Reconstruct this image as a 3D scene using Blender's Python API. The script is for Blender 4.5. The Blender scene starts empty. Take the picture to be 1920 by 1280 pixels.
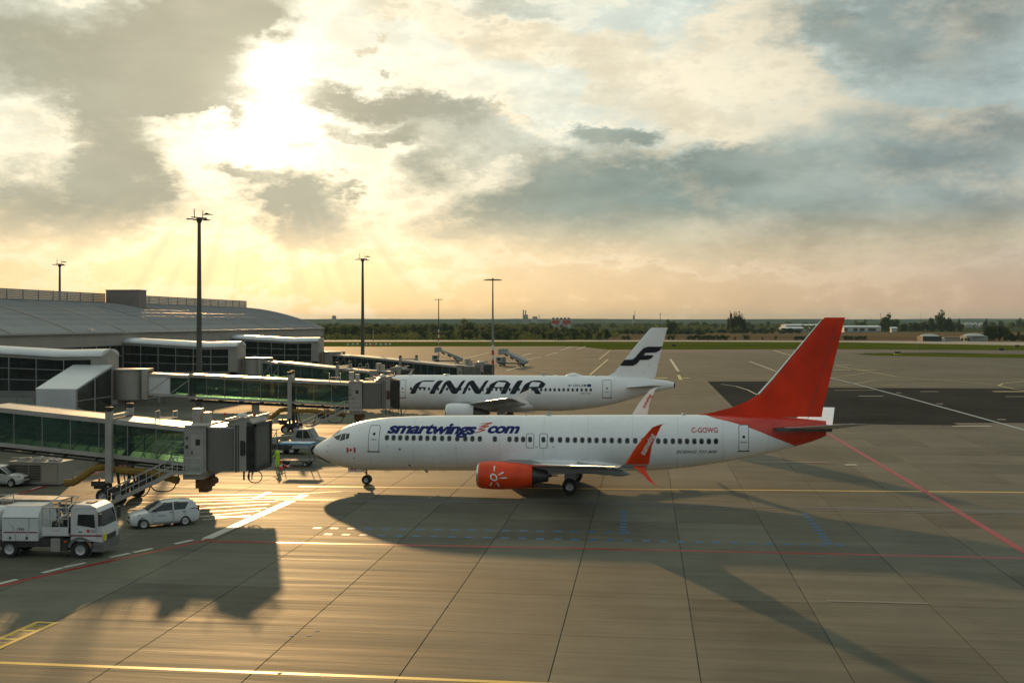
import bpy, bmesh, math, random
from mathutils import Vector, Matrix
from mathutils.geometry import tessellate_polygon
random.seed(7)
R_ = math.radians
PI = math.pi
scene = bpy.context.scene
COL = scene.collection

# ---------------------------------------------------------------- camera
# world: X runs along the parked aircraft (nose -> tail), Y along the long slab joints, metres
H_CAM, YAW, FPX, HOR = 12.2, math.atan(250 / 2100), 2100.0, 603.0
SY, CY = math.sin(YAW), math.cos(YAW)
cam_d = bpy.data.cameras.new('camera')
cam = bpy.data.objects.new('camera', cam_d)
COL.objects.link(cam)
cam.location = (0, 0, H_CAM)
cam.rotation_euler = (R_(90), 0, YAW)
cam_d.sensor_width = 36
cam_d.lens = 36 * FPX / 1920
cam_d.shift_y = -37 / 1920
cam_d.clip_start = 0.5
cam_d.clip_end = 60000
scene.camera = cam

# ---------------------------------------------------------------- light
SUN_EL, SUN_AZ = R_(11.1), R_(-19.9)        # azimuth counted from +Y towards +X
S_DIR = Vector((math.sin(SUN_AZ) * math.cos(SUN_EL), math.cos(SUN_AZ) * math.cos(SUN_EL), math.sin(SUN_EL)))
sun_d = bpy.data.lights.new('sun', 'SUN')
sun_d.energy = 4.0
sun_d.angle = R_(0.9)
sun_d.color = (1.0, 0.60, 0.25)
sun = bpy.data.objects.new('sun', sun_d)
COL.objects.link(sun)
sun.rotation_euler = S_DIR.to_track_quat('Z', 'Y').to_euler()
scene.view_settings.view_transform = 'Standard'
scene.view_settings.look = 'None'
scene.view_settings.exposure = 0.0
scene.view_settings.gamma = 1.0
scene.view_settings.use_curve_mapping = False

class NT:
    """small helper around a node tree"""
    def __init__(s, tree):
        s.t = tree; s.n = tree.nodes; s.l = tree.links
    def node(s, typ, **kw):
        nd = s.n.new(typ)
        for k, v in kw.items(): setattr(nd, k, v)
        return nd
    def set(s, sock, v):
        if hasattr(v, 'is_linked') or isinstance(v, bpy.types.NodeSocket): s.l.new(v, sock)
        else: sock.default_value = v
    def m(s, op, a, b=None, c=None, clamp=False):
        nd = s.n.new('ShaderNodeMath'); nd.operation = op; nd.use_clamp = clamp
        s.set(nd.inputs[0], a)
        if b is not None: s.set(nd.inputs[1], b)
        if c is not None: s.set(nd.inputs[2], c)
        return nd.outputs[0]
    def vm(s, op, a, b=None, scale=None):
        nd = s.n.new('ShaderNodeVectorMath'); nd.operation = op
        s.set(nd.inputs[0], a)
        if b is not None: s.set(nd.inputs[1], b)
        if scale is not None: s.set(nd.inputs[3], scale)
        return nd.outputs[1] if op == 'DOT_PRODUCT' else nd.outputs[0]
    def comb(s, x, y, z):
        nd = s.n.new('ShaderNodeCombineXYZ')
        s.set(nd.inputs[0], x); s.set(nd.inputs[1], y); s.set(nd.inputs[2], z)
        return nd.outputs[0]
    def sep(s, v):
        nd = s.n.new('ShaderNodeSeparateXYZ'); s.l.new(v, nd.inputs[0]); return nd.outputs
    def noise(s, vec, scale, detail=4, rough=0.5, dist=0.0, out=0):
        nd = s.n.new('ShaderNodeTexNoise')
        s.l.new(vec, nd.inputs['Vector'])
        s.set(nd.inputs['Scale'], scale); s.set(nd.inputs['Detail'], detail)
        s.set(nd.inputs['Roughness'], rough); s.set(nd.inputs['Distortion'], dist)
        return nd.outputs[out]
    def smooth(s, v, lo, hi, a=0.0, b=1.0):
        nd = s.n.new('ShaderNodeMapRange'); nd.interpolation_type = 'SMOOTHSTEP'
        s.set(nd.inputs[0], v); s.set(nd.inputs[1], lo); s.set(nd.inputs[2], hi)
        s.set(nd.inputs[3], a); s.set(nd.inputs[4], b)
        return nd.outputs[0]
    def mix(s, f, a, b, mode='MIX'):
        nd = s.n.new('ShaderNodeMix'); nd.data_type = 'RGBA'; nd.blend_type = mode
        s.set(nd.inputs[0], f)
        for sock, v in ((nd.inputs[6], a), (nd.inputs[7], b)):
            if isinstance(v, (tuple, list)): v = (*v[:3], 1.0)
            s.set(sock, v)
        return nd.outputs[2]

def build_world():
    w = bpy.data.worlds.new('World'); scene.world = w; w.use_nodes = True
    t = NT(w.node_tree); t.n.clear()
    out = t.node('ShaderNodeOutputWorld'); bg = t.node('ShaderNodeBackground')
    t.l.new(bg.outputs[0], out.inputs[0])
    sky = t.node('ShaderNodeTexSky', sky_type='NISHITA')
    sky.sun_disc = False; sky.sun_elevation = SUN_EL; sky.sun_rotation = SUN_AZ
    sky.air_density = 1.0; sky.dust_density = 2.0; sky.ozone_density = 1.0
    nish = t.vm('SCALE', sky.outputs[0], scale=0.07)
    g = t.node('ShaderNodeTexCoord').outputs['Generated']
    d = t.vm('NORMALIZE', g)
    x, y, z = t.sep(d)
    el = t.m('ARCSINE', z)
    # azimuth from the viewing heading of the terrace, radians, + to the right
    az0 = t.m('ARCTAN2', x, y)
    az = t.m('ADD', az0, YAW)
    # ragged edges: the two angles are pushed about by turbulent noise, stretched along the horizon
    q = t.comb(t.m('MULTIPLY', x, 1.0), t.m('MULTIPLY', y, 1.0), t.m('MULTIPLY', z, 2.2))
    w1 = t.vm('SUBTRACT', t.noise(q, 6.5, 6, 0.70, out=1), (0.5, 0.5, 0.5))
    w2 = t.vm('SUBTRACT', t.noise(q, 17.0, 4, 0.65, out=1), (0.5, 0.5, 0.5))
    wx, wy, _ = t.sep(t.vm('ADD', t.vm('SCALE', w1, scale=0.16), t.vm('SCALE', w2, scale=0.055)))
    u = t.m('ADD', az, wx); v = t.m('ADD', el, t.m('MULTIPLY', wy, 0.62))
    def blob(px, py, a, b, amp, rot=0.0):
        # centre and radii in degrees-of-view terms, given as picture-plane offsets / focal length
        u0 = math.atan((px - 960) / FPX); r = math.hypot(FPX, px - 960)
        v0 = math.atan((HOR - py) / r); a /= FPX; b /= FPX
        du = t.m('SUBTRACT', u, u0); dv = t.m('SUBTRACT', v, v0)
        if rot:
            c, s_ = math.cos(rot), math.sin(rot)
            du, dv = (t.m('ADD', t.m('MULTIPLY', du, c), t.m('MULTIPLY', dv, s_)),
                      t.m('SUBTRACT', t.m('MULTIPLY', dv, c), t.m('MULTIPLY', du, s_)))
        e = t.m('ADD', t.m('POWER', t.m('ABSOLUTE', t.m('DIVIDE', du, a)), 2.4),
                t.m('POWER', t.m('ABSOLUTE', t.m('DIVIDE', dv, b)), 2.4))
        return t.m('MULTIPLY', t.m('EXPONENT', t.m('MULTIPLY', e, -1.0)), amp)
    def total(lst):
        acc = None
        for p in lst:
            bb = blob(*p); acc = bb if acc is None else t.m('ADD', acc, bb)
        return acc
    dark = total([(70, 95, 330, 105, 0.95), (60, 390, 160, 62, 0.8), (205, 270, 75, 95, 0.85),
                  (600, 405, 120, 50, 0.8, -0.25), (370, 160, 70, 50, 0.5), (420, 20, 130, 60, 0.8),
                  (330, 410, 160, 35, 0.25), (740, 205, 210, 26, 1.0, -0.13), (830, 265, 140, 28, 0.5, -0.1),
                  (480, 330, 60, 14, 0.5), (410, 330, 40, 14, 0.4), (350, 205, 70, 10, 0.6), (725, 130, 12, 10, 0.55),
                  (1150, 238, 64, 22, 1.2), (1085, 325, 170, 60, 0.8), (830, 310, 60, 30, 0.5),
                  (1400, 305, 100, 30, 0.6), (1290, 375, 320, 55, 0.7), (1500, 418, 480, 64, 1.35),
                  (1800, 300, 330, 100, 0.85), (1560, 400, 560, 58, 0.8), (1760, 70, 230, 95, 0.85),
                  (1650, 20, 240, 60, 0.5), (880, 420, 90, 22, 0.3), (540, 560, 260, 40, 0.16),
                  (1000, 10, 150, 30, 0.5), (690, 255, 90, 22, 0.7), (560, 380, 60, 40, 0.6), (250, 340, 60, 40, 0.5), (300, 120, 80, 80, 0.5), (450, 70, 70, 50, 0.45), (770, 340, 60, 30, 0.4), (560, 285, 50, 12, 0.4), (470, 60, 60, 26, 0.6), (640, 350, 22, 26, 0.6), (1060, 120, 60, 25, 0.3)])
    # general broken cloud cover everywhere else (a layer seen in perspective)
    zz = t.m('ADD', t.m('MAXIMUM', z, 0.0), 0.16)
    pl = t.comb(t.m('DIVIDE', x, zz), t.m('DIVIDE', y, zz), 0.0)
    n_lay = t.noise(pl, 1.5, 5, 0.62, 0.3)
    n_fine = t.noise(q, 9.0, 7, 0.66)
    n_tiny = t.noise(q, 26.0, 4, 0.65)
    n_mid = t.noise(q, 3.1, 5, 0.62)
    ins = t.m('MULTIPLY', t.smooth(t.m('ABSOLUTE', az), 0.48, 0.75), t.smooth(el, 0.02, 0.16))
    top = t.smooth(el, 0.3, 0.42)
    outside = t.m('MAXIMUM', ins, top)
    dens = t.m('ADD', t.m('MULTIPLY', dark, 1.22), t.m('MULTIPLY', t.smooth(n_lay, 0.36, 0.62), t.m('MULTIPLY', outside, 0.8)))
    dens = t.m('ADD', dens, t.m('MULTIPLY', t.m('SUBTRACT', n_fine, 0.5), 1.9))
    dens = t.m('ADD', dens, t.m('MULTIPLY', t.m('SUBTRACT', n_tiny, 0.5), 0.8))
    lowfade = t.smooth(el, 0.035, 0.10, 0.25, 1.0)
    c1 = t.m('MULTIPLY', t.smooth(dens, 0.02, 1.14), lowfade)            # body of cloud
    # sun proximity
    cs = t.vm('DOT_PRODUCT', d, tuple(S_DIR))
    # the brightest gap in the cloud sits a little right of and above the lamp direction
    px0, py0 = 492, 195
    r0 = math.hypot(FPX, px0 - 960); a0 = math.atan((px0 - 960) / FPX) - YAW; e0 = math.atan((HOR - py0) / r0)
    G = (math.sin(a0) * math.cos(e0), math.cos(a0) * math.cos(e0), math.sin(e0))
    cg = t.vm('DOT_PRODUCT', d, G)
    ang = t.m('ARCCOSINE', t.m('MINIMUM', cg, 1.0))
    glow1 = t.m('EXPONENT', t.m('MULTIPLY', t.m('POWER', t.m('DIVIDE', ang, 0.044), 2.0), -1.0))
    glow2 = t.m('EXPONENT', t.m('MULTIPLY', t.m('DIVIDE', ang, 0.20), -1.0))
    glow3 = t.m('EXPONENT', t.m('MULTIPLY', t.m('DIVIDE', ang, 0.75), -1.0))
    # clear part: pale blue-green above, gold near the horizon, pink-tan to the far right
    side = t.smooth(az, -0.1, 0.5)
    hor_c = t.mix(side, (0.72, 0.515, 0.29), (0.58, 0.40, 0.29))
    up_c = t.mix(side, (0.68, 0.76, 0.68), (0.62, 0.76, 0.74))
    back = t.smooth(cs, 0.6, -0.6)
    up_c = t.mix(back, up_c, (0.46, 0.60, 0.68))
    hor_c = t.mix(back, hor_c, (0.42, 0.44, 0.46))
    clear = t.mix(t.smooth(el, 0.0, 0.17), hor_c, up_c)
    clear = t.mix(0.15, clear, nish)
    # white cumulus veil inside the clear part
    veil = t.m('MULTIPLY', t.smooth(t.m('ADD', n_mid, t.m('MULTIPLY', t.m('SUBTRACT', n_fine, 0.5), 0.9)), 0.46, 0.66),
               t.smooth(el, 0.05, 0.14))
    white = t.mix(glow3, (0.90, 0.83, 0.66), (0.82, 0.69, 0.46))
    puffs = total([(1010, 95, 170, 60, 1.0), (1290, 200, 110, 110, 0.9), (1440, 150, 100, 120, 0.9), (1390, 40, 90, 50, 0.8), (1480, 215, 160, 60, 0.9),
                   (1700, 235, 190, 36, 0.9), (880, 60, 70, 50, 0.7), (690, 82, 26, 12, 1.1), (1160, 130, 70, 70, 0.7), (740, 20, 120, 30, 0.8), (120, 255, 130, 36, 0.9),
                   (1000, 300, 120, 30, 0.8), (1830, 250, 100, 40, 0.8), (1150, 290, 90, 14, 0.7), (940, 215, 70, 12, 0.9), (1840, 360, 40, 14, 0.6)])
    pf = t.m('MULTIPLY', t.smooth(t.m('ADD', puffs, t.m('MULTIPLY', t.m('SUBTRACT', n_fine, 0.5), 2.2)), 0.25, 0.95), t.smooth(puffs, 0.02, 0.3))
    veil = t.m('MAXIMUM', t.m('MULTIPLY', veil, 0.45), pf)
    shade_p = t.smooth(t.noise(q, 13.0, 5, 0.62), 0.42, 0.66)
    white = t.mix(t.m('MULTIPLY', shade_p, t.smooth(pf, 0.5, 1.0, 0.0, 0.42)), white, (0.62, 0.60, 0.49))
    clear = t.mix(t.m('MULTIPLY', veil, 0.85), clear, white)
    # grey cloud body, structured, bluer to the right
    gl = t.mix(t.smooth(az, -0.25, 0.12), (0.37, 0.40, 0.30), (0.225, 0.315, 0.295))
    gl = t.mix(t.smooth(az, 0.1, 0.45), gl, (0.255, 0.315, 0.315))
    gl = t.mix(t.smooth(el, 0.11, 0.05), gl, (0.52, 0.42, 0.24))
    gl = t.mix(t.smooth(n_mid, 0.35, 0.68), gl, t.mix(0.35, gl, (0.62, 0.62, 0.50)))
    gl = t.mix(t.m('MULTIPLY', t.smooth(n_fine, 0.5, 0.72), 0.5), gl, (0.66, 0.60, 0.46))
    tex = t.m('ADD', 0.80, t.m('ADD', t.m('MULTIPLY', t.smooth(t.m('ADD', t.m('MULTIPLY', n_fine, 0.6), t.m('MULTIPLY', n_tiny, 0.4)), 0.38, 0.62), 0.30), t.m('MULTIPLY', t.smooth(n_mid, 0.35, 0.65), 0.12)))
    gl = t.vm('SCALE', gl, scale=t.m('ADD', 0.78, t.m('MULTIPLY', t.smooth(t.noise(q, 6.5, 6, 0.62), 0.33, 0.67), 0.42)))
    clear = t.vm('SCALE', clear, scale=t.m('ADD', 1.0, t.m('MULTIPLY', t.m('SUBTRACT', tex, 1.0), t.smooth(el, 0.03, 0.09, 0.35, 1.0))))
    near = t.m('EXPONENT', t.m('MULTIPLY', t.m('POWER', t.m('DIVIDE', ang, 0.24), 2.0), -1.0))
    gl = t.mix(t.m('MULTIPLY', near, 0.75), gl, (0.54, 0.48, 0.34))
    col = t.mix(c1, clear, gl)
    # silver lining on thin cloud near the gap
    rim = t.m('MULTIPLY', t.m('MULTIPLY', t.smooth(dens, 0.02, 0.22), t.smooth(dens, 0.5, 0.22)), t.m('MULTIPLY', glow2, 0.9))
    col = t.mix(rim, col, (1.3, 1.15, 0.85))
    # glow through the cloud
    thin = t.m('SUBTRACT', 1.0, t.m('MULTIPLY', c1, 0.72))
    add1 = t.vm('SCALE', (1.0, 0.92, 0.74), scale=t.m('MULTIPLY', t.m('MULTIPLY', glow1, thin), 1.1))
    add2 = t.vm('SCALE', (1.0, 0.82, 0.52), scale=t.m('MULTIPLY', t.m('MULTIPLY', t.m('MULTIPLY', glow2, t.smooth(el, 0.0, 0.14, 0.4, 1.0)), thin), 0.10))
    add3 = t.vm('SCALE', (0.25, 0.22, 0.14), scale=t.m('MULTIPLY', glow3, 0.10))
    col = t.vm('ADD', t.vm('ADD', col, add1), t.vm('ADD', add2, add3))
    # slant shafts of light under the cloud base, right of the gap
    sh = t.noise(t.comb(t.m('MULTIPLY', t.m('ARCTAN2', t.m('SUBTRACT', az, math.atan((px0 - 960) / FPX)),
                                       t.m('SUBTRACT', e0 + 0.02, el)), 1.0), 0.0, 0.0), 9.0, 3, 0.5)
    shm = t.m('MULTIPLY', t.m('MULTIPLY', t.smooth(el, 0.0, 0.04), t.smooth(el, 0.12, 0.06)), t.smooth(ang, 0.5, 0.2))
    col = t.mix(t.m('MULTIPLY', t.m('MULTIPLY', t.smooth(sh, 0.42, 0.66), shm), 0.38), col, (0.96, 0.75, 0.43))
    # the vault dims smoothly away from the sun
    fall = t.smooth(cs, 0.80, -0.1, 1.0, 0.86)
    col = t.vm('SCALE', col, scale=fall)
    # below the horizon: dull ground tone
    col = t.mix(t.smooth(z, -0.002, -0.03), col, (0.10, 0.10, 0.07))
    t.l.new(col, bg.inputs[0]); bg.inputs[1].default_value = 1.0
build_world()

# ---------------------------------------------------------------- helpers
def gp(px, py, z=0.0):
    """ground point for a sight line (survey helper used to read positions off the photograph)"""
    F = FPX * (H_CAM - z) / (py - HOR); Rr = (px - 960) / FPX * F
    return Vector((Rr * CY - F * SY, Rr * SY + F * CY, z))
def plane_pt(px, py, Y):
    """point of the vertical plane Y = const on a sight line: returns world X and z"""
    k = (px - 1210) * CY / FPX
    F = Y * CY / (1 + k * SY)
    return k * F, H_CAM - (py - HOR) * F / FPX
def at(px, F, z=0.0):
    Rr = (px - 960) / FPX * F
    return Vector((Rr * CY - F * SY, Rr * SY + F * CY, z))

class MB:
    def __init__(s): s.v = []; s.f = []; s.mi = []; s.cur = 0
    def add(s, vs, fs):
        o = len(s.v); s.v += [tuple(p) for p in vs]
        for f in fs: s.f.append(tuple(i + o for i in f)); s.mi.append(s.cur)
        return s
    def box(s, x0, x1, y0, y1, z0, z1, fn=None):
        vs = [(x, y, z) for z in (z0, z1) for x, y in ((x0, y0), (x1, y0), (x1, y1), (x0, y1))]
        if fn: vs = [fn(*p) for p in vs]
        return s.add(vs, [(3, 2, 1, 0), (4, 5, 6, 7), (0, 1, 5, 4), (1, 2, 6, 5), (2, 3, 7, 6), (3, 0, 4, 7)])
    def cbox(s, c, d, rz=0):
        cc, ss = math.cos(rz), math.sin(rz)
        fn = lambda x, y, z: (c[0] + x * cc - y * ss, c[1] + x * ss + y * cc, c[2] + z)
        return s.box(-d[0] / 2, d[0] / 2, -d[1] / 2, d[1] / 2, -d[2] / 2, d[2] / 2, fn)
    def loft(s, rings, cap=(True, True), closed=True):
        n = len(rings[0]); o = len(s.v); fs = []
        for r in rings: s.v += [tuple(p) for p in r]
        for i in range(len(rings) - 1):
            for j in range(n if closed else n - 1):
                k = (j + 1) % n
                s.f.append((o + i * n + j, o + i * n + k, o + (i + 1) * n + k, o + (i + 1) * n + j)); s.mi.append(s.cur)
        if cap[0]: s.f.append(tuple(o + j for j in reversed(range(n)))); s.mi.append(s.cur)
        if cap[1]: s.f.append(tuple(o + (len(rings) - 1) * n + j for j in range(n))); s.mi.append(s.cur)
        return s
    def cyl(s, p0, p1, r0, r1=None, n=10, cap=(True, True)):
        r1 = r0 if r1 is None else r1
        p0, p1 = Vector(p0), Vector(p1); a = (p1 - p0).normalized()
        b = a.orthogonal().normalized(); c = a.cross(b)
        ring = lambda p, r: [p + (b * math.cos(2 * PI * i / n) + c * math.sin(2 * PI * i / n)) * r for i in range(n)]
        return s.loft([ring(p0, r0), ring(p1, r1)], cap)
    def bar(s, p0, p1, w, h=None):
        h = h or w
        p0, p1 = Vector(p0), Vector(p1); a = (p1 - p0).normalized()
        up = Vector((0, 0, 1)) if abs(a.z) < 0.95 else Vector((0, 1, 0))
        b = a.cross(up).normalized(); c = b.cross(a)
        ring = lambda p: [p + b * i * w / 2 + c * j * h / 2 for i, j in ((-1, -1), (1, -1), (1, 1), (-1, 1))]
        return s.loft([ring(p0), ring(p1)])
    def tube(s, pts, r, n=6):
        rings = []
        P = [Vector(p) for p in pts]
        for i, p in enumerate(P):
            a = (P[min(i + 1, len(P) - 1)] - P[max(i - 1, 0)]).normalized()
            b = a.cross(Vector((0.13, 0.31, 0.94))).normalized(); c = a.cross(b)
            rr = r[i] if isinstance(r, (list, tuple)) else r
            rings.append([p + (b * math.cos(2 * PI * k / n) + c * math.sin(2 * PI * k / n)) * rr for k in range(n)])
        return s.loft(rings)
    def prism(s, poly, y0, y1, fn=None):
        """polygon in x,z extruded along y"""
        a = [(p[0], y0, p[1]) for p in poly]; b = [(p[0], y1, p[1]) for p in poly]
        if fn: a = [fn(*p) for p in a]; b = [fn(*p) for p in b]
        return s.loft([a, b])
    def flat(s, pts, z=None):
        return s.add([(p[0], p[1], z if z is not None else p[2]) for p in pts], [tuple(range(len(pts)))])
    def revolve(s, prof, c=(0, 0, 0), n=16, axis='z', cap=(False, False)):
        rings = []
        for r, h in prof:
            ring = []
            for i in range(n):
                a = 2 * PI * i / n
                if axis == 'z': ring.append((c[0] + r * math.cos(a), c[1] + r * math.sin(a), c[2] + h))
                elif axis == 'y': ring.append((c[0] + r * math.sin(a), c[1] + h, c[2] + r * math.cos(a)))
                else: ring.append((c[0] + h, c[1] + r * math.cos(a), c[2] + r * math.sin(a)))
            rings.append(ring)
        return s.loft(rings, cap)
    def build(s, name, mats, parent=None, smooth=None, fix=True, loc=None, rz=None):
        me = bpy.data.meshes.new(name)
        me.from_pydata(s.v, [], s.f)
        if not isinstance(mats, (list, tuple)): mats = [mats]
        for m_ in mats: me.materials.append(m_)
        if len(mats) > 1:
            me.polygons.foreach_set('material_index', s.mi)
        me.update()
        if fix:
            bm = bmesh.new(); bm.from_mesh(me)
            bmesh.ops.recalc_face_normals(bm, faces=bm.faces)
            bm.to_mesh(me); bm.free()
        if smooth is not None:
            me.polygons.foreach_set('use_smooth', [True] * len(me.polygons))
            me.set_sharp_from_angle(angle=R_(smooth))
        o = bpy.data.objects.new(name, me); COL.objects.link(o)
        if parent: o.parent = parent
        if loc is not None: o.location = loc
        if rz is not None: o.rotation_euler = (0, 0, rz)
        return o

def tag(o, label=None, cat=None, group=None, kind=None):
    if label: o['label'] = label
    if cat: o['category'] = cat
    if group: o['group'] = group
    if kind: o['kind'] = kind
    return o
def thing(name, label, cat, loc=(0, 0, 0), rz=0.0, group=None):
    o = bpy.data.objects.new(name, None); COL.objects.link(o)
    o.empty_display_size = 0.5
    o.location = loc; o.rotation_euler = (0, 0, rz)
    return tag(o, label, cat, group)
KIDS = {}
def link_copy(src, parent=None, loc=None, rz=None, label=None, scale=None):
    c = src.copy(); COL.objects.link(c)
    if parent is not None: c.parent = parent
    if loc is not None: c.location = loc
    if rz is not None: c.rotation_euler = (0, 0, rz)
    if scale is not None: c.scale = scale
    if label: c['label'] = label
    return c
def copy_tree(root, loc, rz=0.0, label=None, scale=None):
    r = link_copy(root, None, loc, rz, label, scale)
    for ch in list(root.children):
        c = link_copy(ch, r)
        for g in list(ch.children): link_copy(g, c)
    return r
def inst(name, src, parent, loc=(0, 0, 0), rz=0.0, scale=None):
    """a further piece that shares src's mesh"""
    o = bpy.data.objects.new(name, src.data); COL.objects.link(o)
    o.parent = parent; o.location = loc; o.rotation_euler = (0, 0, rz)
    if scale: o.scale = scale
    return o

# ---------------------------------------------------------------- materials
def mat(name, rgb, rough=0.5, metal=0.0, var=0.12, scale=0.8, bump=0.0, bscale=6.0, spec=0.5, coat=0.0, streak=None, dirt=0.0, world=False):
    m = bpy.data.materials.new(name); m.use_nodes = True
    t = NT(m.node_tree); b = t.n['Principled BSDF']
    tc = t.node('ShaderNodeTexCoord').outputs['Object']
    if world: tc = t.node('ShaderNodeNewGeometry').outputs['Position']
    if streak: tc = t.vm('MULTIPLY', tc, streak)
    n1 = t.noise(tc, scale, 6, 0.6)
    dark = tuple(c * (1 - var) for c in rgb); light = tuple(min(1, c * (1 + var)) for c in rgb)
    col = t.mix(t.smooth(n1, 0.32, 0.68), dark, light)
    if dirt:
        n2 = t.noise(tc, scale * 3.7, 8, 0.7)
        col = t.mix(t.m('MULTIPLY', t.smooth(n2, 0.48, 0.72), dirt), col, tuple(c * 0.45 for c in rgb))
    t.l.new(col, b.inputs['Base Color'])
    t.set(b.inputs['Roughness'], t.smooth(n1, 0.3, 0.7, max(0.02, rough * 0.88), min(1, rough * 1.12)))
    b.inputs['Metallic'].default_value = metal
    b.inputs['Specular IOR Level'].default_value = spec
    if coat: b.inputs['Coat Weight'].default_value = coat; b.inputs['Coat Roughness'].default_value = 0.08
    if bump:
        bp = t.node('ShaderNodeBump'); bp.inputs['Strength'].default_value = bump; bp.inputs['Distance'].default_value = 0.02
        t.l.new(t.noise(tc, bscale, 5, 0.6), bp.inputs['Height']); t.l.new(bp.outputs[0], b.inputs['Normal'])
    return m

def glass(name, tint, gloss=0.12, rough=0.05, mix_dif=0.0, dif=(0.1, 0.1, 0.1)):
    m = bpy.data.materials.new(name); m.use_nodes = True
    t = NT(m.node_tree); t.n.clear()
    out = t.node('ShaderNodeOutputMaterial')
    tr = t.node('ShaderNodeBsdfTransparent')
    tc = t.node('ShaderNodeTexCoord').outputs['Object']
    n = t.noise(tc, 0.9, 4, 0.6)
    t.l.new(t.mix(t.smooth(n, 0.35, 0.65), tuple(c * 0.86 for c in tint), tuple(min(1, c * 1.1) for c in tint)), tr.inputs[0])
    gl = t.node('ShaderNodeBsdfGlossy'); gl.inputs['Roughness'].default_value = rough
    fr = t.node('ShaderNodeFresnel'); fr.inputs[0].default_value = 1.5
    mx = t.node('ShaderNodeMixShader')
    t.l.new(t.m('ADD', t.m('MULTIPLY', fr.outputs[0], 1.0 if gloss > 0.1 else gloss * 8), gloss * 0.3, clamp=True), mx.inputs[0])
    df = t.node('ShaderNodeBsdfDiffuse'); df.inputs[0].default_value = (*dif, 1)
    mx0 = t.node('ShaderNodeMixShader'); t.set(mx0.inputs[0], t.m('MULTIPLY', t.smooth(n, 0.3, 0.7, 0.6, 1.4), mix_dif))
    t.l.new(tr.outputs[0], mx0.inputs[1]); t.l.new(df.outputs[0], mx0.inputs[2])
    t.l.new(mx0.outputs[0], mx.inputs[1]); t.l.new(gl.outputs[0], mx.inputs[2])
    t.l.new(mx.outputs[0], out.inputs[0])
    return m

def concrete(name, base=(0.128, 0.119, 0.085), per_slab=True, rough=0.67, spec=0.05):
    m = bpy.data.materials.new(name); m.use_nodes = True
    t = NT(m.node_tree); b = t.n['Principled BSDF']
    P = t.node('ShaderNodeNewGeometry').outputs['Position']
    big = t.noise(P, 0.045, 5, 0.55)
    med = t.noise(P, 0.35, 6, 0.62)
    st = t.noise(t.vm('MULTIPLY', P, (0.05, 1.3, 1.0)), 1.0, 6, 0.65)       # broom streaks, laid along X
    fine = t.noise(t.vm('MULTIPLY', P, (0.5, 6.0, 1.0)), 1.0, 5, 0.7)
    grit = t.noise(P, 9.0, 4, 0.7)
    v = t.m('ADD', t.m('MULTIPLY', t.m('SUBTRACT', big, 0.5), 0.9), t.m('MULTIPLY', t.m('SUBTRACT', med, 0.5), 0.6))
    v = t.m('ADD', v, t.m('MULTIPLY', t.m('SUBTRACT', st, 0.5), 1.15))
    v = t.m('ADD', v, t.m('MULTIPLY', t.m('SUBTRACT', fine, 0.5), 0.35))
    v = t.m('ADD', v, t.m('MULTIPLY', t.m('SUBTRACT', grit, 0.5), 0.25))
    if per_slab:
        oi = t.node('ShaderNodeObjectInfo').outputs['Random']
        v = t.m('ADD', v, t.m('MULTIPLY', t.m('SUBTRACT', oi, 0.5), 0.34))
    k = t.m('ADD', 1.0, v)
    col = t.vm('SCALE', t.mix(big, base, (base[0] * 0.9, base[1] * 0.95, base[2] * 1.05)), scale=k)
    # oil and rubber stains
    sp = t.noise(t.vm('MULTIPLY', P, (0.25, 0.8, 1.0)), 0.5, 7, 0.7)
    col = t.mix(t.m('MULTIPLY', t.smooth(sp, 0.6, 0.78), 0.55), col, (0.06, 0.06, 0.05))
    t.l.new(col, b.inputs['Base Color'])
    t.l.new(t.m('ADD', rough, t.m('MULTIPLY', t.m('SUBTRACT', st, 0.5), 0.5)), b.inputs['Roughness'])
    b.inputs['Specular IOR Level'].default_value = spec
    bp = t.node('ShaderNodeBump'); bp.inputs['Strength'].default_value = 0.5; bp.inputs['Distance'].default_value = 0.035
    t.l.new(t.m('ADD', t.m('MULTIPLY', fine, 0.6), t.m('MULTIPLY', grit, 0.25)), bp.inputs['Height'])
    bp2 = t.node('ShaderNodeBump'); bp2.inputs['Strength'].default_value = 0.6; bp2.inputs['Distance'].default_value = 0.05
    t.l.new(st, bp2.inputs['Height']); t.l.new(bp.outputs[0], bp2.inputs['Normal'])
    t.l.new(bp2.outputs[0], b.inputs['Normal'])
    return m

def paint(name, rgb, wear=0.5, rough=0.45):
    """road paint: worn so that the slab shows through"""
    m = bpy.data.materials.new(name); m.use_nodes = True
    t = NT(m.node_tree); b = t.n['Principled BSDF']
    P = t.node('ShaderNodeNewGeometry').outputs['Position']
    n = t.noise(t.vm('MULTIPLY', P, (1.5, 4.0, 1.0)), 1.6, 7, 0.7); n2 = t.noise(P, 0.6, 4, 0.6)
    f = t.m('MULTIPLY', t.smooth(t.m('ADD', n, t.m('MULTIPLY', n2, 0.4)), 0.76, 1.0), wear)
    col = t.mix(f, t.mix(n2, tuple(c * 0.8 for c in rgb), rgb), (0.2, 0.18, 0.14))
    t.l.new(col, b.inputs['Base Color']); b.inputs['Roughness'].default_value = rough; b.inputs['Specular IOR Level'].default_value = 0.18
    bp = t.node('ShaderNodeBump'); bp.inputs['Strength'].default_value = 0.3; bp.inputs['Distance'].default_value = 0.02
    t.l.new(n, bp.inputs['Height']); t.l.new(bp.outputs[0], b.inputs['Normal'])
    return m

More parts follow.
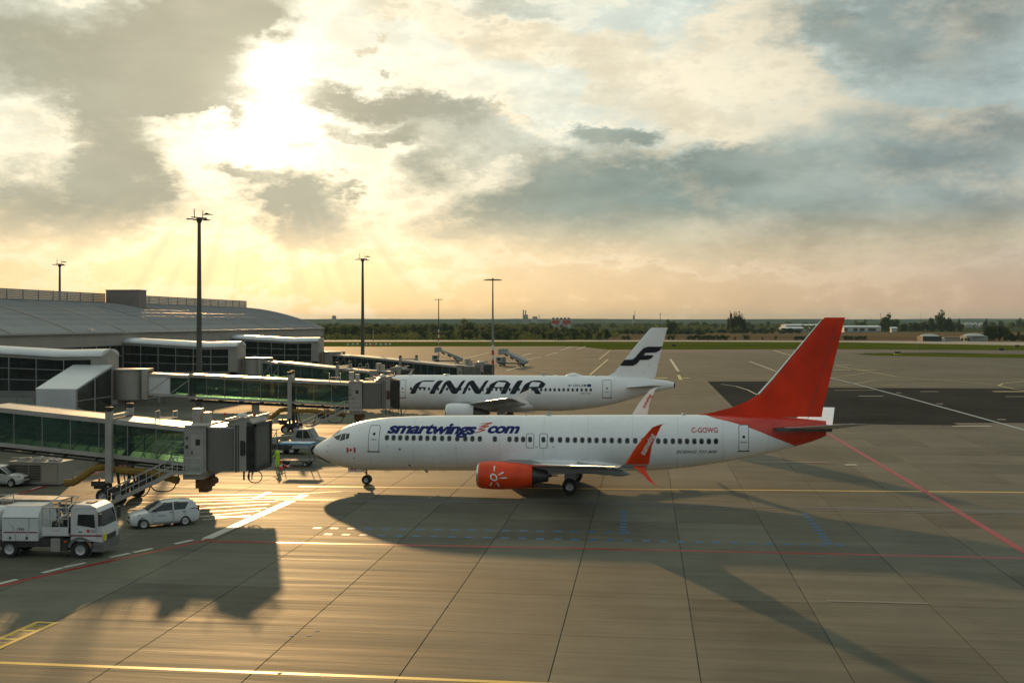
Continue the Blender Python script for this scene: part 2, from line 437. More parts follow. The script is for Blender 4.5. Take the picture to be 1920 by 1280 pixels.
def ground_mat(name, cols, scales, rough=0.95):
    m = bpy.data.materials.new(name); m.use_nodes = True
    t = NT(m.node_tree); b = t.n['Principled BSDF']
    P = t.node('ShaderNodeNewGeometry').outputs['Position']
    c = cols[0]
    for cc, (s, lo, hi, st) in zip(cols[1:], scales):
        c = t.mix(t.smooth(t.noise(t.vm('MULTIPLY', P, st), s, 5, 0.6), lo, hi), c, cc)
    t.l.new(c, b.inputs['Base Color']); b.inputs['Roughness'].default_value = rough
    b.inputs['Specular IOR Level'].default_value = 0.0
    return m

def foliage(name, a, b_):
    m = bpy.data.materials.new(name); m.use_nodes = True
    t = NT(m.node_tree); b = t.n['Principled BSDF']
    tc = t.node('ShaderNodeTexCoord').outputs['Object']
    n = t.noise(tc, 0.55, 4, 0.6); oi = t.node('ShaderNodeObjectInfo').outputs['Random']
    f = t.smooth(t.m('ADD', n, t.m('MULTIPLY', t.m('SUBTRACT', oi, 0.5), 0.35)), 0.35, 0.7)
    t.l.new(t.mix(f, a, b_), b.inputs['Base Color']); b.inputs['Roughness'].default_value = 0.8
    b.inputs['Specular IOR Level'].default_value = 0.2
    tl = t.node('ShaderNodeBsdfTranslucent'); t.l.new(t.mix(f, a, b_), tl.inputs[0])
    ms = t.node('ShaderNodeMixShader'); ms.inputs[0].default_value = 0.35
    t.l.new(b.outputs[0], ms.inputs[1]); t.l.new(tl.outputs[0], ms.inputs[2]); t.l.new(ms.outputs[0], t.n['Material Output'].inputs[0])
    return m

M = {}
M['conc'] = concrete('slab_concrete')
M['conc_far'] = concrete('apron_concrete', (0.126, 0.118, 0.086), False, 0.74, 0.03)
M['asphalt'] = concrete('dark_asphalt', (0.048, 0.046, 0.041), False, 0.95, 0.0)
M['asphalt2'] = concrete('taxiway_asphalt', (0.09, 0.088, 0.08), False, 0.85, 0.1)
M['runway'] = concrete('runway_concrete', (0.30, 0.27, 0.22), False, 0.85, 0.1)
M['joint'] = mat('joint_sealant', (0.035, 0.032, 0.028), 0.8, world=True)
M['p_white'] = paint('white_road_paint', (0.55, 0.53, 0.46), 0.6, 0.42)
M['p_white_f'] = paint('faded_white_paint', (0.50, 0.46, 0.33), 0.7, 0.5)
M['p_yel'] = paint('yellow_road_paint', (0.62, 0.40, 0.035), 0.35)
M['p_yel_f'] = paint('faded_yellow_paint', (0.55, 0.45, 0.16), 0.6)
M['p_red'] = paint('red_road_paint', (0.30, 0.010, 0.008), 0.45)
M['p_blue'] = paint('blue_road_paint', (0.006, 0.11, 0.26), 0.4)
M['p_grey'] = paint('pale_blue_line_paint', (0.36, 0.42, 0.42), 0.5)
M['p_black'] = paint('black_panel_paint', (0.05, 0.05, 0.045), 0.4)
M['tar'] = paint('worn_seal_band', (0.10, 0.10, 0.095), 0.9, 0.6)
M['scuff'] = paint('tyre_rubber_scuff', (0.085, 0.075, 0.055), 1.0, 0.7)
M['pale_band'] = paint('pale_joint_repair', (0.20, 0.19, 0.15), 0.9, 0.6)
M['grass'] = ground_mat('mown_grass', [(0.062, 0.085, 0.008, 1), (0.09, 0.10, 0.012, 1), (0.04, 0.062, 0.008, 1)],
                        [(0.02, 0.35, 0.65, (0.3, 1, 1)), (0.12, 0.5, 0.7, (0.4, 1, 1))])
M['field'] = ground_mat('brown_stubble', [(0.12, 0.082, 0.045, 1), (0.155, 0.11, 0.06, 1), (0.09, 0.09, 0.04, 1)],
                        [(0.006, 0.4, 0.6, (0.3, 1, 1)), (0.01, 0.55, 0.7, (0.5, 1, 1))])
M['land'] = ground_mat('patchwork_land', [(0.04, 0.055, 0.018, 1), (0.10, 0.085, 0.03, 1), (0.022, 0.034, 0.013, 1), (0.07, 0.085, 0.02, 1)],
                       [(0.0022, 0.5, 0.56, (0.35, 1, 1)), (0.004, 0.5, 0.58, (0.3, 1.3, 1)), (0.006, 0.52, 0.58, (0.4, 1.1, 1))])
M['hill'] = ground_mat('wooded_hill', [(0.03, 0.045, 0.025, 1), (0.085, 0.085, 0.04, 1), (0.02, 0.035, 0.02, 1)],
                       [(0.0018, 0.5, 0.6, (0.4, 1, 3)), (0.006, 0.45, 0.6, (0.6, 1, 2))])
M['leaf'] = foliage('leaf_mid', (0.045, 0.07, 0.016, 1), (0.12, 0.13, 0.035, 1))
M['leaf_d'] = foliage('leaf_dark', (0.032, 0.052, 0.018, 1), (0.09, 0.105, 0.03, 1))
M['leaf_y'] = foliage('leaf_olive', (0.07, 0.085, 0.02, 1), (0.17, 0.16, 0.045, 1))
M['bark'] = mat('bark', (0.06, 0.045, 0.03), 0.9, var=0.3)
M['white'] = mat('aircraft_white', (0.84, 0.85, 0.84), 0.28, var=0.03, scale=0.5, coat=0.25)
M['red'] = mat('aircraft_red', (0.78, 0.060, 0.007), 0.38, var=0.16, scale=0.7, streak=(1, 1, 0.5), spec=0.35)
M['redfin'] = mat('faded_red_fin', (0.72, 0.034, 0.004), 0.5, var=0.22, scale=0.35, streak=(0.9, 1, 0.7), spec=0.25)
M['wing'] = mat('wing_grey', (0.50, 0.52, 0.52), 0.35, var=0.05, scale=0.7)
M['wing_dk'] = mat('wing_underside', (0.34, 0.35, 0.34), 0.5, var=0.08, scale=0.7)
M['alu'] = mat('bare_aluminium', (0.72, 0.72, 0.70), 0.25, 0.9, var=0.05)
M['dkmetal'] = mat('dark_titanium', (0.12, 0.115, 0.105), 0.45, 0.7, var=0.2, scale=3)
M['tyre'] = mat('tyre_rubber', (0.018, 0.018, 0.018), 0.75, var=0.2, scale=4)
M['rim'] = mat('wheel_rim', (0.42, 0.42, 0.41), 0.4, 0.5, var=0.1, scale=4)
M['win'] = mat('cabin_window_glass', (0.018, 0.02, 0.02), 0.12, var=0.2, scale=0.8, spec=0.5)
M['winfr'] = mat('window_frame_grey', (0.40, 0.40, 0.38), 0.5, var=0.1)
M['line'] = mat('door_outline_grey', (0.15, 0.16, 0.165), 0.5, var=0.1)
M['navy'] = mat('navy_lettering', (0.012, 0.02, 0.13), 0.45, spec=0.2, var=0.05)
M['black'] = mat('black_lettering', (0.012, 0.013, 0.022), 0.45, spec=0.2, var=0.05)
M['scrib'] = mat('orange_red_lettering', (0.62, 0.07, 0.02), 0.3, var=0.1, scale=4)
M['redtxt'] = mat('red_lettering', (0.55, 0.025, 0.02), 0.35, var=0.05)
M['greytxt'] = mat('grey_lettering', (0.16, 0.17, 0.18), 0.4, var=0.05)
M['whitetxt'] = mat('white_lettering', (0.82, 0.80, 0.76), 0.4, var=0.05)
M['strut'] = mat('gear_strut', (0.30, 0.30, 0.29), 0.45, 0.3, var=0.15, scale=3)
M['frame'] = mat('bridge_frame_grey', (0.36, 0.34, 0.30), 0.42, 0.15, var=0.12, scale=0.9, dirt=0.15)
M['cabgrey'] = mat('cab_panel_grey', (0.30, 0.285, 0.25), 0.45, 0.1, var=0.08, scale=0.7, dirt=0.15)
M['drum'] = mat('drum_dark_grey', (0.15, 0.143, 0.125), 0.5, 0.1, var=0.1, scale=0.8)
M['bellow'] = mat('bellows_fabric', (0.10, 0.095, 0.082), 0.7, var=0.2, scale=2)
M['glass_g'] = glass('green_tinted_glass', (0.54, 0.70, 0.65), 0.12, 0.04, 0.24, (0.06, 0.12, 0.11))
M['glass_d'] = glass('dark_facade_glass', (0.16, 0.20, 0.18), 0.14, 0.04, 0.5, (0.045, 0.055, 0.05))
M['dark'] = mat('dark_machinery', (0.035, 0.033, 0.03), 0.6, var=0.3, scale=3)
M['steel'] = mat('steel_grey', (0.28, 0.27, 0.25), 0.5, 0.4, var=0.15, scale=2)
M['galv'] = mat('galvanised', (0.48, 0.48, 0.45), 0.4, 0.6, var=0.12, scale=3)
M['hose'] = mat('yellow_hose', (0.24, 0.14, 0.02), 0.8, var=0.2, scale=4, dirt=0.4)
M['orange'] = mat('orange_machine', (0.16, 0.065, 0.018), 0.6, var=0.25, scale=3, dirt=0.4)
M['redlamp'] = mat('red_beacon', (0.55, 0.02, 0.02), 0.3, var=0.05)
M['roof'] = mat('standing_seam_zinc', (0.24, 0.245, 0.24), 0.42, 0.25, var=0.10, scale=0.25, bump=0.25, bscale=1.2, streak=(0.3, 2.0, 0.3))
M['ghost'] = mat('removed_logo_red', (0.40, 0.012, 0.003), 0.55, var=0.35, scale=2.5, spec=0.2)
M['rib'] = mat('roof_joint_strip', (0.17, 0.17, 0.165), 0.85, var=0.1, spec=0.1)
M['roofw'] = mat('white_roof_sheet', (0.62, 0.64, 0.64), 0.32, 0.2, var=0.06, scale=0.6)
M['fascia'] = mat('fascia_beige', (0.34, 0.31, 0.26), 0.6, var=0.07, scale=0.5)
M['plant'] = mat('plant_room_brown', (0.20, 0.165, 0.145), 0.6, var=0.06, scale=0.8)
M['mull'] = mat('mullion_grey', (0.30, 0.31, 0.30), 0.45, 0.2, var=0.1)
M['wallp'] = mat('wall_panel_grey', (0.22, 0.22, 0.20), 0.6, var=0.1, scale=0.5)
M['mast'] = mat('mast_green_grey', (0.085, 0.085, 0.07), 0.6, 0.2, var=0.15, scale=0.6)
M['mast_g'] = mat('mast_galvanised', (0.22, 0.23, 0.22), 0.5, 0.4, var=0.1, scale=0.6)
M['mast_r'] = mat('mast_red_band', (0.42, 0.03, 0.025), 0.5, var=0.1)
M['mast_w'] = mat('mast_white_band', (0.7, 0.7, 0.66), 0.5, var=0.1)
M['van'] = mat('vehicle_white', (0.60, 0.61, 0.60), 0.3, var=0.04, scale=0.8, coat=0.4, dirt=0.06)
M['vgrey'] = mat('vehicle_grey', (0.13, 0.13, 0.125), 0.75, var=0.1, scale=2)
M['chrome'] = mat('headlamp_glass', (0.55, 0.56, 0.55), 0.12, 0.6, var=0.1, scale=4)
M['carwin'] = mat('vehicle_window', (0.025, 0.03, 0.03), 0.06, var=0.3, scale=1.5, spec=0.6)
M['maroon'] = mat('maroon_stripe', (0.20, 0.012, 0.03), 0.4, var=0.05)
M['hivis'] = mat('hi_vis_yellow', (0.42, 0.80, 0.02), 0.7, var=0.15, scale=5)
M['van_dim'] = mat('shaded_vehicle_white', (0.30, 0.32, 0.32), 0.7, var=0.1, scale=0.8, dirt=0.15, spec=0.15)  # white vehicle paint darkened to carry shade in its colour, plus some dirt
M['skin'] = mat('skin', (0.42, 0.25, 0.18), 0.6, var=0.08)
M['hair'] = mat('dark_hair', (0.03, 0.02, 0.015), 0.8)
M['blue'] = mat('blue_awning', (0.05, 0.27, 0.50), 0.9, var=0.12, scale=2, spec=0.05)
M['cone_r'] = mat('cone_red', (0.65, 0.04, 0.03), 0.5, var=0.1)
M['concr'] = mat('weathered_concrete', (0.30, 0.28, 0.24), 0.85, var=0.2, scale=0.4, dirt=0.2)
M['bwhite'] = mat('building_white', (0.42, 0.42, 0.39), 0.6, var=0.08, scale=0.2)
M['bdark'] = mat('building_dark', (0.035, 0.035, 0.033), 0.7, var=0.2, scale=0.3)
M['yelsign'] = mat('yellow_sign', (0.70, 0.60, 0.04), 0.4, var=0.1)
M['lamp_o'] = mat('orange_marker_lens', (0.75, 0.13, 0.03), 0.3, var=0.1)
M['taill'] = mat('tail_lamp_red', (0.35, 0.02, 0.02), 0.2, var=0.1)
# ================================================================ GROUND
def sheet(name, pts, m_, z, parent=None, label=None, kind='structure'):
    mb = MB(); mb.flat([(p[0], p[1]) for p in pts], z)
    o = mb.build(name, m_, parent)
    if not parent: tag(o, kind=kind)
    if label: o['label'] = label
    return o
def px_sheet(name, pts, m_, z, **kw):
    return sheet(name, [gp(*p) for p in pts], m_, z, **kw)

# land reaching the horizon
mb = MB(); mb.flat([(-14000, -300), (14000, -300), (16000, 16000), (-16000, 16000)], -0.12)
mb.build('land', M['land']); tag(bpy.data.objects['land'], kind='structure')
# the bed under the slabs and the jointless apron beyond them
apron = sheet('apron', [(-130, 5), (140, 5), (460, 470), gp(1920, 671), gp(1600, 661.5), gp(1140, 655), gp(1080, 648.6),
                        gp(620, 648.6), (-420, 560), (-420, 5)], M['conc_far'], -0.03)

SLX, SLY, Y0S, X0S = 5.15, 6.3, 31.0, -39.9
# a joint runs through the photo's foot at x = 1027: X = ...
X0S = gp(1027, 1280).x - 8 * SLX
g = 0.022
slab_me = MB(); slab_me.box(g, SLX - g, 0.011, SLY - 0.011, -0.09, 0.0)
slab0 = None; nslab = 0; slab_cells = set()
for j in range(0, 30):
    y0 = Y0S + j * SLY
    for i in range(-6, 40):
        x0 = X0S + i * SLX
        # inside the picture?
        vis = False
        for cx, cy in ((x0, y0), (x0 + SLX, y0), (x0, y0 + SLY), (x0 + SLX, y0 + SLY)):
            F = -cx * SY + cy * CY; Rr = cx * CY + cy * SY
            if F > 30 and -975 < FPX * Rr / F < 975: vis = True
        if not vis or nslab >= 298: continue
        if slab0 is None:
            slab0 = slab_me.build('concrete_slab', M['conc'], apron); slab0.location = (x0, y0, 0); s_ = slab0
        else: s_ = inst('concrete_slab', slab0, apron, (x0, y0, 0))
        nslab += 1; slab_cells.add((i, j)); yend = y0 + SLY
# joints: dark sealant strips, the longitudinal ones continued beyond the slabs
mb = MB()
mb.flat([(-75, Y0S - 1), (75, Y0S - 1), (75, yend), (-75, yend)], -0.0265)
mb.build('joint_bed', M['joint'], apron)
mb = MB()
for i in range(-12, 46):
    x0 = X0S + i * SLX
    if -150 < x0 < 150: mb.box(x0 - 0.03, x0 + 0.03, yend, 330, -0.029, -0.022)
jm = mb.build('joint_line', M['joint'], apron); jm['kind'] = 'stuff'
# fill between slabs and the picture's foot
Z1 = 0.004; Z2 = 0.008
markings = apron
def line_px(name, pts, w, m_, z=Z1, label=None, dash=None):
    P = [gp(*p) for p in pts]
    return line_w(name, P, w, m_, z, label, dash)
LAYER = [0]
def line_w(name, P, w, m_, z=Z1, label=None, dash=None, seg=None):
    mb = MB(); LAYER[0] += 1; z = z + 0.0004 * LAYER[0]
    if dash:
        on, off = dash
        for a, b in zip(P[:-1], P[1:]):
            L = (b - a).length; d = (b - a) / L; n_ = Vector((-d.y, d.x, 0)) * w / 2; s = 0.0
            while s < L:
                p, q = a + d * s, a + d * min(L, s + on)
                mb.flat([p + n_, q + n_, q - n_, p - n_], z); s += on + off
    else:
        L_, R2 = [], []
        for i, p in enumerate(P):
            a = P[max(i - 1, 0)]; b = P[min(i + 1, len(P) - 1)]
            d = (b - a).normalized(); n_ = Vector((-d.y, d.x, 0)) * w / 2
            L_.append(p + n_); R2.append(p - n_)
        for i in range(len(P) - 1): mb.flat([L_[i], R2[i], R2[i + 1], L_[i + 1]], z)
    o = mb.build(name, m_, apron)
    if label: o['label'] = label
    return o
line_px('yellow_line', [(-20, 1240.8), (320, 1253.5), (700, 1268), (1200, 1288)], 0.26, M['p_yel'], label='yellow stand lead line along the near foot of the apron')
line_px('yellow_line', [(560, 911.5), (1000, 915), (1500, 919), (1960, 923)], 0.40, M['p_yel'], label='thin yellow line beneath the red tailed airliner')
line_px('red_line', [(-20, 1103), (120, 1070), (250, 1042), (392, 1011)], 0.34, M['p_red'])
line_px('white_dash', [(-10, 1096), (120, 1063), (250, 1035), (380, 1008)], 0.30, M['p_white'], dash=(1.25, 1.5))
line_px('red_line', [(392, 1014), (1000, 1026), (1500, 1036.5), (1960, 1047)], 0.36, M['p_red'], label='long thin red line beyond the blue dashes')
line_px('white_line', [(388, 1009), (478, 969), (572, 927)], 0.6, M['p_white'])
line_px('white_line', [(378, 1012), (468, 973), (560, 930)], 0.14, M['p_white'], Z1)
line_px('red_line', [(-10, 939), (80, 913), (182, 886), (330, 845)], 0.40, M['p_red'], label='red edge line with white dashes behind the tanker truck')
line_px('white_dash', [(10, 931), (80, 910.5), (182, 883.5), (330, 842.5)], 0.25, M['p_white'], dash=(1.6, 1.9))
line_px('red_line', [(130, 927), (300, 929), (560, 925), (640, 921)], 0.2, M['p_red'])
for k, (a, b) in enumerate([((250, 950), (520, 939)), ((300, 957), (505, 945)), ((372, 960), (500, 952)),
                            ((372, 968), (488, 957)), ((380, 974), (470, 965.5)), ((240, 942), (545, 934)), ((300, 936), (556, 930))]):
    line_px('hatch_line', [a, b], 0.26, M['p_white_f'])
line_px('hatch_line', [(372, 968), (478, 969)], 0.2, M['p_white'], Z2)
line_px('hatch_line', [(478, 934), (505, 922)], 0.4, M['p_white_f'], Z2)
# blue dashed service outlines
bd = MB()
def blue(px, py, w=15, d=0.20):
    a = gp(px - w / 2, py); b = gp(px + w / 2, py + w * 0.022)
    n_ = Vector((0, d, 0)); bd.flat([a - n_ / 2, b - n_ / 2, b + n_ / 2, a + n_ / 2], Z1)
nb = 0
first_blue = None
def blue_obj(px, py, w=15, d=0.20):
    global first_blue
    a = gp(px, py)
    wm = w / FPX * (H_CAM * FPX / (py - HOR))
    if first_blue is None:
        mb = MB(); mb.flat([(-0.5, -0.5), (0.5, -0.5), (0.5, 0.5), (-0.5, 0.5)], Z1)
        first_blue = mb.build('blue_dash', M['p_blue'], apron); o = first_blue
    else: o = inst('blue_dash', first_blue, apron)
    o.location = (a.x, a.y, 0); o.scale = (wm, d, 1)
for k in range(3, 22): blue_obj(498 + k * 32.2, 988 + k * 0.44, 15, 0.42)
for k in range(5, 35): blue_obj(450 + k * 33.1, 997.5 + k * 0.70, 15, 0.42)
for k in range(8): blue_obj(1170 - k * 0.3, 959 + k * 5.6, 13, 0.46)
for k in range(10): blue_obj(1510 + k * 5.0, 963 + k * 6.1, 14, 0.5)
# worn seal bands across the stand
line_px('seal_band', [(520, 936), (1000, 941.5), (1500, 951), (1960, 961)], 1.0, M['tar'])
line_px('repair_strip', [(600, 941), (1000, 946), (1500, 956), (1960, 965)], 0.16, M['pale_band'], Z2)
line_px('repair_strip', [(1550, 1126), (1740, 1131)], 0.25, M['pale_band'], Z2)
# thick red boundary line right of the tail
line_px('red_line', [(1553, 813), (1700, 900), (1930, 1040)], 0.46, M['p_red'], label='broad red line slanting away right of the red tail')
# right side: dark asphalt taxi strip
px_sheet('dark_taxiway', [(1326.8, 715), (1438, 714.6), (1559, 726.5), (1925, 728.5), (1925, 792), (1785, 791.5), (1798, 797), (1626, 795), (1420, 792), (1374, 762)],
         M['asphalt'], 0.006)
line_px('pale_blue_line', [(1500, 694), (1601, 719), (1700, 745), (1925, 807)], 0.42, M['p_grey'], 0.012, label='pale blue guide line crossing the dark strip')
line_px('white_line', [(1405, 677), (1455, 696)], 0.5, M['p_white_f'])
line_px('white_line', [(1452, 657), (1482, 666)], 0.6, M['p_yel_f'])
line_px('yellow_line', [(1352, 720), (1380, 724), (1402, 731), (1420, 740)], 0.3, M['p_white_f'], 0.012)
line_px('yellow_line', [(1566, 685), (1610, 693), (1680, 706), (1880, 722)], 0.35, M['p_yel_f'])
line_px('yellow_line', [(1560, 708), (1598, 703), (1622, 699)], 0.3, M['p_yel_f'])
line_px('yellow_line', [(1601, 719), (1640, 713.5), (1720, 711.5), (1925, 711)], 0.4, M['p_yel_f'])
line_px('yellow_line', [(1925, 714), (1880, 719), (1872, 723), (1900, 729), (1925, 732)], 0.4, M['p_yel_f'], 0.012)
line_px('yellow_line', [(1300, 710), (1440, 709.5), (1560, 708)], 0.35, M['p_yel_f'])
for (x0, x1, y, w) in ((1568, 1596, 684.5, 1.6), (1564, 1595, 693.6, 1.6), (1608, 1644, 694, 1.6), (1564, 1640, 731.5, .5), (1230, 1252, 708.6, 2.6),
                       (1280, 1294, 708.8, 2.4), (1862, 1925, 734, 1.6), (1652, 1683, 722.5, .6), (1560, 1598, 722, .5)):
    line_px('yellow_bar', [(x0, y), (x1, y)], w, M['p_yel_f'], 0.013)
for (x0, x1, y, w) in ((1610, 1656, 742.5, .7), (1680, 1690, 736.5, .7), (1726, 1760, 734, .7), (1756, 1768, 757, .7), (1870, 1886, 786.5, .6),
                       (1786, 1858, 799, .9), (1584, 1607, 871.5, .7), (1885, 1925, 743.5, .6), (1590, 1600, 666, .8)):
    line_px('white_bar', [(x0, y), (x1, y)], w, M['p_white_f'], 0.013)
line_px('white_line', [(1257, 673), (1272, 696)], 0.7, M['p_white_f'])
line_px('yellow_line', [(1272, 703), (1277, 712)], 0.7, M['p_yel_f'])
line_px('yellow_line', [(1106, 703), (1140, 673.5), (1124, 673.2), (1144, 657)], 0.5, M['p_yel_f'])
for (x0, y0, x1, y1) in ((866, 673, 918, 661), (978, 667, 996, 662.5), (1024, 666.5, 1046, 660.5), (1050, 656.5, 1072, 650), (1082, 655, 1098, 649.5),
                         (950, 695, 992, 682), (975, 677, 1015, 669), (1040, 673, 1048, 673.1), (1106, 672.6, 1116, 672.6), (700, 656, 712, 656), (680, 656.6, 688, 656.6),
                         (735, 656.6, 743, 656.6), (750, 657, 776, 657), (820, 656.5, 856, 656.5), (870, 651, 884, 651), (1000, 656, 1012, 656)):
    line_px('white_line', [(x0, y0), (x1, y1)], 0.7, M['p_white_f'])
for y, a, b in ((671, 980, 1200), (680, 1010, 1560), (692, 1000, 1190), (697, 1262, 1540), (713, 1255, 1326), (661, 1250, 1480), (737, 1260, 1330), (742, 1254, 1300), (866, 1410, 1555)):
    line_px('faint_line', [(a, y), (b, y + 1.5)], 0.16, M['p_white_f'], 0.005)
line_px('red_line', [(1450, 865), (1560, 869)], 0.2, M['p_red'])
# stand number boxes at the lower left
def text_tris(s, bold=0.0, shear=0.0, spacing=1.0):
    cu = bpy.data.curves.new('t', 'FONT'); cu.body = s; cu.offset = bold; cu.shear = shear; cu.space_character = spacing
    cu.fill_mode = 'FRONT'; cu.resolution_u = 4
    o = bpy.data.objects.new('t', cu); COL.objects.link(o)
    dg = bpy.context.evaluated_depsgraph_get()
    me = bpy.data.meshes.new_from_object(o.evaluated_get(dg))
    vs = [(v.co.x, v.co.y) for v in me.vertices]; fs = [tuple(p.vertices) for p in me.polygons]
    bpy.data.objects.remove(o); bpy.data.curves.remove(cu); bpy.data.meshes.remove(me)
    x0 = min(v[0] for v in vs); x1 = max(v[0] for v in vs); y0 = min(v[1] for v in vs); y1 = max(v[1] for v in vs)
    return [((v[0] - x0) / (x1 - x0), v[1] / 0.7) for v in vs], fs, (x1 - x0)
box_c = [gp(68, 1164.5), gp(111, 1166), gp(10, 1217.5), gp(-48, 1215)]
dn = (box_c[3] - box_c[0]); ac = (box_c[1] - box_c[0])
Lb, Wb = dn.length, ac.length; dnu, acu = dn.normalized(), ac.normalized()
o0 = box_c[0]
dark_p = MB(); dark_p.flat([o0, o0 + ac, o0 + ac + dn, o0 + dn], 0.006); dark_p.build('stand_panel', M['p_black'], apron)
mb = MB(); wl = 0.22
def bx2(a0, a1, d0, d1):
    mb.flat([o0 + acu * a + dnu * d for a, d in ((a0, d0), (a1, d0), (a1, d1), (a0, d1))], 0.010)
bx2(0, wl, 0, Lb); bx2(Wb - wl, Wb, 0, Lb)
for k in range(4): bx2(wl, Wb - wl, k * (Lb - wl) / 3, k * (Lb - wl) / 3 + wl)
mb.build('stand_panel_border', M['p_yel'], apron)
for k, s in enumerate(('020', 'L07', 'NR')):
    vs, fs, _ = text_tris(s, 0.01)
    mb = MB(); cell = (Lb - wl) / 3; d0 = k * cell + wl + 0.25
    mb.add([tuple(o0 + acu * (Wb * 0.24 + v[1] * Wb * 0.5) + dnu * (d0 + (1 - v[0]) * (cell - 0.75)) + Vector((0, 0, 0.010))) for v in vs], fs)
    mb.build('stand_number', M['p_yel'], apron, fix=False)
# inset lights and small plates on the concrete
pl0 = None
for k, (px, py) in enumerate(((525, 1261.5), (547, 1191), (580, 1191), (595, 1182), (1232, 915.5), (1279, 916), (1335, 917.5), (1600, 921), (806, 932), (861, 930), (868, 895))):
    p = gp(px, py)
    if pl0 is None:
        mb = MB(); mb.revolve([(0.0, 0.012), (0.07, 0.012), (0.11, 0.002)], (0, 0, 0), 12); pl0 = mb.build('inset_light', M['concr'], apron, loc=p); o = pl0
    else: o = inst('inset_light', pl0, apron, p)
    o.location.z = 0.002

# ---- beyond the apron: grass, taxi strips, fields (one sheet 4-8 mm above the other)
px_sheet('grass', [(540, 649.6), (1085, 648.8), (1110, 651.5), (1140, 654.8), (1560, 654.2), (1960, 656.5), (1960, 642.6), (1580, 641.2), (1250, 640.4), (540, 640.6)], M['grass'], -0.02)
px_sheet('taxiway', [(1138, 655.2), (1560, 654.4), (1960, 656.7), (1960, 665.2), (1760, 661), (1590, 662), (1240, 661), (1150, 658.5)], M['asphalt2'], -0.016)
px_sheet('grass_island', [(1600, 663.8), (1650, 661.4), (1960, 664.2), (1960, 671.6), (1760, 668.5), (1640, 666)], M['grass'], -0.008)
px_sheet('runway', [(400, 640.6), (1250, 640.4), (1580, 641.2), (1960, 642.6), (1960, 648), (1840, 645.2)], M['runway'], -0.012) if False else None
px_sheet('runway', [(300, 640.4), (1250, 640.2), (1580, 641.2), (1960, 648.2), (1960, 640.6), (1580, 638.4), (1250, 637.4), (300, 637.4)], M['runway'], -0.010)
px_sheet('stubble_field', [(1130, 637.3), (1580, 638.2), (1960, 640.4), (1960, 622), (1270, 621), (1130, 628)], M['field'], -0.05)
px_sheet('meadow', [(200, 637.2), (1130, 637.2), (1130, 634), (200, 634)], M['grass'], -0.045)

# rolling ground far off: long low swells and wooded ridges, real relief
def ridge(name, F0, depth, px0, px1, hfun, m_, n=120, seed=1):
    mb = MB(); rows = []
    prof = ((0, 0.0), (0.25, 0.35), (0.5, 0.78), (0.75, 1.0), (1.0, 0.9))
    for t_, k in prof:
        row = []
        for i in range(n + 1):
            px = px0 + (px1 - px0) * i / n
            p = at(px, F0 + depth * t_); h = hfun(px) * k
            row.append((p.x, p.y, h - 0.3))
        rows.append(row)
    n1 = n + 1; vs = [p for r in rows for p in r]; fs = []
    for a in range(len(rows) - 1):
        for i in range(n): fs.append((a * n1 + i, a * n1 + i + 1, (a + 1) * n1 + i + 1, (a + 1) * n1 + i))
    mb.add(vs, fs); o = mb.build(name, m_, None, smooth=60); tag(o, kind='structure')
    return o
from mathutils import noise as mnoise
def wob(px, s, sd): return mnoise.noise(Vector((px * s, sd, 0.0)))
ridge('hills', 5200, 2200, -900, 2900, lambda px: 27 + 5 * wob(px, 0.003, 3) + 3 * wob(px, 0.013, 8) + 1.2 * wob(px, 0.06, 5) + (4 if 560 < px < 900 else 0) * 0.6, M['hill'])
ridge('far_hills', 8600, 1500, -900, 2900, lambda px: 36 + 10 * wob(px, 0.0035, 13) + 3 * wob(px, 0.02, 2), M['hill'])
ridge('low_rise', 2300, 1500, -700, 2700, lambda px: 6.5 + 3 * wob(px, 0.004, 23), M['land'])
# ================================================================ AIRCRAFT
def interp(tab, x):
    if x <= tab[0][0]: return tab[0][1]
    for (x0, v0), (x1, v1) in zip(tab[:-1], tab[1:]):
        if x <= x1: return v0 + (v1 - v0) * (x - x0) / (x1 - x0)
    return tab[-1][1]
def smooth_tab(tab, x):
    # Catmull-Rom through the table
    n = len(tab)
    if x <= tab[0][0]: return tab[0][1]
    if x >= tab[-1][0]: return tab[-1][1]
    for i in range(n - 1):
        if x <= tab[i + 1][0]: break
    x0, y0 = tab[i]; x1, y1 = tab[i + 1]; h = x1 - x0
    s = (y1 - y0) / h
    m0 = ((y1 - tab[i - 1][1]) / (x1 - tab[i - 1][0])) if i > 0 else s
    m1 = ((tab[i + 2][1] - y0) / (tab[i + 2][0] - x0)) if i < n - 2 else s
    if i == 0 and len(tab) > 2 and tab[0][0] == 0: m0 = 3 * s * 0.6
    t = (x - x0) / h
    return ((2 * t ** 3 - 3 * t ** 2 + 1) * y0 + (t ** 3 - 2 * t ** 2 + t) * h * m0 + (-2 * t ** 3 + 3 * t ** 2) * y1 + (t ** 3 - t ** 2) * h * m1)

class Fuse:
    def __init__(s, top, bot, hw, length): s.top, s.bot, s.hw, s.L = top, bot, hw, length
    def dims(s, x):
        zt, zb, w = interp(s.top, x), interp(s.bot, x), interp(s.hw, x)
        return (zt + zb) / 2, max(0.02, (zt - zb) / 2), max(0.02, w)
    def pt(s, x, z, side=-1, off=0.0):
        zc, rh, w = s.dims(x)
        q = max(-0.995, min(0.995, (z - zc) / rh))
        return (x, side * (w * math.sqrt(1 - q * q) + off), z + off * q)
    def mesh(s, stations, n=40, x_cap=None):
        rings = []
        for x in stations:
            zc, rh, w = s.dims(x)
            rings.append([(x, -w * math.cos(a) , zc + rh * math.sin(a)) for a in [2 * PI * k / n for k in range(n)]])
        return rings

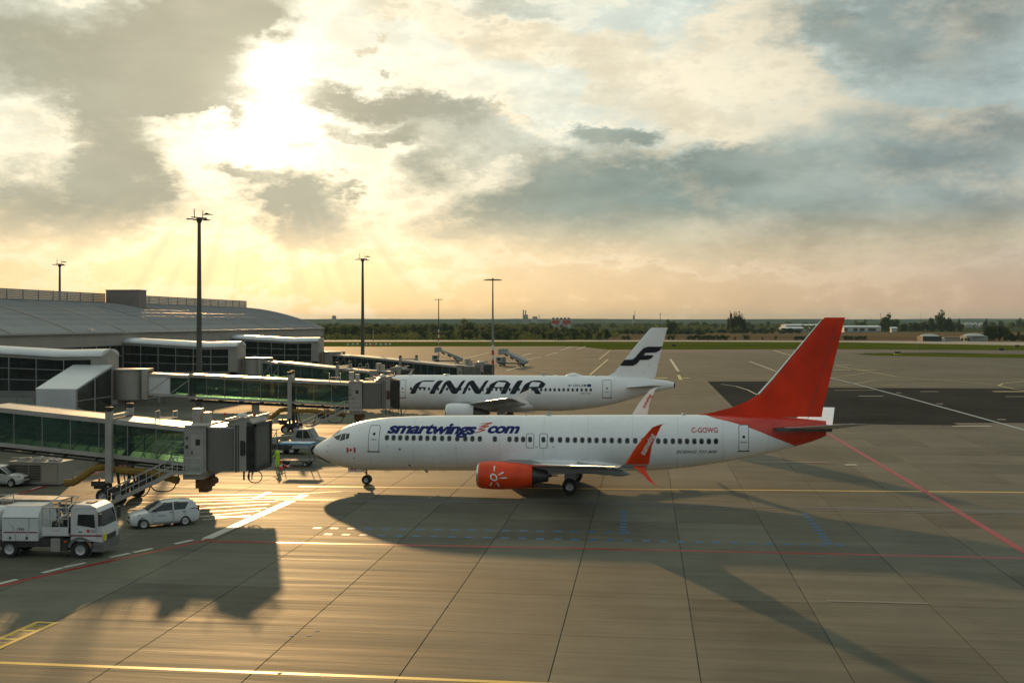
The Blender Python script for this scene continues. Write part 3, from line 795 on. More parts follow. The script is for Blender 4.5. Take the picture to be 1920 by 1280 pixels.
def foil_ring(xl, xt, y, z, th, tilt=0.0, n=9):
    """aerofoil ring: chord along x, thickness direction tilted from z towards -y by 'tilt'"""
    c = xt - xl
    ts = [0.5 * (1 - math.cos(PI * i / (n - 1))) for i in range(n)]
    h = [5 * th * (0.2969 * math.sqrt(t) - 0.126 * t - 0.3516 * t * t + 0.2843 * t ** 3 - 0.1036 * t ** 4) for t in ts]
    ty, tz = -math.sin(tilt), math.cos(tilt)
    up = [(xl + c * t, y + ty * k, z + tz * k) for t, k in zip(ts, h)]
    dn = [(xl + c * t, y - ty * k * 0.7, z - tz * k * 0.7) for t, k in list(zip(ts, h))[1:-1]]
    return up + dn[::-1]

def decal(name, polys, mapf, m_, parent, dz=0.12, holes=None, label=None):
    """flat print laid on a curved skin: 2-D polygons (world x, z) cut into low strips and mapped by mapf"""
    bm = bmesh.new()
    for vs, fs in polys:
        bv = [bm.verts.new((v[0], v[1], 0)) for v in vs]
        for f in fs:
            try: bm.faces.new([bv[i] for i in f])
            except ValueError: pass
    zs = [v.co.y for v in bm.verts]; k = math.ceil(min(zs) / dz) * dz
    while k < max(zs):
        bmesh.ops.bisect_plane(bm, geom=bm.verts[:] + bm.edges[:] + bm.faces[:], plane_co=(0, k, 0), plane_no=(0, 1, 0))
        k += dz
    bmesh.ops.triangulate(bm, faces=bm.faces)
    for v in bm.verts: v.co = Vector(mapf(v.co.x, v.co.y))
    me = bpy.data.meshes.new(name); bm.to_mesh(me); bm.free(); me.materials.append(m_)
    o = bpy.data.objects.new(name, me); COL.objects.link(o); o.parent = parent
    if label: o['label'] = label
    return o
def poly_tess(loops):
    L3 = [[Vector((p[0], p[1], 0)) for p in l] for l in loops]
    tris = tessellate_polygon(L3)
    return [p for l in loops for p in l], [tuple(t) for t in tris]
def rrect(x0, x1, z0, z1, r, n=4):
    pts = []
    for cx, cz, a0 in ((x1 - r, z1 - r, 0), (x0 + r, z1 - r, 90), (x0 + r, z0 + r, 180), (x1 - r, z0 + r, 270)):
        for k in range(n + 1):
            a = R_(a0 + 90 * k / n); pts.append((cx + r * math.cos(a), cz + r * math.sin(a)))
    return pts
def outline(x0, x1, z0, z1, r, w):
    return poly_tess([rrect(x0, x1, z0, z1, r), rrect(x0 + w, x1 - w, z0 + w, z1 - w, max(0.01, r - w))[::-1]])

def wheel(parent, c, r, w, rim_r=None, name='wheel'):
    mb = MB(); rr = rim_r or r * 0.52
    mb.revolve([(rr, -w / 2), (r * 0.93, -w / 2), (r, -w * 0.3), (r, w * 0.3), (r * 0.93, w / 2), (rr, w / 2)], c, 20, 'y')
    o = mb.build(name, M['tyre'], parent, smooth=40)
    mb = MB()
    mb.revolve([(rr, -w * 0.48), (rr * 0.9, -w * 0.40), (rr * 0.45, -w * 0.34), (rr * 0.38, -w * 0.52), (0.001, -w * 0.55)], c, 14, 'y')
    mb.revolve([(rr, w * 0.48), (rr * 0.9, w * 0.40), (rr * 0.45, w * 0.34), (0.001, w * 0.4)], c, 14, 'y')
    mb.build('rim', M['rim'], o, smooth=40)
    return o

def aircraft_window_mesh(w, h):
    return rrect(-w / 2, w / 2, -h / 2, h / 2, w * 0.42, 3)

def put_windows(fu, root, xs, z, w, h, blind=None):
    """one thin rounded pane, slightly bowed to the skin, repeated along the cabin"""
    shape = aircraft_window_mesh(w, h); fr = aircraft_window_mesh(w * 1.28, h * 1.2)
    x_ref = xs[len(xs) // 2]
    def y_at(dz, off): return fu.pt(x_ref, z + dz, -1, off)[1] - fu.pt(x_ref, z, -1, 0)[1]
    mb = MB()
    mb.loft([[(p[0], y_at(p[1], -0.01), p[1]) for p in shape], [(p[0], y_at(p[1], 0.012), p[1]) for p in shape]])
    base = None
    for k, x in enumerate(xs):
        for side in (-1, 1):
            if side == 1 and k % 2 and False: continue
            y = fu.pt(x, z, side)[1]
            if base is None:
                base = mb.build('cabin_window', M['win'], root); o = base
                m2 = MB(); m2.loft([[(p[0], y_at(p[1], -0.02), p[1]) for p in fr], [(p[0], y_at(p[1], 0.006), p[1]) for p in fr]])
                fbase = m2.build('window_frame', M['winfr'], base)
            else:
                o = inst('cabin_window', base, root)
            o.location = (x, y, z)
            sl_ = math.atan2(fu.pt(x + .15, z, side)[1] - fu.pt(x - .15, z, side)[1], .3)
            ex_ = (fu.pt(x, z + .15)[1] - fu.pt(x, z - .15)[1] - fu.pt(x_ref, z + .15)[1] + fu.pt(x_ref, z - .15)[1]) / .3
            o.rotation_euler = (-ex_, 0, sl_ + (PI if side == 1 else 0))
            if o is not base:
                f2 = inst('window_frame', fbase, o)
    return base

def livery_mask_material():
    """white fuselage with the red tail painted on: boundary follows a curve in the aircraft's own x, z"""
    m = M['white'].copy(); m.name = 'white_red_tail_paint'
    t = NT(m.node_tree); b = t.n['Principled BSDF']
    co = t.node('ShaderNodeTexCoord').outputs['Object']
    x, y, z = t.sep(co)
    fc = t.node('ShaderNodeFloatCurve'); cv = fc.mapping.curves[0]
    # curve: z (0.0 .. 6 m mapped to 0..1)  ->  x threshold (24..40 m mapped to 0..1)
    pts = MASK_PTS
    P = [((z_) / 6.0, (x_ - 24) / 16.0) for x_, z_ in pts]
    P.sort()
    while len(cv.points) < len(P): cv.points.new(0.5, 0.5)
    for p, q in zip(cv.points, P): p.location = q; p.handle_type = 'AUTO'
    fc.mapping.update()
    t.l.new(t.m('DIVIDE', z, 6.0), fc.inputs['Value'])
    thr = t.m('ADD', t.m('MULTIPLY', fc.outputs[0], 16.0), 24.0)
    f = t.m('GREATER_THAN', x, thr)
    # faint panel joints and streaky grime towards the belly
    old = b.inputs['Base Color'].links[0].from_socket
    pan = t.m('LESS_THAN', t.m('ABSOLUTE', t.m('SUBTRACT', t.m('FRACT', t.m('DIVIDE', x, 3.2)), 0.5)), 0.0035)
    gr = t.noise(t.vm('MULTIPLY', co, (0.5, 1, 3)), 1.2, 6, 0.65)
    base = t.mix(t.m('MULTIPLY', pan, 0.55), old, (0.35, 0.36, 0.36))
    base = t.mix(t.m('MULTIPLY', t.smooth(gr, 0.5, 0.75), t.smooth(z, 2.8, 1.3, 0.08, 0.45)), base, (0.42, 0.38, 0.30))
    red = t.mix(t.smooth(gr, 0.35, 0.65), (0.55, 0.03, 0.012), (0.66, 0.05, 0.02))
    t.l.new(t.mix(f, base, red), b.inputs['Base Color'])
    return m

# ---------------------------------------------------------------- airliner 1 (red tail)
AX, AY = -24.9, 82.4
jet = thing('airliner', 'white airliner with red fin, red engines and red split wingtips, parked nose to the left', 'airliner', (AX, AY, 0), 0, 'airliners on stand')
def J(px, py, dy=0.0):
    X, z = plane_pt(px, py, AY + dy); return (X - AX, z)
top_px = [(587.9, 844), (589.5, 840), (592.5, 835.5), (603, 827.5), (613, 822), (622.5, 817.5), (631.6, 809.5), (646, 800.5), (666.8, 792.6), (690, 787), (721, 782.6), (768, 780), (846, 778.4), (1000, 778), (1315, 777.5), (1450, 780), (1554, 789)]
bot_px = [(587.9, 844), (590, 850.7), (599, 857.5), (617, 866), (638, 872.8), (654, 876.6), (685, 880.3), (716, 881), (1000, 881.5), (1192, 882), (1270, 877.5), (1348, 867), (1400, 858), (1452, 846), (1489, 836.8), (1517.6, 829), (1546, 818), (1554, 812)]
ft = [J(*p) for p in top_px]; fb = [J(*p) for p in bot_px]
x00 = ft[0][0]; ft = [(x - x00 if i == 0 else x, z) for i, (x, z) in enumerate(ft)]; fb = [(0.0 if i == 0 else x, z) for i, (x, z) in enumerate(fb)]
def dense(tab, xs): return [(x, smooth_tab(tab, x)) for x in xs]
xs_n = [0, .03, .08, .15, .25, .4, .6, .85, 1.15, 1.5, 1.9, 2.3, 2.8, 3.4, 4.1, 5, 6, 7.5, 9, 11, 13, 15, 17, 19, 21, 23, 24, 25, 26, 27, 28, 29, 30, 31, 32, 33, 34, 35, 36, 36.8, 37.4, 37.75]
ft = [(x, z) for x, z in ft if x >= 0]; fb = [(x, z) for x, z in fb if x >= 0]
ft = [(xx, smooth_tab(ft, xx)) for xx in xs_n]; fb = [(xx, smooth_tab(fb, xx)) for xx in xs_n]
hw1 = [(0, .02), (.03, .16), (.08, .27), (.15, .38), (.25, .5), (.4, .66), (.6, .82), (.85, 1.0), (1.15, 1.17), (1.5, 1.32), (1.9, 1.46), (2.3, 1.57), (2.8, 1.67), (3.4, 1.76), (4.1, 1.83), (5, 1.87), (6, 1.88), (25, 1.88), (27, 1.80), (29, 1.62), (31, 1.36), (33, 1.05), (35, .70), (36.5, .46), (37.75, .26)]
fu = Fuse(ft, fb, hw1, 37.75)
MASK_PTS = [(J(1489, 837)[0] - 0.1, J(1489, 837)[1] - 0.2), (J(1450, 817, -1)[0], J(1450, 817)[1]), (J(1400, 797, -1.6)[0], J(1400, 797)[1]),
            (J(1368, 788, -1.5)[0], J(1368, 788)[1]), (J(1340, 782, -1)[0], J(1340, 782)[1]), (J(1312, 778)[0], J(1312, 778)[1] + 0.15)]
MASK_PTS = [(40.0, 0.0)] + [(J(1495, 838)[0], J(1495, 838)[1])] + MASK_PTS[1:] + [(26.0, 6.0)]
M['livery'] = livery_mask_material()
mb = MB(); mb.loft(fu.mesh(xs_n, 44), (True, True)); mb.build('fuselage', M['livery'], jet, smooth=35)
# chin: black nose scuff below the radome
mb = MB()
pts = []
for x in (0.25, 0.5, 0.8, 1.1, 1.45):
    zc, rh, w = fu.dims(x)
    ring = []
    for a in range(-8, 9):
        ang = R_(-90 + a * (8.5 - 2.6 * x))
        ring.append((x, (w + 0.006) * math.cos(ang), zc + (rh + 0.006) * math.sin(ang)))
    pts.append(ring)
mb.loft(pts, (False, False), closed=False); mb.build('radome_scuff', M['black'], jet)
# cockpit glazing: each pane a piece of its own, both sides
pane_px = [[(632, 816.5), (641, 813.2), (638.5, 823.0), (629.5, 820.5)], [(642.6, 813), (655, 812.4), (654.2, 819.5), (640.2, 823.6)]]
panes_px = [[(624.0, 819.3), (640.2, 813.2), (636.8, 824.3), (631, 823.0)],
            [(642.0, 813.0), (648.8, 812.2), (648.6, 823.0), (638.4, 825.4)],
            [(650.4, 812.2), (656.6, 812.3), (656.2, 820.6), (650.2, 822.6)]]
for side in (-1, 1):
    for P4 in panes_px:
        q = [J(*p, -1.2) for p in P4]
        n_ = 4; grid = []
        for i in range(n_ + 1):
            row = []
            for j in range(n_ + 1):
                u_, v_ = i / n_, j / n_
                x = (q[0][0] * (1 - u_) + q[1][0] * u_) * (1 - v_) + (q[3][0] * (1 - u_) + q[2][0] * u_) * v_
                z = (q[0][1] * (1 - u_) + q[1][1] * u_) * (1 - v_) + (q[3][1] * (1 - u_) + q[2][1] * u_) * v_
                row.append(fu.pt(max(0.3, x), z, side, 0.012))
            grid.append(row)
        mb = MB(); vs = [p for r in grid for p in r]
        mb.add(vs, [(i * (n_ + 1) + j, (i + 1) * (n_ + 1) + j, (i + 1) * (n_ + 1) + j + 1, i * (n_ + 1) + j + 1) for i in range(n_) for j in range(n_)])
        mb.build('cockpit_window', M['carwin'], jet, smooth=60)
# front windscreens facing forward
for side in (-1, 1):
    mb = MB(); vs = []
    for i in range(4):
        for j in range(4):
            x = 1.55 + 0.62 * j / 3 ; yy = side * (0.06 + (0.62 + 0.15 * j / 3) * i / 3)
            zc, rh, w = fu.dims(x)
            z = zc + rh * math.sqrt(max(0, 1 - (yy / w) ** 2)) + 0.012
            vs.append((x, yy, z))
    mb.add(vs, [(i * 4 + j, (i + 1) * 4 + j, (i + 1) * 4 + j + 1, i * 4 + j + 1) for i in range(3) for j in range(3)])
    mb.build('cockpit_window', M['carwin'], jet, smooth=60)
# cabin windows (positions read off the photograph)
wx = [725.0, 737.5, 750, 762.6, 775.2, 788.2, 801.2, 814.2, 828.6, 842.2, 857.2, 872.2, 885.6, 899.5, 927.8, 955.2, 968.2, 980.8, 993.8, 1018.8, 1034.6, 1050, 1064.2, 1078.2, 1091.8, 1105.2, 1118.5, 1132.8, 1147, 1161.8, 1176.2, 1191, 1206,
      1234.2, 1247.6, 1261.6, 1275, 1288.4, 1302.2, 1315.8, 1329.6, 1343]
WZ = J(1000, 823.6, -1.85)[1]
put_windows(fu, jet, [J(p, 823, -1.87)[0] for p in wx] + [J(1220, 823, -1.87)[0]], WZ, 0.27, 0.36)
def door(root, fu_, Jf, px0, px1, py0, py1, w=0.045, window=None, name='door', sill=True, rad=0.16, ml='line'):
    x0, z1 = Jf(px0, py0, -1.8); x1, z0 = Jf(px1, py1, -1.8)
    mp = lambda x, z: fu_.pt(x, z, -1, 0.006)
    d = decal(name, [poly_tess([rrect(x0, x1, z0, z1, rad)])], lambda x, z: fu_.pt(x, z, -1, 0.004), M['white'], root)
    decal('door_seal', [outline(x0 - .01, x1 + .01, z0 - .01, z1 + .01, rad, w)], mp, M[ml], d)
    if sill:
        decal('door_sill', [poly_tess([[(x0 - .06, z0 - .03), (x1 + .06, z0 - .03), (x1 + .06, z0 + .05), (x0 - .06, z0 + .05)]])], lambda x, z: fu_.pt(x, z, -1, 0.015), M['dkmetal'], d)
    if window:
        cx, cz = (x0 + x1) / 2, Jf(px0, window, -1.8)[1]
        decal('door_window', [poly_tess([rrect(cx - .1, cx + .1, cz - .1, cz + .1, .09)])], lambda x, z: fu_.pt(x, z, -1, 0.012), M['win'], d)
        decal('door_handle', [poly_tess([[(cx - .22, cz - .42), (cx + .22, cz - .42), (cx + .22, cz - .36), (cx - .22, cz - .36)]])], lambda x, z: fu_.pt(x, z, -1, 0.012), M['greytxt'], d)
    return d
door(jet, fu, J, 690.5, 711, 798, 846.5, window=813.5)
door(jet, fu, J, 1386.3, 1405.5, 797.8, 848, window=820)
door(jet, fu, J, 986.5, 1001.5, 812.5, 840, sill=False, name='emergency_exit')
door(jet, fu, J, 1011.5, 1026.5, 812.5, 840, sill=False, name='emergency_exit')
# lettering
def word(s, Jf, fu_, root, px0, px1, py_base, py_top, m_, name, bold=0.0, shear=0.0, spacing=1.0, dy=-1.8, side=-1, label=None, off=0.007):
    vs, fs, wd = text_tris(s, bold, shear, spacing)
    x0, zb = Jf(px0, py_base, dy); x1, zt = Jf(px1, py_top, dy)
    V = [(x0 + (x1 - x0) * v[0], zb + (zt - zb) * v[1]) for v in vs]
    return decal(name, [(V, fs)], lambda x, z: fu_.pt(x, z, side, off), m_, root, label=label)
# x-height words: cap height 0.7 em -> x-height about 0.72 of that in this face
word('smartwings', J, fu, jet, 724.5, 892, 811.8, 795.0, M['navy'], 'lettering', 0.03, 0.33, 0.93)
word('com', J, fu, jet, 913.5, 973, 811.4, 794.5, M['navy'], 'lettering', 0.03, 0.33, 0.93)
word('smartwings', J, fu, jet, 725.6, 893.1, 811.4, 794.6, M['navy'], 'lettering', 0.03, 0.33, 0.93, off=.011)
word('com', J, fu, jet, 914.6, 974.1, 811.0, 794.1, M['navy'], 'lettering', 0.03, 0.33, 0.93, off=.011)
zz_ = [(745, 137, 8), (1055, 114, 17), (725, 208, 10), (980, 190, 17), (702, 270, 11), (890, 282, 17), (635, 355, 14)]
P2 = [(J(845 + a / 13.714, 785 + b / 13.714, -1.6), c / 13.714 / 26) for a, b, c in zz_]
polys = []
for (a, wa), (b, wb) in zip(P2[:-1], P2[1:]):
    a, b = Vector(a), Vector(b); d = (b - a).normalized(); n_ = Vector((-d.y, d.x))
    mid = (a + b) / 2
    polys.append(([tuple(a + n_ * wa * .5), tuple(mid + n_ * (wa + wb) * .42), tuple(b + n_ * wb * .9), tuple(b - n_ * wb * .9), tuple(mid - n_ * (wa + wb) * .42), tuple(a - n_ * wa * .5)], [(0, 1, 2, 3, 4, 5)]))
decal('zigzag_emblem', polys, lambda x, z: fu.pt(x, z, -1, 0.009), M['scrib'], jet)
word('C-GOWG', J, fu, jet, 1297, 1346.5, 811, 802.6, M['redtxt'], 'lettering', 0.022, 0, 1.05)
word('BOEING 737-800', J, fu, jet, 1268, 1345, 849.2, 845.0, M['greytxt'], 'lettering', 0.02, 0.3)
# maple-leaf flag
def quad(Jf, a, b, c, d, dy=-1.7):
    x0, z1 = Jf(a, b, dy); x1, z0 = Jf(c, d, dy); return ([(x0, z0), (x1, z0), (x1, z1), (x0, z1)], [(0, 1, 2, 3)])
leaf = [(0, 1), (.14, .62), (.36, .74), (.28, .3), (.5, .5), (.58, .34), (.86, .36), (.74, .12), (.86, 0), (.42, -.34), (.48, -.52), (.05, -.44), (.05, -.9), (-.05, -.9), (-.05, -.44), (-.48, -.52), (-.42, -.34), (-.86, 0), (-.74, .12), (-.86, .36), (-.58, .34), (-.5, .5), (-.28, .3), (-.36, .74), (-.14, .62)]
cx_, cz_ = J(658.3, 843, -1.6)
decal('flag', [quad(J, 649.8, 838.4, 653.3, 848), quad(J, 663.4, 838.4, 667.2, 848), poly_tess([[(cx_ + .15 * p[0], cz_ + .16 * p[1]) for p in leaf]])], lambda x, z: fu.pt(x, z, -1, 0.007), M['redtxt'], jet)
# small service ports
for k, (px, py, r) in enumerate(((751, 841, .09), (612, 837, .05), (610.5, 847, .05), (664, 858, .05), (766, 873, .09), (704, 881, .0), (856, 839, .05), (1006, 837, .05), (1038, 837, .05), (728, 836, .04))):
    if r == 0: continue
    cx, cz = J(px, py, -1.6)
    decal('service_port', [([(cx + r * math.cos(a * PI / 5), cz + r * math.sin(a * PI / 5)) for a in range(10)], [tuple(range(10))])], lambda x, z: fu.pt(x, z, -1, 0.007), M['greytxt'], jet)
# blade aerials
def blade(root, x, z, h=0.35, c=0.4, y=0, m_=None, dn=False, name='blade_aerial'):
    s = -1 if dn else 1
    mb = MB(); mb.prism([(x, z - 0.12 * s), (x + c, z - 0.12 * s), (x + c + h * .55, z + h * s), (x + c * .35 + h * .55, z + h * s)], y - 0.03, y + 0.03)
    return mb.build(name, m_ or M['winfr'], root)
blade(jet, J(1021, 779)[0], 5.27); blade(jet, J(1272, 779)[0], 5.27, 0.3)
blade(jet, J(792, 881)[0], 1.32, 0.36, 0.3, -0.2, dn=True)
# fin with dorsal fillet
fl = [(780, 1380, 1543), (770, 1362, 1541)]
fin_s = [((1300, 779), (1541, 790)), ((1335, 773), (1541.5, 780)), ((1374, 763), (1543.5, 770)), ((1400, 752.5), (1546, 757)), ((1423, 739), (1549.5, 740)),
         ((1450, 709), (1556.5, 709)), ((1500, 649), (1571, 649)), ((1540, 601), (1583, 601)), ((1546.5, 595), (1584.5, 594))]
rings = []
for k, (a, b) in enumerate(fin_s):
    xl, z = J(*a); xt, _ = J(*b)
    th = (0.9, 0.9, 0.85, 0.8, 0.72, 0.62, 0.42, 0.30, 0.16)[k]
    r = foil_ring(xl, xt, 0, 0, th / 2)
    # chord along x, thickness along y
    r = [(p[0], p[2], z) for p in r]
    # keep the dorsal fillet thin at its nose
    rings.append([(x, y * (1 if k > 3 else min(1, ((x - xl) / (xt - xl) + 0.08))), z_) for x, y, z_ in r])
mb = MB(); mb.loft(rings, (True, True)); fin = mb.build('fin', M['redfin'], jet, smooth=50)
mb = MB()
le = [J(1423, 739), J(1450, 709), J(1500, 649), J(1540, 601)]
mb.tube([(x - 0.02, 0, z) for x, z in le], [0.09, .075, .06, .045], 8); mb.build('leading_edge', M['alu'], fin, smooth=60)
def on_fin(rings_, n_=9, off=0.012):
    zz = [r[0][2] for r in rings_]
    def f(x, z):
        i = 0
        for i in range(len(rings_) - 1):
            if z <= zz[i + 1]: break
        t = max(0, min(1, (z - zz[i]) / max(1e-4, zz[i + 1] - zz[i])))
        rl = [tuple(a * (1 - t) + b * t for a, b in zip(p, q)) for p, q in zip(rings_[i][:n_], rings_[i + 1][:n_])]
        return (x, -(interp([(p[0], abs(p[1])) for p in rl], x) + off), z)
    return f
ofin = on_fin(rings)
def strip_poly(pts, w):
    out = []
    for a, b in zip(pts[:-1], pts[1:]):
        n = max(1, int(math.hypot(b[0] - a[0], b[1] - a[1]) / .4)); 
        for k in range(n):
            p = Vector((a[0] + (b[0] - a[0]) * k / n, a[1] + (b[1] - a[1]) * k / n)); q = Vector((a[0] + (b[0] - a[0]) * (k + 1) / n, a[1] + (b[1] - a[1]) * (k + 1) / n))
            d = (q - p).normalized(); nn = Vector((-d.y, d.x)) * w / 2
            out.append(([tuple(p + nn), tuple(q + nn), tuple(q - nn), tuple(p - nn)], [(0, 1, 2, 3)]))
    return out
decal('rudder_gap', strip_poly([J(1513, 789), J(1535, 720), J(1570, 600)], .035) + strip_poly([J(1570, 600), J(1584, 600)], .03) + strip_poly([J(1560, 634), J(1577, 634)], .02), ofin, M['dkmetal'], fin, dz=.5)
# stabilisers (near, far)
def surf(name, root, secs, m_, n=9, label=None, sm=50):
    mb = MB(); mb.loft([foil_ring(*s_, n=n) for s_ in secs], (True, True))
    return mb.build(name, m_, root, smooth=sm)
for sd in (-1, 1):
    st = surf('stabiliser', jet, [(34.2, 38.2, sd * 0.35, 4.56, .19, 0), (34.9, 38.4, sd * 1.2, 4.66, .17, 0), (38.0, 39.5, sd * 7.0, 5.5, .07, 0), (38.35, 39.55, sd * 7.18, 5.53, .03, 0)], M['wing'] if sd < 0 else M['white'])
mb = MB()
for sd in (-1,):
    pts = [(x, z) for x, z in ((35.0, 4.4), (35.1, 5.0), (35.2, 5.0), (35.25, 4.4))]
mb.box(34.0, 38.0, -1.25, 1.25, 4.44, 4.66); mb.build('stabiliser_root', M['dkmetal'], jet)
# APU exhaust
mb = MB(); x1_ = 37.7; zc, rh, w = fu.dims(37.7)
mb.revolve([(w * 1.02, 0), (w * 0.95, .28), (w * 0.7, .3), (w * .65, 0.05)], (37.70, 0, zc), 14, 'x', cap=(True, True)); mb.build('tail_exhaust', M['dkmetal'], jet, smooth=40)
# wings
def tipz(y): return 1.86 + (abs(y) - 1.5) * 0.1135
def xle(y): return 23.3 - 0.523 * (17 - abs(y))
def xte(y):
    y = abs(y); return 21.6 if y < 5.8 else 21.65 + (24.95 - 21.65) * (y - 5.8) / (17 - 5.8)
for sd in (-1, 1):
    W = []
    for y, th in ((1.2, .95), (1.9, .9), (3.2, .72), (4.8, .58), (7, .46), (10, .36), (13, .27), (16, .20)):
        xl = xle(y) - (0.9 if y < 2 else 0.45 if y < 4 else 0.0)
        W.append((xl, xte(y), sd * y, tipz(y) + (y / 16) ** 2 * 0.12, th / 2, 0))
    def wz(px, py, dy=-17.5): return J(px, py, dy)
    nw = len(W)
    W += [(23.15, 24.9, sd * 16.75, 3.68, .085, sd * -R_(8)), (23.45, 25.0, sd * 17.15, 3.80, .08, sd * -R_(30)),
          (23.75, 25.1, sd * 17.42, 4.02, .07, sd * -R_(55))]
    wing = surf('wing', jet, W, M['wing'], 11)
    # bright leading edge
    mb = MB(); mb.tube([(xle(y) + 0.03, sd * y, tipz(y) + (y / 16) ** 2 * 0.12) for y in (2.6, 4.8, 8, 12, 15.5, 16.7)], [.16, .13, .10, .08, .06, .05], 8)
    mb.build('slat', M['alu'], wing, smooth=60)
    # flap and aileron panels slightly proud on top, straight gaps between
    for (ya, yb) in ((2.2, 5.6), (6.2, 11.6), (12.0, 15.6)):
        mb = MB()
        A = []
        for y in (ya, yb):
            t0 = 0.74; c = xte(y) - xle(y); th = interp(((1.2, .95), (4.8, .58), (10, .36), (16, .2)), y) / 2
            zt = tipz(y) + (y / 16) ** 2 * 0.12
            A.append([(xle(y) + c * t0, sd * y, zt + th * 0.62 + .012), (xte(y) + .04, sd * y, zt + 0.02), (xte(y) + .04, sd * y, zt - 0.03), (xle(y) + c * t0, sd * y, zt - th * 0.35)])
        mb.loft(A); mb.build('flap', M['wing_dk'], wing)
    # blended upper winglet and lower scimitar fin
    up = [((1177.5, 862), (1212, 862)), ((1193, 836), (1222, 836)), ((1206, 820), (1229, 820)), ((1223, 800.5), (1238, 800.5)), ((1231, 797), (1240, 797)), ((1240, 794.3), (1243.5, 794.3)), ((1248.3, 792.8), (1249, 792.8))]
    secs = [(23.45, 25.0, sd * 17.15, 3.80, .08, sd * -R_(30)), (23.75, 25.1, sd * 17.42, 4.02, .07, sd * -R_(55))]
    for k, (a, b) in enumerate(up):
        xl, z = wz(*a); xt, _ = wz(*b)
        secs.append((xl, xt, sd * (17.5 + 0.05 * k), z, (.06, .05, .045, .035, .03, .02, .012)[k], sd * -R_(80)))
    secs = secs[2:]
    secs = [(23.74, 25.1, sd * 17.42, 4.0, .07, sd * -R_(55))] + secs[1:]
    def two_side(name, secs, root):
        mb = MB(); rr = [foil_ring(*s_, n=9) for s_ in secs]; n = len(rr[0])
        mb.loft(rr, (True, True))
        o = mb.build(name, [M['red'], M['whitetxt']], root, smooth=50)
        for p in o.data.polygons: p.material_index = 0 if (p.normal.y * sd > 0.02 or name == 'lower_winglet') else 1
        return o
    wl_ = two_side('winglet', secs, wing)
    lo = [((1183, 871), (1210, 871)), ((1192, 879.5), (1210, 879.5)), ((1201, 887), (1213.5, 887)), ((1209, 895), (1219, 895)), ((1217, 903), (1225, 903)), ((1225, 907), (1229.5, 907)), ((1232.5, 908.8), (1233.3, 908.8))]
    secs = []
    for k, (a, b) in enumerate(lo):
        xl, z = wz(*a); xt, _ = wz(*b)
        secs.append((xl, xt, sd * (17.22 + 0.10 * k), z, (.05, .045, .04, .035, .03, .02, .01)[k], sd * R_(65)))
    lw = two_side('lower_winglet', secs, wing)
    mb = MB(); mb.tube([(s_[0] - 0.01, s_[2], s_[3]) for s_ in secs[1:6]], [.03, .03, .028, .025, .02], 6); mb.build('leading_edge', M['alu'], lw, smooth=60)
    # wordmark along the winglet (reads upwards on the outer face, inner face on the far side)
    vs, fs, wd = text_tris('sunwing', 0.02, 0.1, 1.0)
    a_ = Vector(wz(1208.0, 853)); b_ = Vector(wz(1229.5, 815)); d_ = (b_ - a_); L_ = d_.length; d_ /= L_; n_ = Vector((-d_.y, d_.x))
    V = []
    for v in vs:
        q = a_ + d_ * L_ * v[0] + n_ * (v[1] * 0.34)
        V.append((q.x, q.y))
    if sd < 0: decal('lettering', [(V, fs)], lambda x, z: (x, -17.5 - 0.062 - max(0, z - 4.2) * 0.105, z), M['whitetxt'], wl_)
    else: decal('lettering', [(V, fs)], lambda x, z: (x, 17.5 - 0.075 + max(0, z - 4.2) * 0.10, z), M['redtxt'], wl_)
    # flap track fairings
    for y, s_ in ((3.6, .75), (7.2, .7), (9.9, .62), (12.6, .55)):
        x0 = xte(y) - 2.3 * s_; zc0 = tipz(y) - 0.20
        mb = MB(); prof = ((0, .02), (.35, .14), (1.0, .2), (1.9, .17), (2.6, .09), (3.0, .01))
        mb.loft([[(x0 + a * s_, sd * y + r * .8 * math.cos(t), zc0 - 0.05 * a + r * 1.3 * math.sin(t)) for t in [2 * PI * k / 10 for k in range(10)]] for a, r in prof], (True, True))
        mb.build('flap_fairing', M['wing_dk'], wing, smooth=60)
    # engine
    ey = sd * 4.83; ex0 = 13.25; ez = 1.44
    prof = [(0.0, .80), (.04, .86), (.14, .915), (.35, .965), (.9, 1.01), (1.7, 1.02), (2.6, .97), (3.3, .90), (3.9, .80)]
    def nac(prof_, sc=1.0, x0=ex0, flat_=True, n=28):
        rr = []
        for a, r in prof_:
            ring = []
            for k in range(n):
                t = 2 * PI * k / n; zr = math.sin(t)
                f = 0.93 if (zr < -0.2 and flat_) else 1.0
                ring.append((x0 + a, ey + r * 1.02 * math.cos(t), ez + 0.02 + r * zr * (f if zr < 0 else 1.0)))
            rr.append(ring)
        return rr
    mb = MB(); mb.loft(nac(prof[2:]), (False, False)); eng = mb.build('engine_cowl', M['red'], jet, smooth=50)
    mb = MB(); mb.loft(nac([(.5, .70), (.2, .74), (.04, .78), (0, .81), (.04, .86), (.14, .917)]), (False, False)); mb.build('intake_lip', M['alu'], eng, smooth=60)
    mb = MB(); mb.loft(nac([(.5, .70), (.9, .76)]), (False, False)); mb.revolve([(0.76, .9), (.3, .88), (.12, .62), (0.01, .5)], (ex0, ey, ez), 20, 'x', (True, True)); mb.build('fan', M['dark'], eng, smooth=50)
    mb = MB(); mb.loft(nac([(3.9, .79), (3.6, .74), (3.55, .58)], flat_=False), (False, False))
    mb.revolve([(.56, 3.5), (.60, 3.95), (.52, 4.4), (.42, 4.95), (.38, 4.95), (.34, 4.6)], (ex0, ey, ez + .08), 20, 'x', (True, True))
    mb.revolve([(.17, 4.6), (.12, 5.1), (.05, 5.25), (.035, 5.62), (.001, 5.64)], (ex0, ey, ez + .08), 12, 'x', (True, True)); mb.build('exhaust', M['dkmetal'], eng, smooth=45)
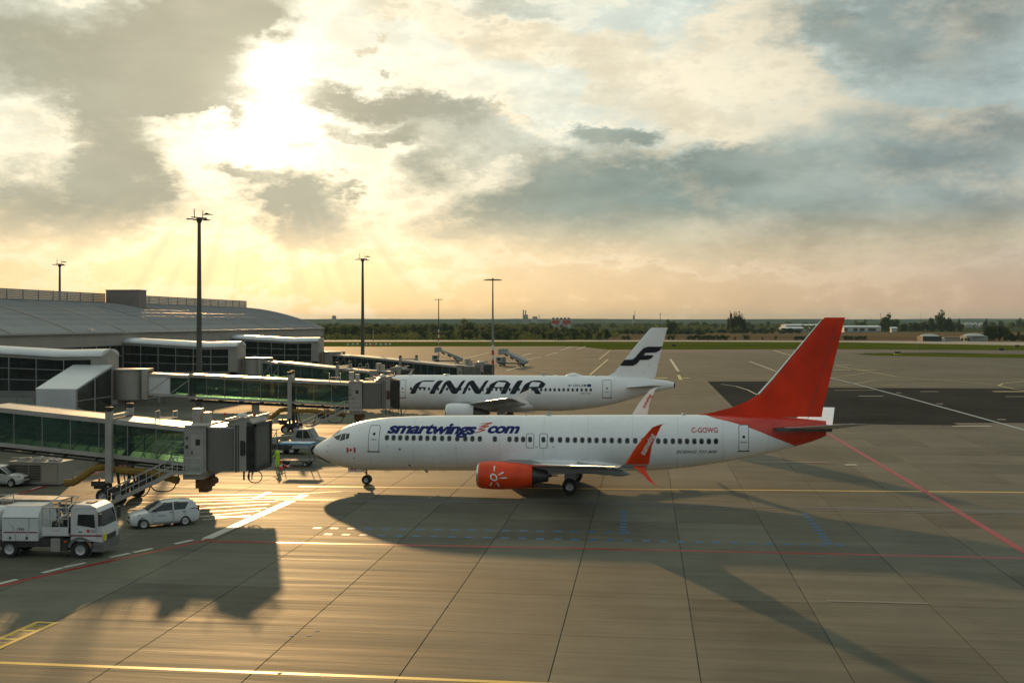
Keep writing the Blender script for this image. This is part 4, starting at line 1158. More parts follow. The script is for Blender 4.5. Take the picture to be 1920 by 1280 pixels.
    mb = MB(); mb.loft([[(x, ey - w, z0), (x, ey + w, z0), (x, ey + w * .8, z1), (x, ey - w * .8, z1)] for x, w, z0, z1 in ((14.4, .05, 2.3, 2.45), (15.6, .17, 2.1, 2.62), (17.0, .2, 1.75, 2.6), (18.6, .18, 1.62, 2.2), (20.6, .04, 1.75, 1.95))])
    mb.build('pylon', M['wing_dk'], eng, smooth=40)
    # sun emblem with rays on the cowl
    if sd < 0:
        E = lambda a, b: J(880 + a / 8.348, 850 + b / 8.348, -5.7)
        c0 = E(387, 366); s1 = 1 / 8.348 / 27.0
        ring_o = [(c0[0] + (66 * math.cos(a) * .9 - 0.25 * 60 * math.sin(a)) * s1, c0[1] + (60 * math.sin(a)) * s1) for a in [2 * PI * k / 20 for k in range(20)]]
        ring_i = [(c0[0] + (38 * math.cos(a) * .9 - 0.3 * 34 * math.sin(a)) * s1, c0[1] + (36 * math.sin(a)) * s1) for a in [2 * PI * k / 20 for k in range(20)]][::-1]
        pol = [poly_tess([ring_o, ring_i])]
        for (a, b, w0, w1) in (((392, 272), (388, 196), 14, 24), ((458, 330), (535, 288), 14, 26), ((485, 378), (592, 373), 12, 22), ((358, 445), (325, 502), 14, 24), ((440, 450), (462, 518), 16, 26)):
            p, q = Vector(E(*a)), Vector(E(*b)); d = (q - p).normalized(); n_ = Vector((-d.y, d.x))
            pol.append(([tuple(p + n_ * w0 * s1 / 2), tuple(p - n_ * w0 * s1 / 2), tuple(q - n_ * w1 * s1 / 2), tuple(q + n_ * w1 * s1 / 2)], [(0, 1, 2, 3)]))
        def cowl(x, z):
            r = interp([(ex0 + a, r_) for a, r_ in prof], x)
            zr = (z - ez - .02) / r
            if zr < -0.2: zr /= 0.93
            zr = max(-.98, min(.98, zr))
            return (x, ey - (r * 1.02 * math.sqrt(1 - zr * zr) + 0.008), z)
        decal('sun_emblem', pol, cowl, M['whitetxt'], eng, dz=0.08)
        c1 = E(770, 388)
        decal('service_port', [([(c1[0] + .05 * math.cos(a), c1[1] + .05 * math.sin(a)) for a in [k * PI / 4 for k in range(8)]], [tuple(range(8))])], cowl, M['dkmetal'], eng)
    # main gear
    gy = sd * 2.86
    mb = MB(); mb.cyl((19.6, gy, 0.55), (19.45, gy - sd * .1, 2.1), .11, .15, 10); mb.bar((19.6, gy, 0.9), (19.1, gy - sd * 1.3, 1.6), .09)
    mb.cyl((19.6, gy - .38, .56), (19.6, gy + .38, .56), .09); mb.box(19.2, 20.0, gy - .02 + sd * .2, gy + .03 + sd * .2, 0.95, 1.9)
    gear = mb.build('main_gear', M['strut'], jet, smooth=40)
    wheel(gear, (19.6, gy - .40, .555), .555, .36); wheel(gear, (19.6, gy + .40, .555), .555, .36)
# wing-body fairing
mb = MB()
prof = [(11.9, .1, .06), (12.8, .9, .32), (14.2, 1.5, .52), (16, 1.86, .62), (19, 1.98, .66), (21.5, 1.86, .62), (23.3, 1.3, .42), (25.0, .5, .12)]
mb.loft([[(x, w * math.cos(t) * 1.02, 1.72 + h * math.sin(t) * (1.0 if math.sin(t) < 0 else 1.25)) for t in [2 * PI * k / 20 for k in range(20)]] for x, w, h in prof], (True, True))
mb.build('belly_fairing', M['white'], jet, smooth=50)
# nose gear
nx = J(688, 900)[0]
mb = MB(); mb.cyl((nx, 0, .35), (nx - .08, 0, 1.5), .06, .09, 10); mb.bar((nx, 0, .75), (nx - .75, 0, 1.38), .06); mb.cyl((nx, -.24, .35), (nx, .24, .35), .05)
mb.box(nx - .42, nx - .22, -.02, .02, 1.0, 1.3)
ng = mb.build('nose_gear', M['strut'], jet, smooth=40)
for y in (-.2, .2): wheel(ng, (nx, y, .345), .345, .2)
for sd in (-1, 1):
    mb = MB(); mb.box(nx - 1.35, nx - 0.2, sd * .42 - .015, sd * .42 + .015, .95, 1.36); d = mb.build('gear_door', M['white'], jet)
    if sd < 0:
        vs, fs, _ = text_tris('WG', 0.03)
        mb = MB(); mb.add([(nx - 1.2 + v[0] * .48, -.44, 1.05 + v[1] * .24) for v in vs], fs); mb.build('lettering', M['redtxt'], d, fix=False)
mb = MB(); mb.revolve([(.06, 0), (.05, .06), (0.001, .08)], (J(986, 779)[0], 0, 5.27), 10, 'z'); mb.build('beacon', M['redlamp'], jet)

# ---------------------------------------------------------------- airliner 2 (white, black wordmark)
BX, BY = -34.2, 132.3
jet2 = thing('airliner', 'white airliner with big black italic lettering and black fin emblem, behind the other', 'airliner', (BX, BY, 0), 0, 'airliners on stand')
def K(px, py, dy=0.0):
    X, z = plane_pt(px, py, BY + dy); return (X - BX, z)
L2 = K(1264, 722)[0]
zt0, zb0 = K(900, 703.2)[1], K(900, 769)[1]
ft2 = [(0, 3.35), (.06, 3.62), (.3, 3.98), (.8, 4.4), (1.3, 4.75), (1.9, 5.15), (2.6, 5.48), (3.5, 5.72), (4.6, zt0 - .06), (6, zt0), (27, zt0 + .02), (31, zt0 - .02), (33.6, zt0 - .12)]
xe = K(1258, 714)[0]
ft2 += [(xe, K(1258, 714.3)[1]), (L2, K(1264, 717)[1])]
fb2 = [(0, 3.35), (.06, 3.08), (.3, 2.78), (.8, 2.4), (1.5, 2.1), (2.5, 1.86), (3.6, zb0 + .05), (5, zb0), (K(1050, 769)[0], zb0)] + [K(1086, 768), K(1134, 761.5), K(1170, 752.5), K(1190, 746), K(1212, 738.5), K(1240, 731.5), (L2, K(1264, 727)[1])]
hw2 = [(0, .02), (.06, .32), (.3, .66), (.8, 1.05), (1.5, 1.42), (2.3, 1.68), (3.3, 1.87), (4.5, 1.96), (6, 1.975), (24, 1.975), (27, 1.8), (30, 1.45), (33, 1.0), (35.5, .55), (L2, .3)]
fu2 = Fuse(ft2, fb2, hw2, L2)
xs2 = [0, .06, .15, .3, .5, .8, 1.1, 1.5, 1.9, 2.3, 2.9, 3.6, 4.6, 6, 9, 12, 15, 18, 21, 23, 24, 25, 26, 27, 28, 29, 30, 31, 32, 33, 34, 35, 36, 36.8, L2]
xs2 = [x for x in xs2 if x <= L2]
mb = MB(); mb.loft(fu2.mesh(xs2, 36), (True, True)); mb.build('fuselage', M['white'], jet2, smooth=35)
wz2 = K(900, 729.5, -1.97)[1]
wxs = [765, 770] + [766 + 0] * 0
xs_w = [K(p, 729.5, -1.95)[0] for p in [770.5 + 8.42 * k for k in range(41)] if p < 1108 and not (884 < p < 892)]
put_windows(fu2, jet2, xs_w, wz2, .24, .33)
def door2(*a, **k): return door(jet2, fu2, K, *a, **k)
door2(749.5, 760.5, 712, 745.5, window=728, w=.05, rad=.12)
door2(1129.5, 1146, 712.8, 746, window=728, w=.05, rad=.12)
door2(893.5, 902, 724.5, 738, sill=False, name='emergency_exit', w=.04, rad=.1)
door2(906.5, 915, 724.5, 738, sill=False, name='emergency_exit', w=.04, rad=.1)
def LA(pts): return [K(760 + a / 13.714, 700 + b / 13.714, -1.8) for a, b in pts]
def LB(pts): return [K(890 + a / 13.714, 700 + b / 13.714, -1.8) for a, b in pts]
Fl = [(118, 518), (240, 518), (275, 492), (325, 378), (510, 378), (545, 345), (345, 345), (395, 245), (440, 213), (700, 213), (755, 182), (475, 182), (395, 196), (290, 245), (235, 295), (190, 390)]
Il = [(620, 520), (760, 520), (795, 420), (960, 182), (860, 182), (805, 205), (740, 285)]
Nl = [(860, 520), (920, 520), (955, 490), (1055, 290), (1190, 495), (1225, 518), (1325, 518), (1365, 470), (1535, 182), (1475, 182), (1430, 215), (1315, 400), (1155, 195), (1130, 182), (1090, 182), (1035, 205), (985, 255)]
N2l = [(a + 598, b) for a, b in Nl]
Al = [(265, 525), (380, 525), (410, 500), (460, 378), (735, 378), (670, 500), (690, 525), (800, 520), (830, 480), (925, 265), (825, 200), (760, 182), (640, 182), (555, 197), (440, 252), (385, 295), (350, 385)]
Ah = [(500, 345), (745, 345), (800, 235), (600, 218), (552, 255)]
I2l = [(900, 525), (1040, 525), (1075, 485), (1235, 182), (1130, 182), (1080, 205), (990, 345)]
Rl = [(1150, 525), (1290, 525), (1315, 490), (1380, 378), (1490, 378), (1550, 500), (1585, 525), (1720, 525), (1620, 378), (1720, 376), (1770, 350), (1825, 265), (1715, 198), (1650, 182), (1520, 182), (1435, 200), (1330, 252), (1270, 300), (1230, 378)]
Rh = [(1395, 340), (1640, 340), (1690, 235), (1490, 218), (1440, 245)]
mp2 = lambda x, z: fu2.pt(x, z, -1, 0.009)
for loops in ([LA(Fl)], [LA(Il)], [LA(Nl)], [LA(N2l)], [LB(Al), LB(Ah)], [LB(I2l)], [LB(Rl), LB(Rh)]):
    decal('letter', [poly_tess(loops)], mp2, M['black'], jet2)
word('OH-LXM', K, fu2, jet2, 1074, 1099, 724.6, 720.2, M['black'], 'lettering', 0.01)
word('AIRBUS A320', K, fu2, jet2, 1087, 1107.5, 738.2, 736.2, M['black'], 'lettering', 0.0)
decal('flag', [quad(K, 1101, 720, 1108, 725)], mp2, M['navy'], jet2)
decal('flag', [quad(K, 1064.5, 722, 1072, 722.9), quad(K, 1066.8, 720, 1068, 725)], mp2, M['navy'], jet2)
fin2 = [((1118, 708), (1228, 709)), ((1140, 704.5), (1229, 704.5)), ((1153, 697), (1231, 697)), ((1163, 684), (1233.5, 684)), ((1190, 650), (1241.5, 650)), ((1216, 619), (1250, 619)), ((1222, 614), (1252.5, 613))]
rings = []
for k, (a, b) in enumerate(fin2):
    xl, z = K(*a); xt, _ = K(*b); th = (.8, .8, .75, .7, .5, .3, .14)[k]
    rings.append([(p[0], p[2] * (1 if k > 2 else min(1, (p[0] - xl) / (xt - xl) + .1)), z) for p in foil_ring(xl, xt, 0, 0, th / 2)])
mb = MB(); mb.loft(rings); f2 = mb.build('fin', M['white'], jet2, smooth=50)
def LF(pts): return [K(1140 + a / 9.143, 600 + b / 9.143, -.3) for a, b in pts]
Fg = [(200, 780), (430, 782), (500, 742), (550, 682), (690, 680), (745, 652), (785, 602), (610, 602), (640, 560), (820, 555), (890, 520), (937, 455), (680, 455), (610, 480), (560, 530), (470, 635), (420, 675), (280, 680)]
def fmap(x, z):
    zz = [r[0][2] for r in rings]
    for i in range(len(rings) - 1):
        if zz[i] <= z <= zz[i + 1]: break
    t = (z - zz[i]) / (zz[i + 1] - zz[i]); rl = [tuple(a * (1 - t) + b * t for a, b in zip(p, q)) for p, q in zip(rings[i][:9], rings[i + 1][:9])]
    y = interp([(p[0], abs(p[1])) for p in rl], x)
    return (x, -(y + 0.03), z)
gpoly = poly_tess([LF(Fg)])
# cut along x too, so the emblem follows the aerofoil
bm = bmesh.new(); bv = [bm.verts.new((v[0], v[1], 0)) for v in gpoly[0]]
for f in gpoly[1]: bm.faces.new([bv[i] for i in f])
for k in range(int(min(v[0] for v in gpoly[0]) / .3), int(max(v[0] for v in gpoly[0]) / .3) + 1):
    bmesh.ops.bisect_plane(bm, geom=bm.verts[:] + bm.edges[:] + bm.faces[:], plane_co=(k * .3, 0, 0), plane_no=(1, 0, 0))
bm.verts.index_update(); gp2 = ([(v.co.x, v.co.y) for v in bm.verts], [tuple(v.index for v in f.verts) for f in bm.faces]); bm.free()
decal('fin_emblem', [gp2], fmap, M['black'], f2, dz=.3)
for sd in (-1, 1):
    zs_ = K(1180, 726.6, -1)[1]
    surf('stabiliser', jet2, [(31.5, 35.0, sd * .4, zs_ - .1, .17, 0), (31.9, 35.1, sd * 1.1, zs_, .16, 0), (34.6, 36.1, sd * 6.1, zs_ + .55, .07, 0)], M['wing'])
mb = MB(); zc, rh, w = fu2.dims(L2 - .05); mb.revolve([(w * 1.03, -.25), (w * 1.0, .1), (w * .7, .12)], (L2, 0, zc), 14, 'x', (True, True)); mb.build('tail_exhaust', M['black'], jet2)
mb = MB(); xa, za = K(1060, 704); xb, _ = K(1096, 704)
mb.loft([[(xa + (xb - xa) * t, r * 1.3 * math.cos(a), zt0 - .12 + (r + .06) * math.sin(a)) for a in [PI * k / 8 for k in range(9)]] for t, r in ((0, .02), (.08, .22), (.25, .36), (.45, .42), (.7, .28), (.9, .10), (1, .01))], (False, False), closed=False)
mb.build('antenna_dome', M['white'], jet2, smooth=60)
blade(jet2, K(764, 704)[0], zt0, .5, .35); blade(jet2, K(1015, 704)[0], zt0, .3, .3); blade(jet2, K(1115, 704)[0], zt0, .25, .3)
mb = MB(); mb.revolve([(.45, -.05), (.35, .1), (.01, .16)], (K(838, 703)[0], 0, zt0), 12, 'z'); mb.build('antenna_dome', M['wing'], jet2, smooth=60)
mb = MB(); mb.revolve([(.08, 0), (.06, .1), (.01, .12)], (K(914, 703)[0], 0, zt0), 8, 'z'); mb.build('beacon', M['redlamp'], jet2)
for sd in (-1, 1):
    def xl2(y): return 12.2 + 0.52 * (y - 1.9)
    def xt2(y): return 18.6 if y < 6.4 else 18.6 + (21.9 - 18.6) * (y - 6.4) / 10.6
    def z2(y): return 2.45 + (y - 1.5) * .098 + (y / 17) ** 2 * .3
    secs = [(xl2(y) - (.6 if y < 2 else 0), xt2(y), sd * y, z2(y), th / 2, 0) for y, th in ((1.2, .95), (1.9, .9), (4, .66), (6.4, .5), (10, .36), (13.5, .26), (16.9, .17))]
    wg = surf('wing', jet2, secs, M['wing'])
    mb = MB(); mb.tube([(xl2(y) + .02, sd * y, z2(y)) for y in (2.5, 6, 11, 16.8)], [.15, .11, .08, .05], 8); mb.build('slat', M['alu'], wg, smooth=60)
    mb = MB(); mb.prism([(20.2, z2(17)), (21.9, z2(17)), (22.6, z2(17) + .85), (22.1, z2(17) + .85), (20.9, z2(17) + .2), (20.9, z2(17) - .2), (22.1, z2(17) - .7), (21.8, z2(17) - .2)][:4], sd * 17 - .04, sd * 17 + .04)
    mb.prism([(20.4, z2(17)), (21.8, z2(17)), (22.3, z2(17) - .55), (21.9, z2(17) - .55)], sd * 17 - .03, sd * 17 + .03); mb.build('wingtip_fence', M['white'], wg)
    for y, s_ in ((3.8, 1.1), (7.6, 1.), (11.0, .85), (13.6, .7)):
        x0 = xt2(y) - 2.2 * s_; zc0 = z2(y) - .28
        mb = MB(); mb.loft([[(x0 + a * s_, sd * y + r * .8 * math.cos(t), zc0 - .03 * a + r * 1.3 * math.sin(t)) for t in [2 * PI * k / 10 for k in range(10)]] for a, r in ((0, .02), (.4, .16), (1.2, .22), (2.2, .19), (3.1, .1), (3.6, .01))])
        mb.build('flap_fairing', M['wing_dk'], wg, smooth=60)
    ey = sd * 5.75; ex = K(837, 770, -5.75)[0]; ez = 1.78
    mb = MB(); mb.revolve([(1.02, .12), (1.1, .6), (1.14, 1.4), (1.10, 2.4), (.98, 3.25)], (ex, ey, ez), 26, 'x'); e2 = mb.build('engine_cowl', M['white'], jet2, smooth=50)
    mb = MB(); mb.revolve([(.8, .5), (.86, .1), (.93, 0), (.98, .04), (1.02, .12)], (ex, ey, ez), 26, 'x'); mb.build('intake_lip', M['alu'], e2, smooth=60)
    mb = MB(); mb.revolve([(.8, .5), (.82, .9), (.3, .9), (.1, .6), (.01, .55)], (ex, ey, ez), 20, 'x'); mb.build('fan', M['dark'], e2, smooth=50)
    mb = MB(); mb.revolve([(.97, 3.25), (.7, 3.2), (.66, 3.7), (.5, 4.4), (.34, 4.4), (.2, 4.9), (.01, 5.1)], (ex, ey, ez), 20, 'x'); mb.build('exhaust', M['dkmetal'], e2, smooth=45)
    mb = MB(); mb.loft([[(x, ey - w, a), (x, ey + w, a), (x, ey + w * .8, b), (x, ey - w * .8, b)] for x, w, a, b in ((ex + 1, .06, 2.7, 2.95), (ex + 2.4, .18, 2.4, 3.1), (ex + 4.5, .2, 2.2, 3.0), (ex + 7, .05, 2.5, 2.75))]); mb.build('pylon', M['wing_dk'], e2, smooth=40)
    gx = 17.7; gy = sd * 3.8
    mb = MB(); mb.cyl((gx, gy, .6), (gx - .1, gy, 2.6), .13, .17, 10); mb.bar((gx, gy, 1.1), (gx - .6, gy - sd * 1.2, 2.3), .1); mb.box(gx - .5, gx + .5, gy + sd * .25, gy + sd * .3, 1.1, 2.4); gg = mb.build('main_gear', M['strut'], jet2, smooth=40)
    wheel(gg, (gx, gy - .42, .58), .58, .4); wheel(gg, (gx, gy + .42, .58), .58, .4)
mb = MB()
mb.loft([[(x, w * math.cos(t), 2.35 + h * math.sin(t)) for t in [2 * PI * k / 20 for k in range(20)]] for x, w, h in ((10.2, .2, .1), (11.5, 1.5, .55), (13.5, 2.05, .85), (18.5, 2.15, .95), (20.5, 1.7, .75), (22.4, .9, .4), (23.8, .2, .08))], (True, True))
mb.build('belly_fairing', M['white'], jet2, smooth=50)
nx2 = 5.07
mb = MB(); mb.cyl((nx2, 0, .38), (nx2 - .1, 0, 2.1), .07, .1, 10); mb.bar((nx2, 0, .9), (nx2 + .8, 0, 1.9), .06); g3 = mb.build('nose_gear', M['strut'], jet2, smooth=40)
for y in (-.25, .25): wheel(g3, (nx2, y, .38), .38, .22)
# ================================================================ TERMINAL
XW, Z_FT, Z_FB, YT0, YT1 = -78.0, 10.64, 8.75, 55.0, 265.3
term = thing('terminal_building', 'long terminal with barrel roof, beige fascia and slatted screen along its ridge', 'terminal', (XW, YT0, 0))
def tb(mb, name, m_, parent=term, **k): return mb.build(name, m_, parent, **k)
LY = YT1 - YT0
# roof arc: eave at x=0 (local), ridge about -22, far eave -44
def arc(u):           # u 0..1 across the roof
    x = 0.35 - 44.7 * u; z = Z_FT + 0.08 + 5.0 * math.sin(PI * u) ** 0.9
    return x, z
NA = 22
def roof_strip(y0, y1, dz=0.0, u0=0.0, u1=1.0, th=0.22):
    mb = MB(); A = []; n = NA
    for i in range(n + 1):
        x, z = arc(u0 + (u1 - u0) * i / n); A.append((x, z + dz))
    low = [(x, z - th) for x, z in A]
    ring = lambda y: [(x, y, z) for x, z in A] + [(x, y, z) for x, z in low[::-1]]
    mb.loft([ring(y0), ring(y1)]); return mb
seams = [0, 12, 27.5, 43, 59, 74.5, 90, 105, 122, 138, 154, 170, 186, LY]
for a, b in zip(seams[:-1], seams[1:]):
    roof_strip(a + .06, b - .06).build('roof_panel', M['roof'], term, smooth=30)
rb = roof_strip(-.10, .10, 0.07); rib0 = None
for a in seams[1:-1]:
    if rib0 is None: rib0 = rb.build('roof_rib', M['rib'], term, loc=(0, a, 0))
    else: inst('roof_rib', rib0, term, (0, a, 0))
# fine standing seams over the nearer half of the roof: real folds, one mesh
mb = MB(); y = 0.0; k = 0
while y < LY:
    if all(abs(y - s_) > .4 for s_ in seams):
        P0 = [arc(u / 10 * .5) for u in range(11)]
        mb.loft([[(x, y + dy, z + dz) for dy, dz in ((-.03, 0), (0, .055), (.03, 0))] for x, z in P0], (False, False), closed=False)
    y += 0.62
o = mb.build('standing_seam', M['roof'], term, fix=False); o['kind'] = 'stuff'
# eave gutter, fascia panels
mb = MB(); mb.box(0.25, .60, 0, LY, Z_FT - .16, Z_FT + .06); tb(mb, 'gutter', M['mull'])
nfp = 36; w = LY / nfp
mb = MB(); mb.box(0.0, .16, .02, w - .02, 0, (Z_FT - .18 - Z_FB))
for kk in range(1, 4): pass
f0 = tb(mb, 'fascia_panel', M['fascia'], loc=(0.0, 0, Z_FB))
for k in range(1, nfp): inst('fascia_panel', f0, term, (0, k * w, Z_FB))
mb = MB()
for kk in range(1, 5): mb.box(.165, .185, 0, LY, Z_FB + kk * .345, Z_FB + kk * .345 + .03)
tb(mb, 'fascia_joint', M['wallp'])
# gable end (far) and near
for yy in (LY - .3,):
    mb = MB(); A = [arc(i / 20) for i in range(21)]
    poly = [(x, z - .24) for x, z in A] + [(-44.4, 0), (0.0, 0)]
    a = [(x, yy, z) for x, z in poly]; b = [(x, yy + .25, z) for x, z in poly]; mb.loft([a, b]); tb(mb, 'gable_wall', M['fascia'])
mb = MB(); mb.box(-44, -.45, 0, LY - .4, 5.0, 5.3); mb.box(-44, -.45, 0, LY - .4, Z_FB + .1, Z_FB + .3); tb(mb, 'floor_slab', M['concr'])
mb = MB(); mb.box(-14.2, -14, 0, LY - .4, 0, Z_FB + .1); tb(mb, 'inner_wall', M['bdark'])
# glazed facade: mullions every 4 m, panes in two rows
mb = MB(); npn = int(LY / 4); pw = LY / npn
for k in range(npn + 1): mb.box(-.06, .10, k * pw - .07, k * pw + .07, 0, Z_FB)
for z in (0.0, 3.6, 5.2, 7.0, Z_FB - .12): mb.box(-.05, .09, 0, LY, z, z + .12)
tb(mb, 'mullion', M['mull'])
pm = MB(); pm.box(-.01, .01, .08, pw - .08, 0, 1.55)
g0 = None
for k in range(npn):
    for z in (5.35, 7.14):
        if g0 is None: g0 = tb(pm, 'window_pane', M['glass_d'], loc=(0, 0, z))
        else: inst('window_pane', g0, term, (0, k * pw, z))
mb = MB(); mb.box(-.03, .0, 0, LY, 3.73, 5.19); mb.box(-.03, 0, 0, LY, .1, 3.6); tb(mb, 'lower_cladding', M['wallp'])
# ridge screen: posts and single slats
sx = -97 - XW; zs0 = 15.25
post = MB(); post.bar((0, 0, 0), (0, 0, 2.05), .14); post.bar((0.0, 0, .1), (1.5, 0, -.35), .08)
slat = MB(); slat.box(-.03, .03, .05, 4.45, 0, .262)
p0 = s0 = None; yb = 79.0; nb_ = 29
for k in range(nb_ + 1):
    y = yb + k * 4.5
    if 191.5 - YT0 < y < 194.5 - YT0: continue
    if p0 is None: p0 = tb(post, 'screen_post', M['steel'], loc=(sx, y, zs0))
    else: inst('screen_post', p0, term, (sx, y, zs0))
    if k < nb_:
        for j in range(6):
            zz = zs0 + .36 + j * .285
            if s0 is None: s0 = tb(slat, 'screen_slat', M['steel'], loc=(sx, y, zz))
            else: inst('screen_slat', s0, term, (sx, y, zz))
mb = MB(); mb.box(sx - .5, sx + .4, yb, yb + nb_ * 4.5, zs0 - .9, zs0 + .22); tb(mb, 'screen_plinth', M['wallp'])
# rooftop plant room
mb = MB(); mb.box(-96.4 - XW, -90.2 - XW, 191.5 - YT0, 194.6 - YT0, 13.0, 17.85); pr = tb(mb, 'plant_room', M['plant'])
mb = MB(); mb.box(-96.5 - XW, -90.1 - XW, 191.4 - YT0, 194.7 - YT0, 17.85, 17.95); mb.build('parapet_cap', M['wallp'], pr)
mb = MB(); mb.box(-.5, 0.1, 95.3, 96.4, Z_FT + .2, Z_FT + .65); tb(mb, 'roof_hatch', M['alu'])

# ---------------------------------------------------------------- link walkways from the terminal to the bridges
ROT = [(-56.5, 71.8), (-55.7, 116.2), (-58.1, 162.3), (-58.9, 206.5)]
WLBL = ['glazed walkway nearest the camera, cut off by the left edge', 'glazed walkway with a covered stair in front, ending at the second rotunda',
        'glazed walkway behind the tall lamp mast, running from the terminal', 'farthest glazed walkway close to the end of the terminal']
for wi, (rx, ry) in enumerate(ROT):
    x1 = rx - 2.0; x0 = XW + .2; L = x1 - x0
    wk = thing('link_walkway', WLBL[wi], 'walkway', (x0, ry - 0.5, 0), 0, 'walkways linking terminal and bridges')
    # roof falls towards the rotunda, last 5 m level
    def zr(x): return 8.55 + max(0, (L - 5.0 - x)) * 0.052 + (0.10 * max(0, x - (L - 5)) / 5)
    ws = [0, L * .35, L - 5.0, L]
    mb = MB(); rings = []
    for x in ws:
        z = zr(x)
        rings.append([(x, 1.95 * math.cos(a), z + .62 * math.sin(a)) for a in [PI * k / 10 for k in range(11)]] + [(x, -1.95, z - .15), (x, 1.95, z - .15)])
    mb.loft(rings); mb.build('roof', M['roofw'], wk, smooth=35)
    mb = MB()
    for a, b in zip(ws[:-1], ws[1:]):
        for sd in (-1, 1): mb.loft([[(x, sd * 1.80, zr(x) - .16), (x, sd * 1.66, zr(x) - .16), (x, sd * 1.66, zr(x) - .50), (x, sd * 1.80, zr(x) - .50)] for x in (a, b)])
    mb.build('eave_beam', M['cabgrey'], wk)
    mb = MB(); mb.box(0, L, -1.7, 1.7, 4.0, 4.35); mb.build('floor', M['cabgrey'], wk)
    mb = MB(); mb.box(0, L, -1.78, -1.70, 4.0, 4.75); mb.box(0, L, 1.70, 1.78, 4.0, 4.75); mb.build('base_panel', M['wallp'], wk)
    # end wall with gable
    mb = MB(); z = zr(L); mb.loft([[(x, 1.78, 4.0), (x, -1.78, 4.0), (x, -1.78, z - .1), (x, 0, z + .5), (x, 1.78, z - .1)] for x in (L - 1.25, L + .05)]); mb.build('end_portal', M['cabgrey'], wk)
    mb = MB(); mb.box(L + .055, L + .08, -1.2, 1.2, z - 1.3, z - .25); mb.build('end_panel', M['fascia'], wk)
    # mullions, transoms, panes
    nc = 6; Lc = L - 1.3; cw = Lc / nc
    for sd in (-1, 1):
        mb = MB()
        for k in range(nc + 1): mb.box(k * cw - .05, k * cw + .05, sd * 1.74 - .05, sd * 1.74 + .05, 4.75, zr(k * cw) - .45)
        for j in (1, 2):
            for k in range(nc):
                xa, xb = k * cw, (k + 1) * cw
                mb.bar((xa, sd * 1.75, 4.75 + (zr(xa) - .45 - 4.75) * j / 3), (xb, sd * 1.75, 4.75 + (zr(xb) - .45 - 4.75) * j / 3), .07)
        mb.build('mullion', M['mull'], wk)
    for k in range(nc):
        for j in range(3):
            xa, xb = k * cw + .06, (k + 1) * cw - .06
            for sd in (-1, 1):
                f = lambda x, t: 4.75 + (zr(x) - .45 - 4.75) * t
                mb = MB(); ya, yb_ = sd * 1.735, sd * 1.75
                mb.loft([[(x, ya, f(x, j / 3) + .04), (x, ya, f(x, (j + 1) / 3) - .04), (x, yb_, f(x, (j + 1) / 3) - .04), (x, yb_, f(x, j / 3) + .04)] for x in (xa, xb)])
                mb.build('window_pane', M['glass_d'] if sd < 0 else M['glass_g'], wk)
    mb = MB()
    for x in (L * .3, L * .75):
        for sd in (-1, 1): mb.cyl((x, sd * 1.2, 0), (x, sd * 1.2, 4.0), .22)
    mb.build('column', M['concr'], wk, smooth=40)
    if wi == 1:
        # covered escape stair sloping down towards the camera
        ox, oy = x0, ry - .5
        X0, X1 = -60.9 - ox, -56.7 - ox; Ya, Yb = 106.4 - oy, -1.85
        zt_, zf = 7.45, 5.45
        mb = MB(); mb.loft([[(x, Yb, zt_), (x, Ya, zf), (x, Ya - .12, zf), (x, Yb, zt_ + .14)] for x in (X0 - .1, X1 + .1)]); e = mb.build('stair_roof', M['roofw'], wk)
        mb = MB(); mb.loft([[(x, Ya, 0), (x, Ya - .12, 0), (x, Ya - .12, zf - .02), (x, Ya, zf - .02)] for x in (X0, X1)]); mb.build('stair_front_wall', M['roofw'], wk)
        for xx, mm in ((X1, M['glass_d']), (X0, M['wallp'])):
            mb = MB(); mb.loft([[(xx + d, Ya, 0), (xx + d, Ya, zf - .05), (xx + d, Yb, zt_ - .05), (xx + d, Yb, 0)] for d in (-.03, .03)]); mb.build('stair_side_glass', mm, wk)
        mb = MB()
        for t in (0, .5, 1):
            y = Ya + (Yb - Ya) * t; z = zf + (zt_ - zf) * t
            mb.box(X1 - .08, X1 + .10, y - .08, y + .08, 0, z - .06)
        mb.bar((X1, Ya, zf - .08), (X1, Yb, zt_ - .08), .18)
        for zz in (2.4, 4.2): mb.box(X1 - .05, X1 + .08, Ya, Yb, zz, zz + .08)
        mb.bar((X1 + .02, Ya, 3.6), (X1 + .02, Yb, 1.2), .12); mb.build('stair_frame', M['mull'], wk)
        mb = MB()
        for k in range(9): mb.box(X0 + .3, X1 - .4, Ya + .4 + k * .5, Ya + .9 + k * .5, k * .5, k * .5 + .12)
        mb.build('stair_flight', M['steel'], wk)

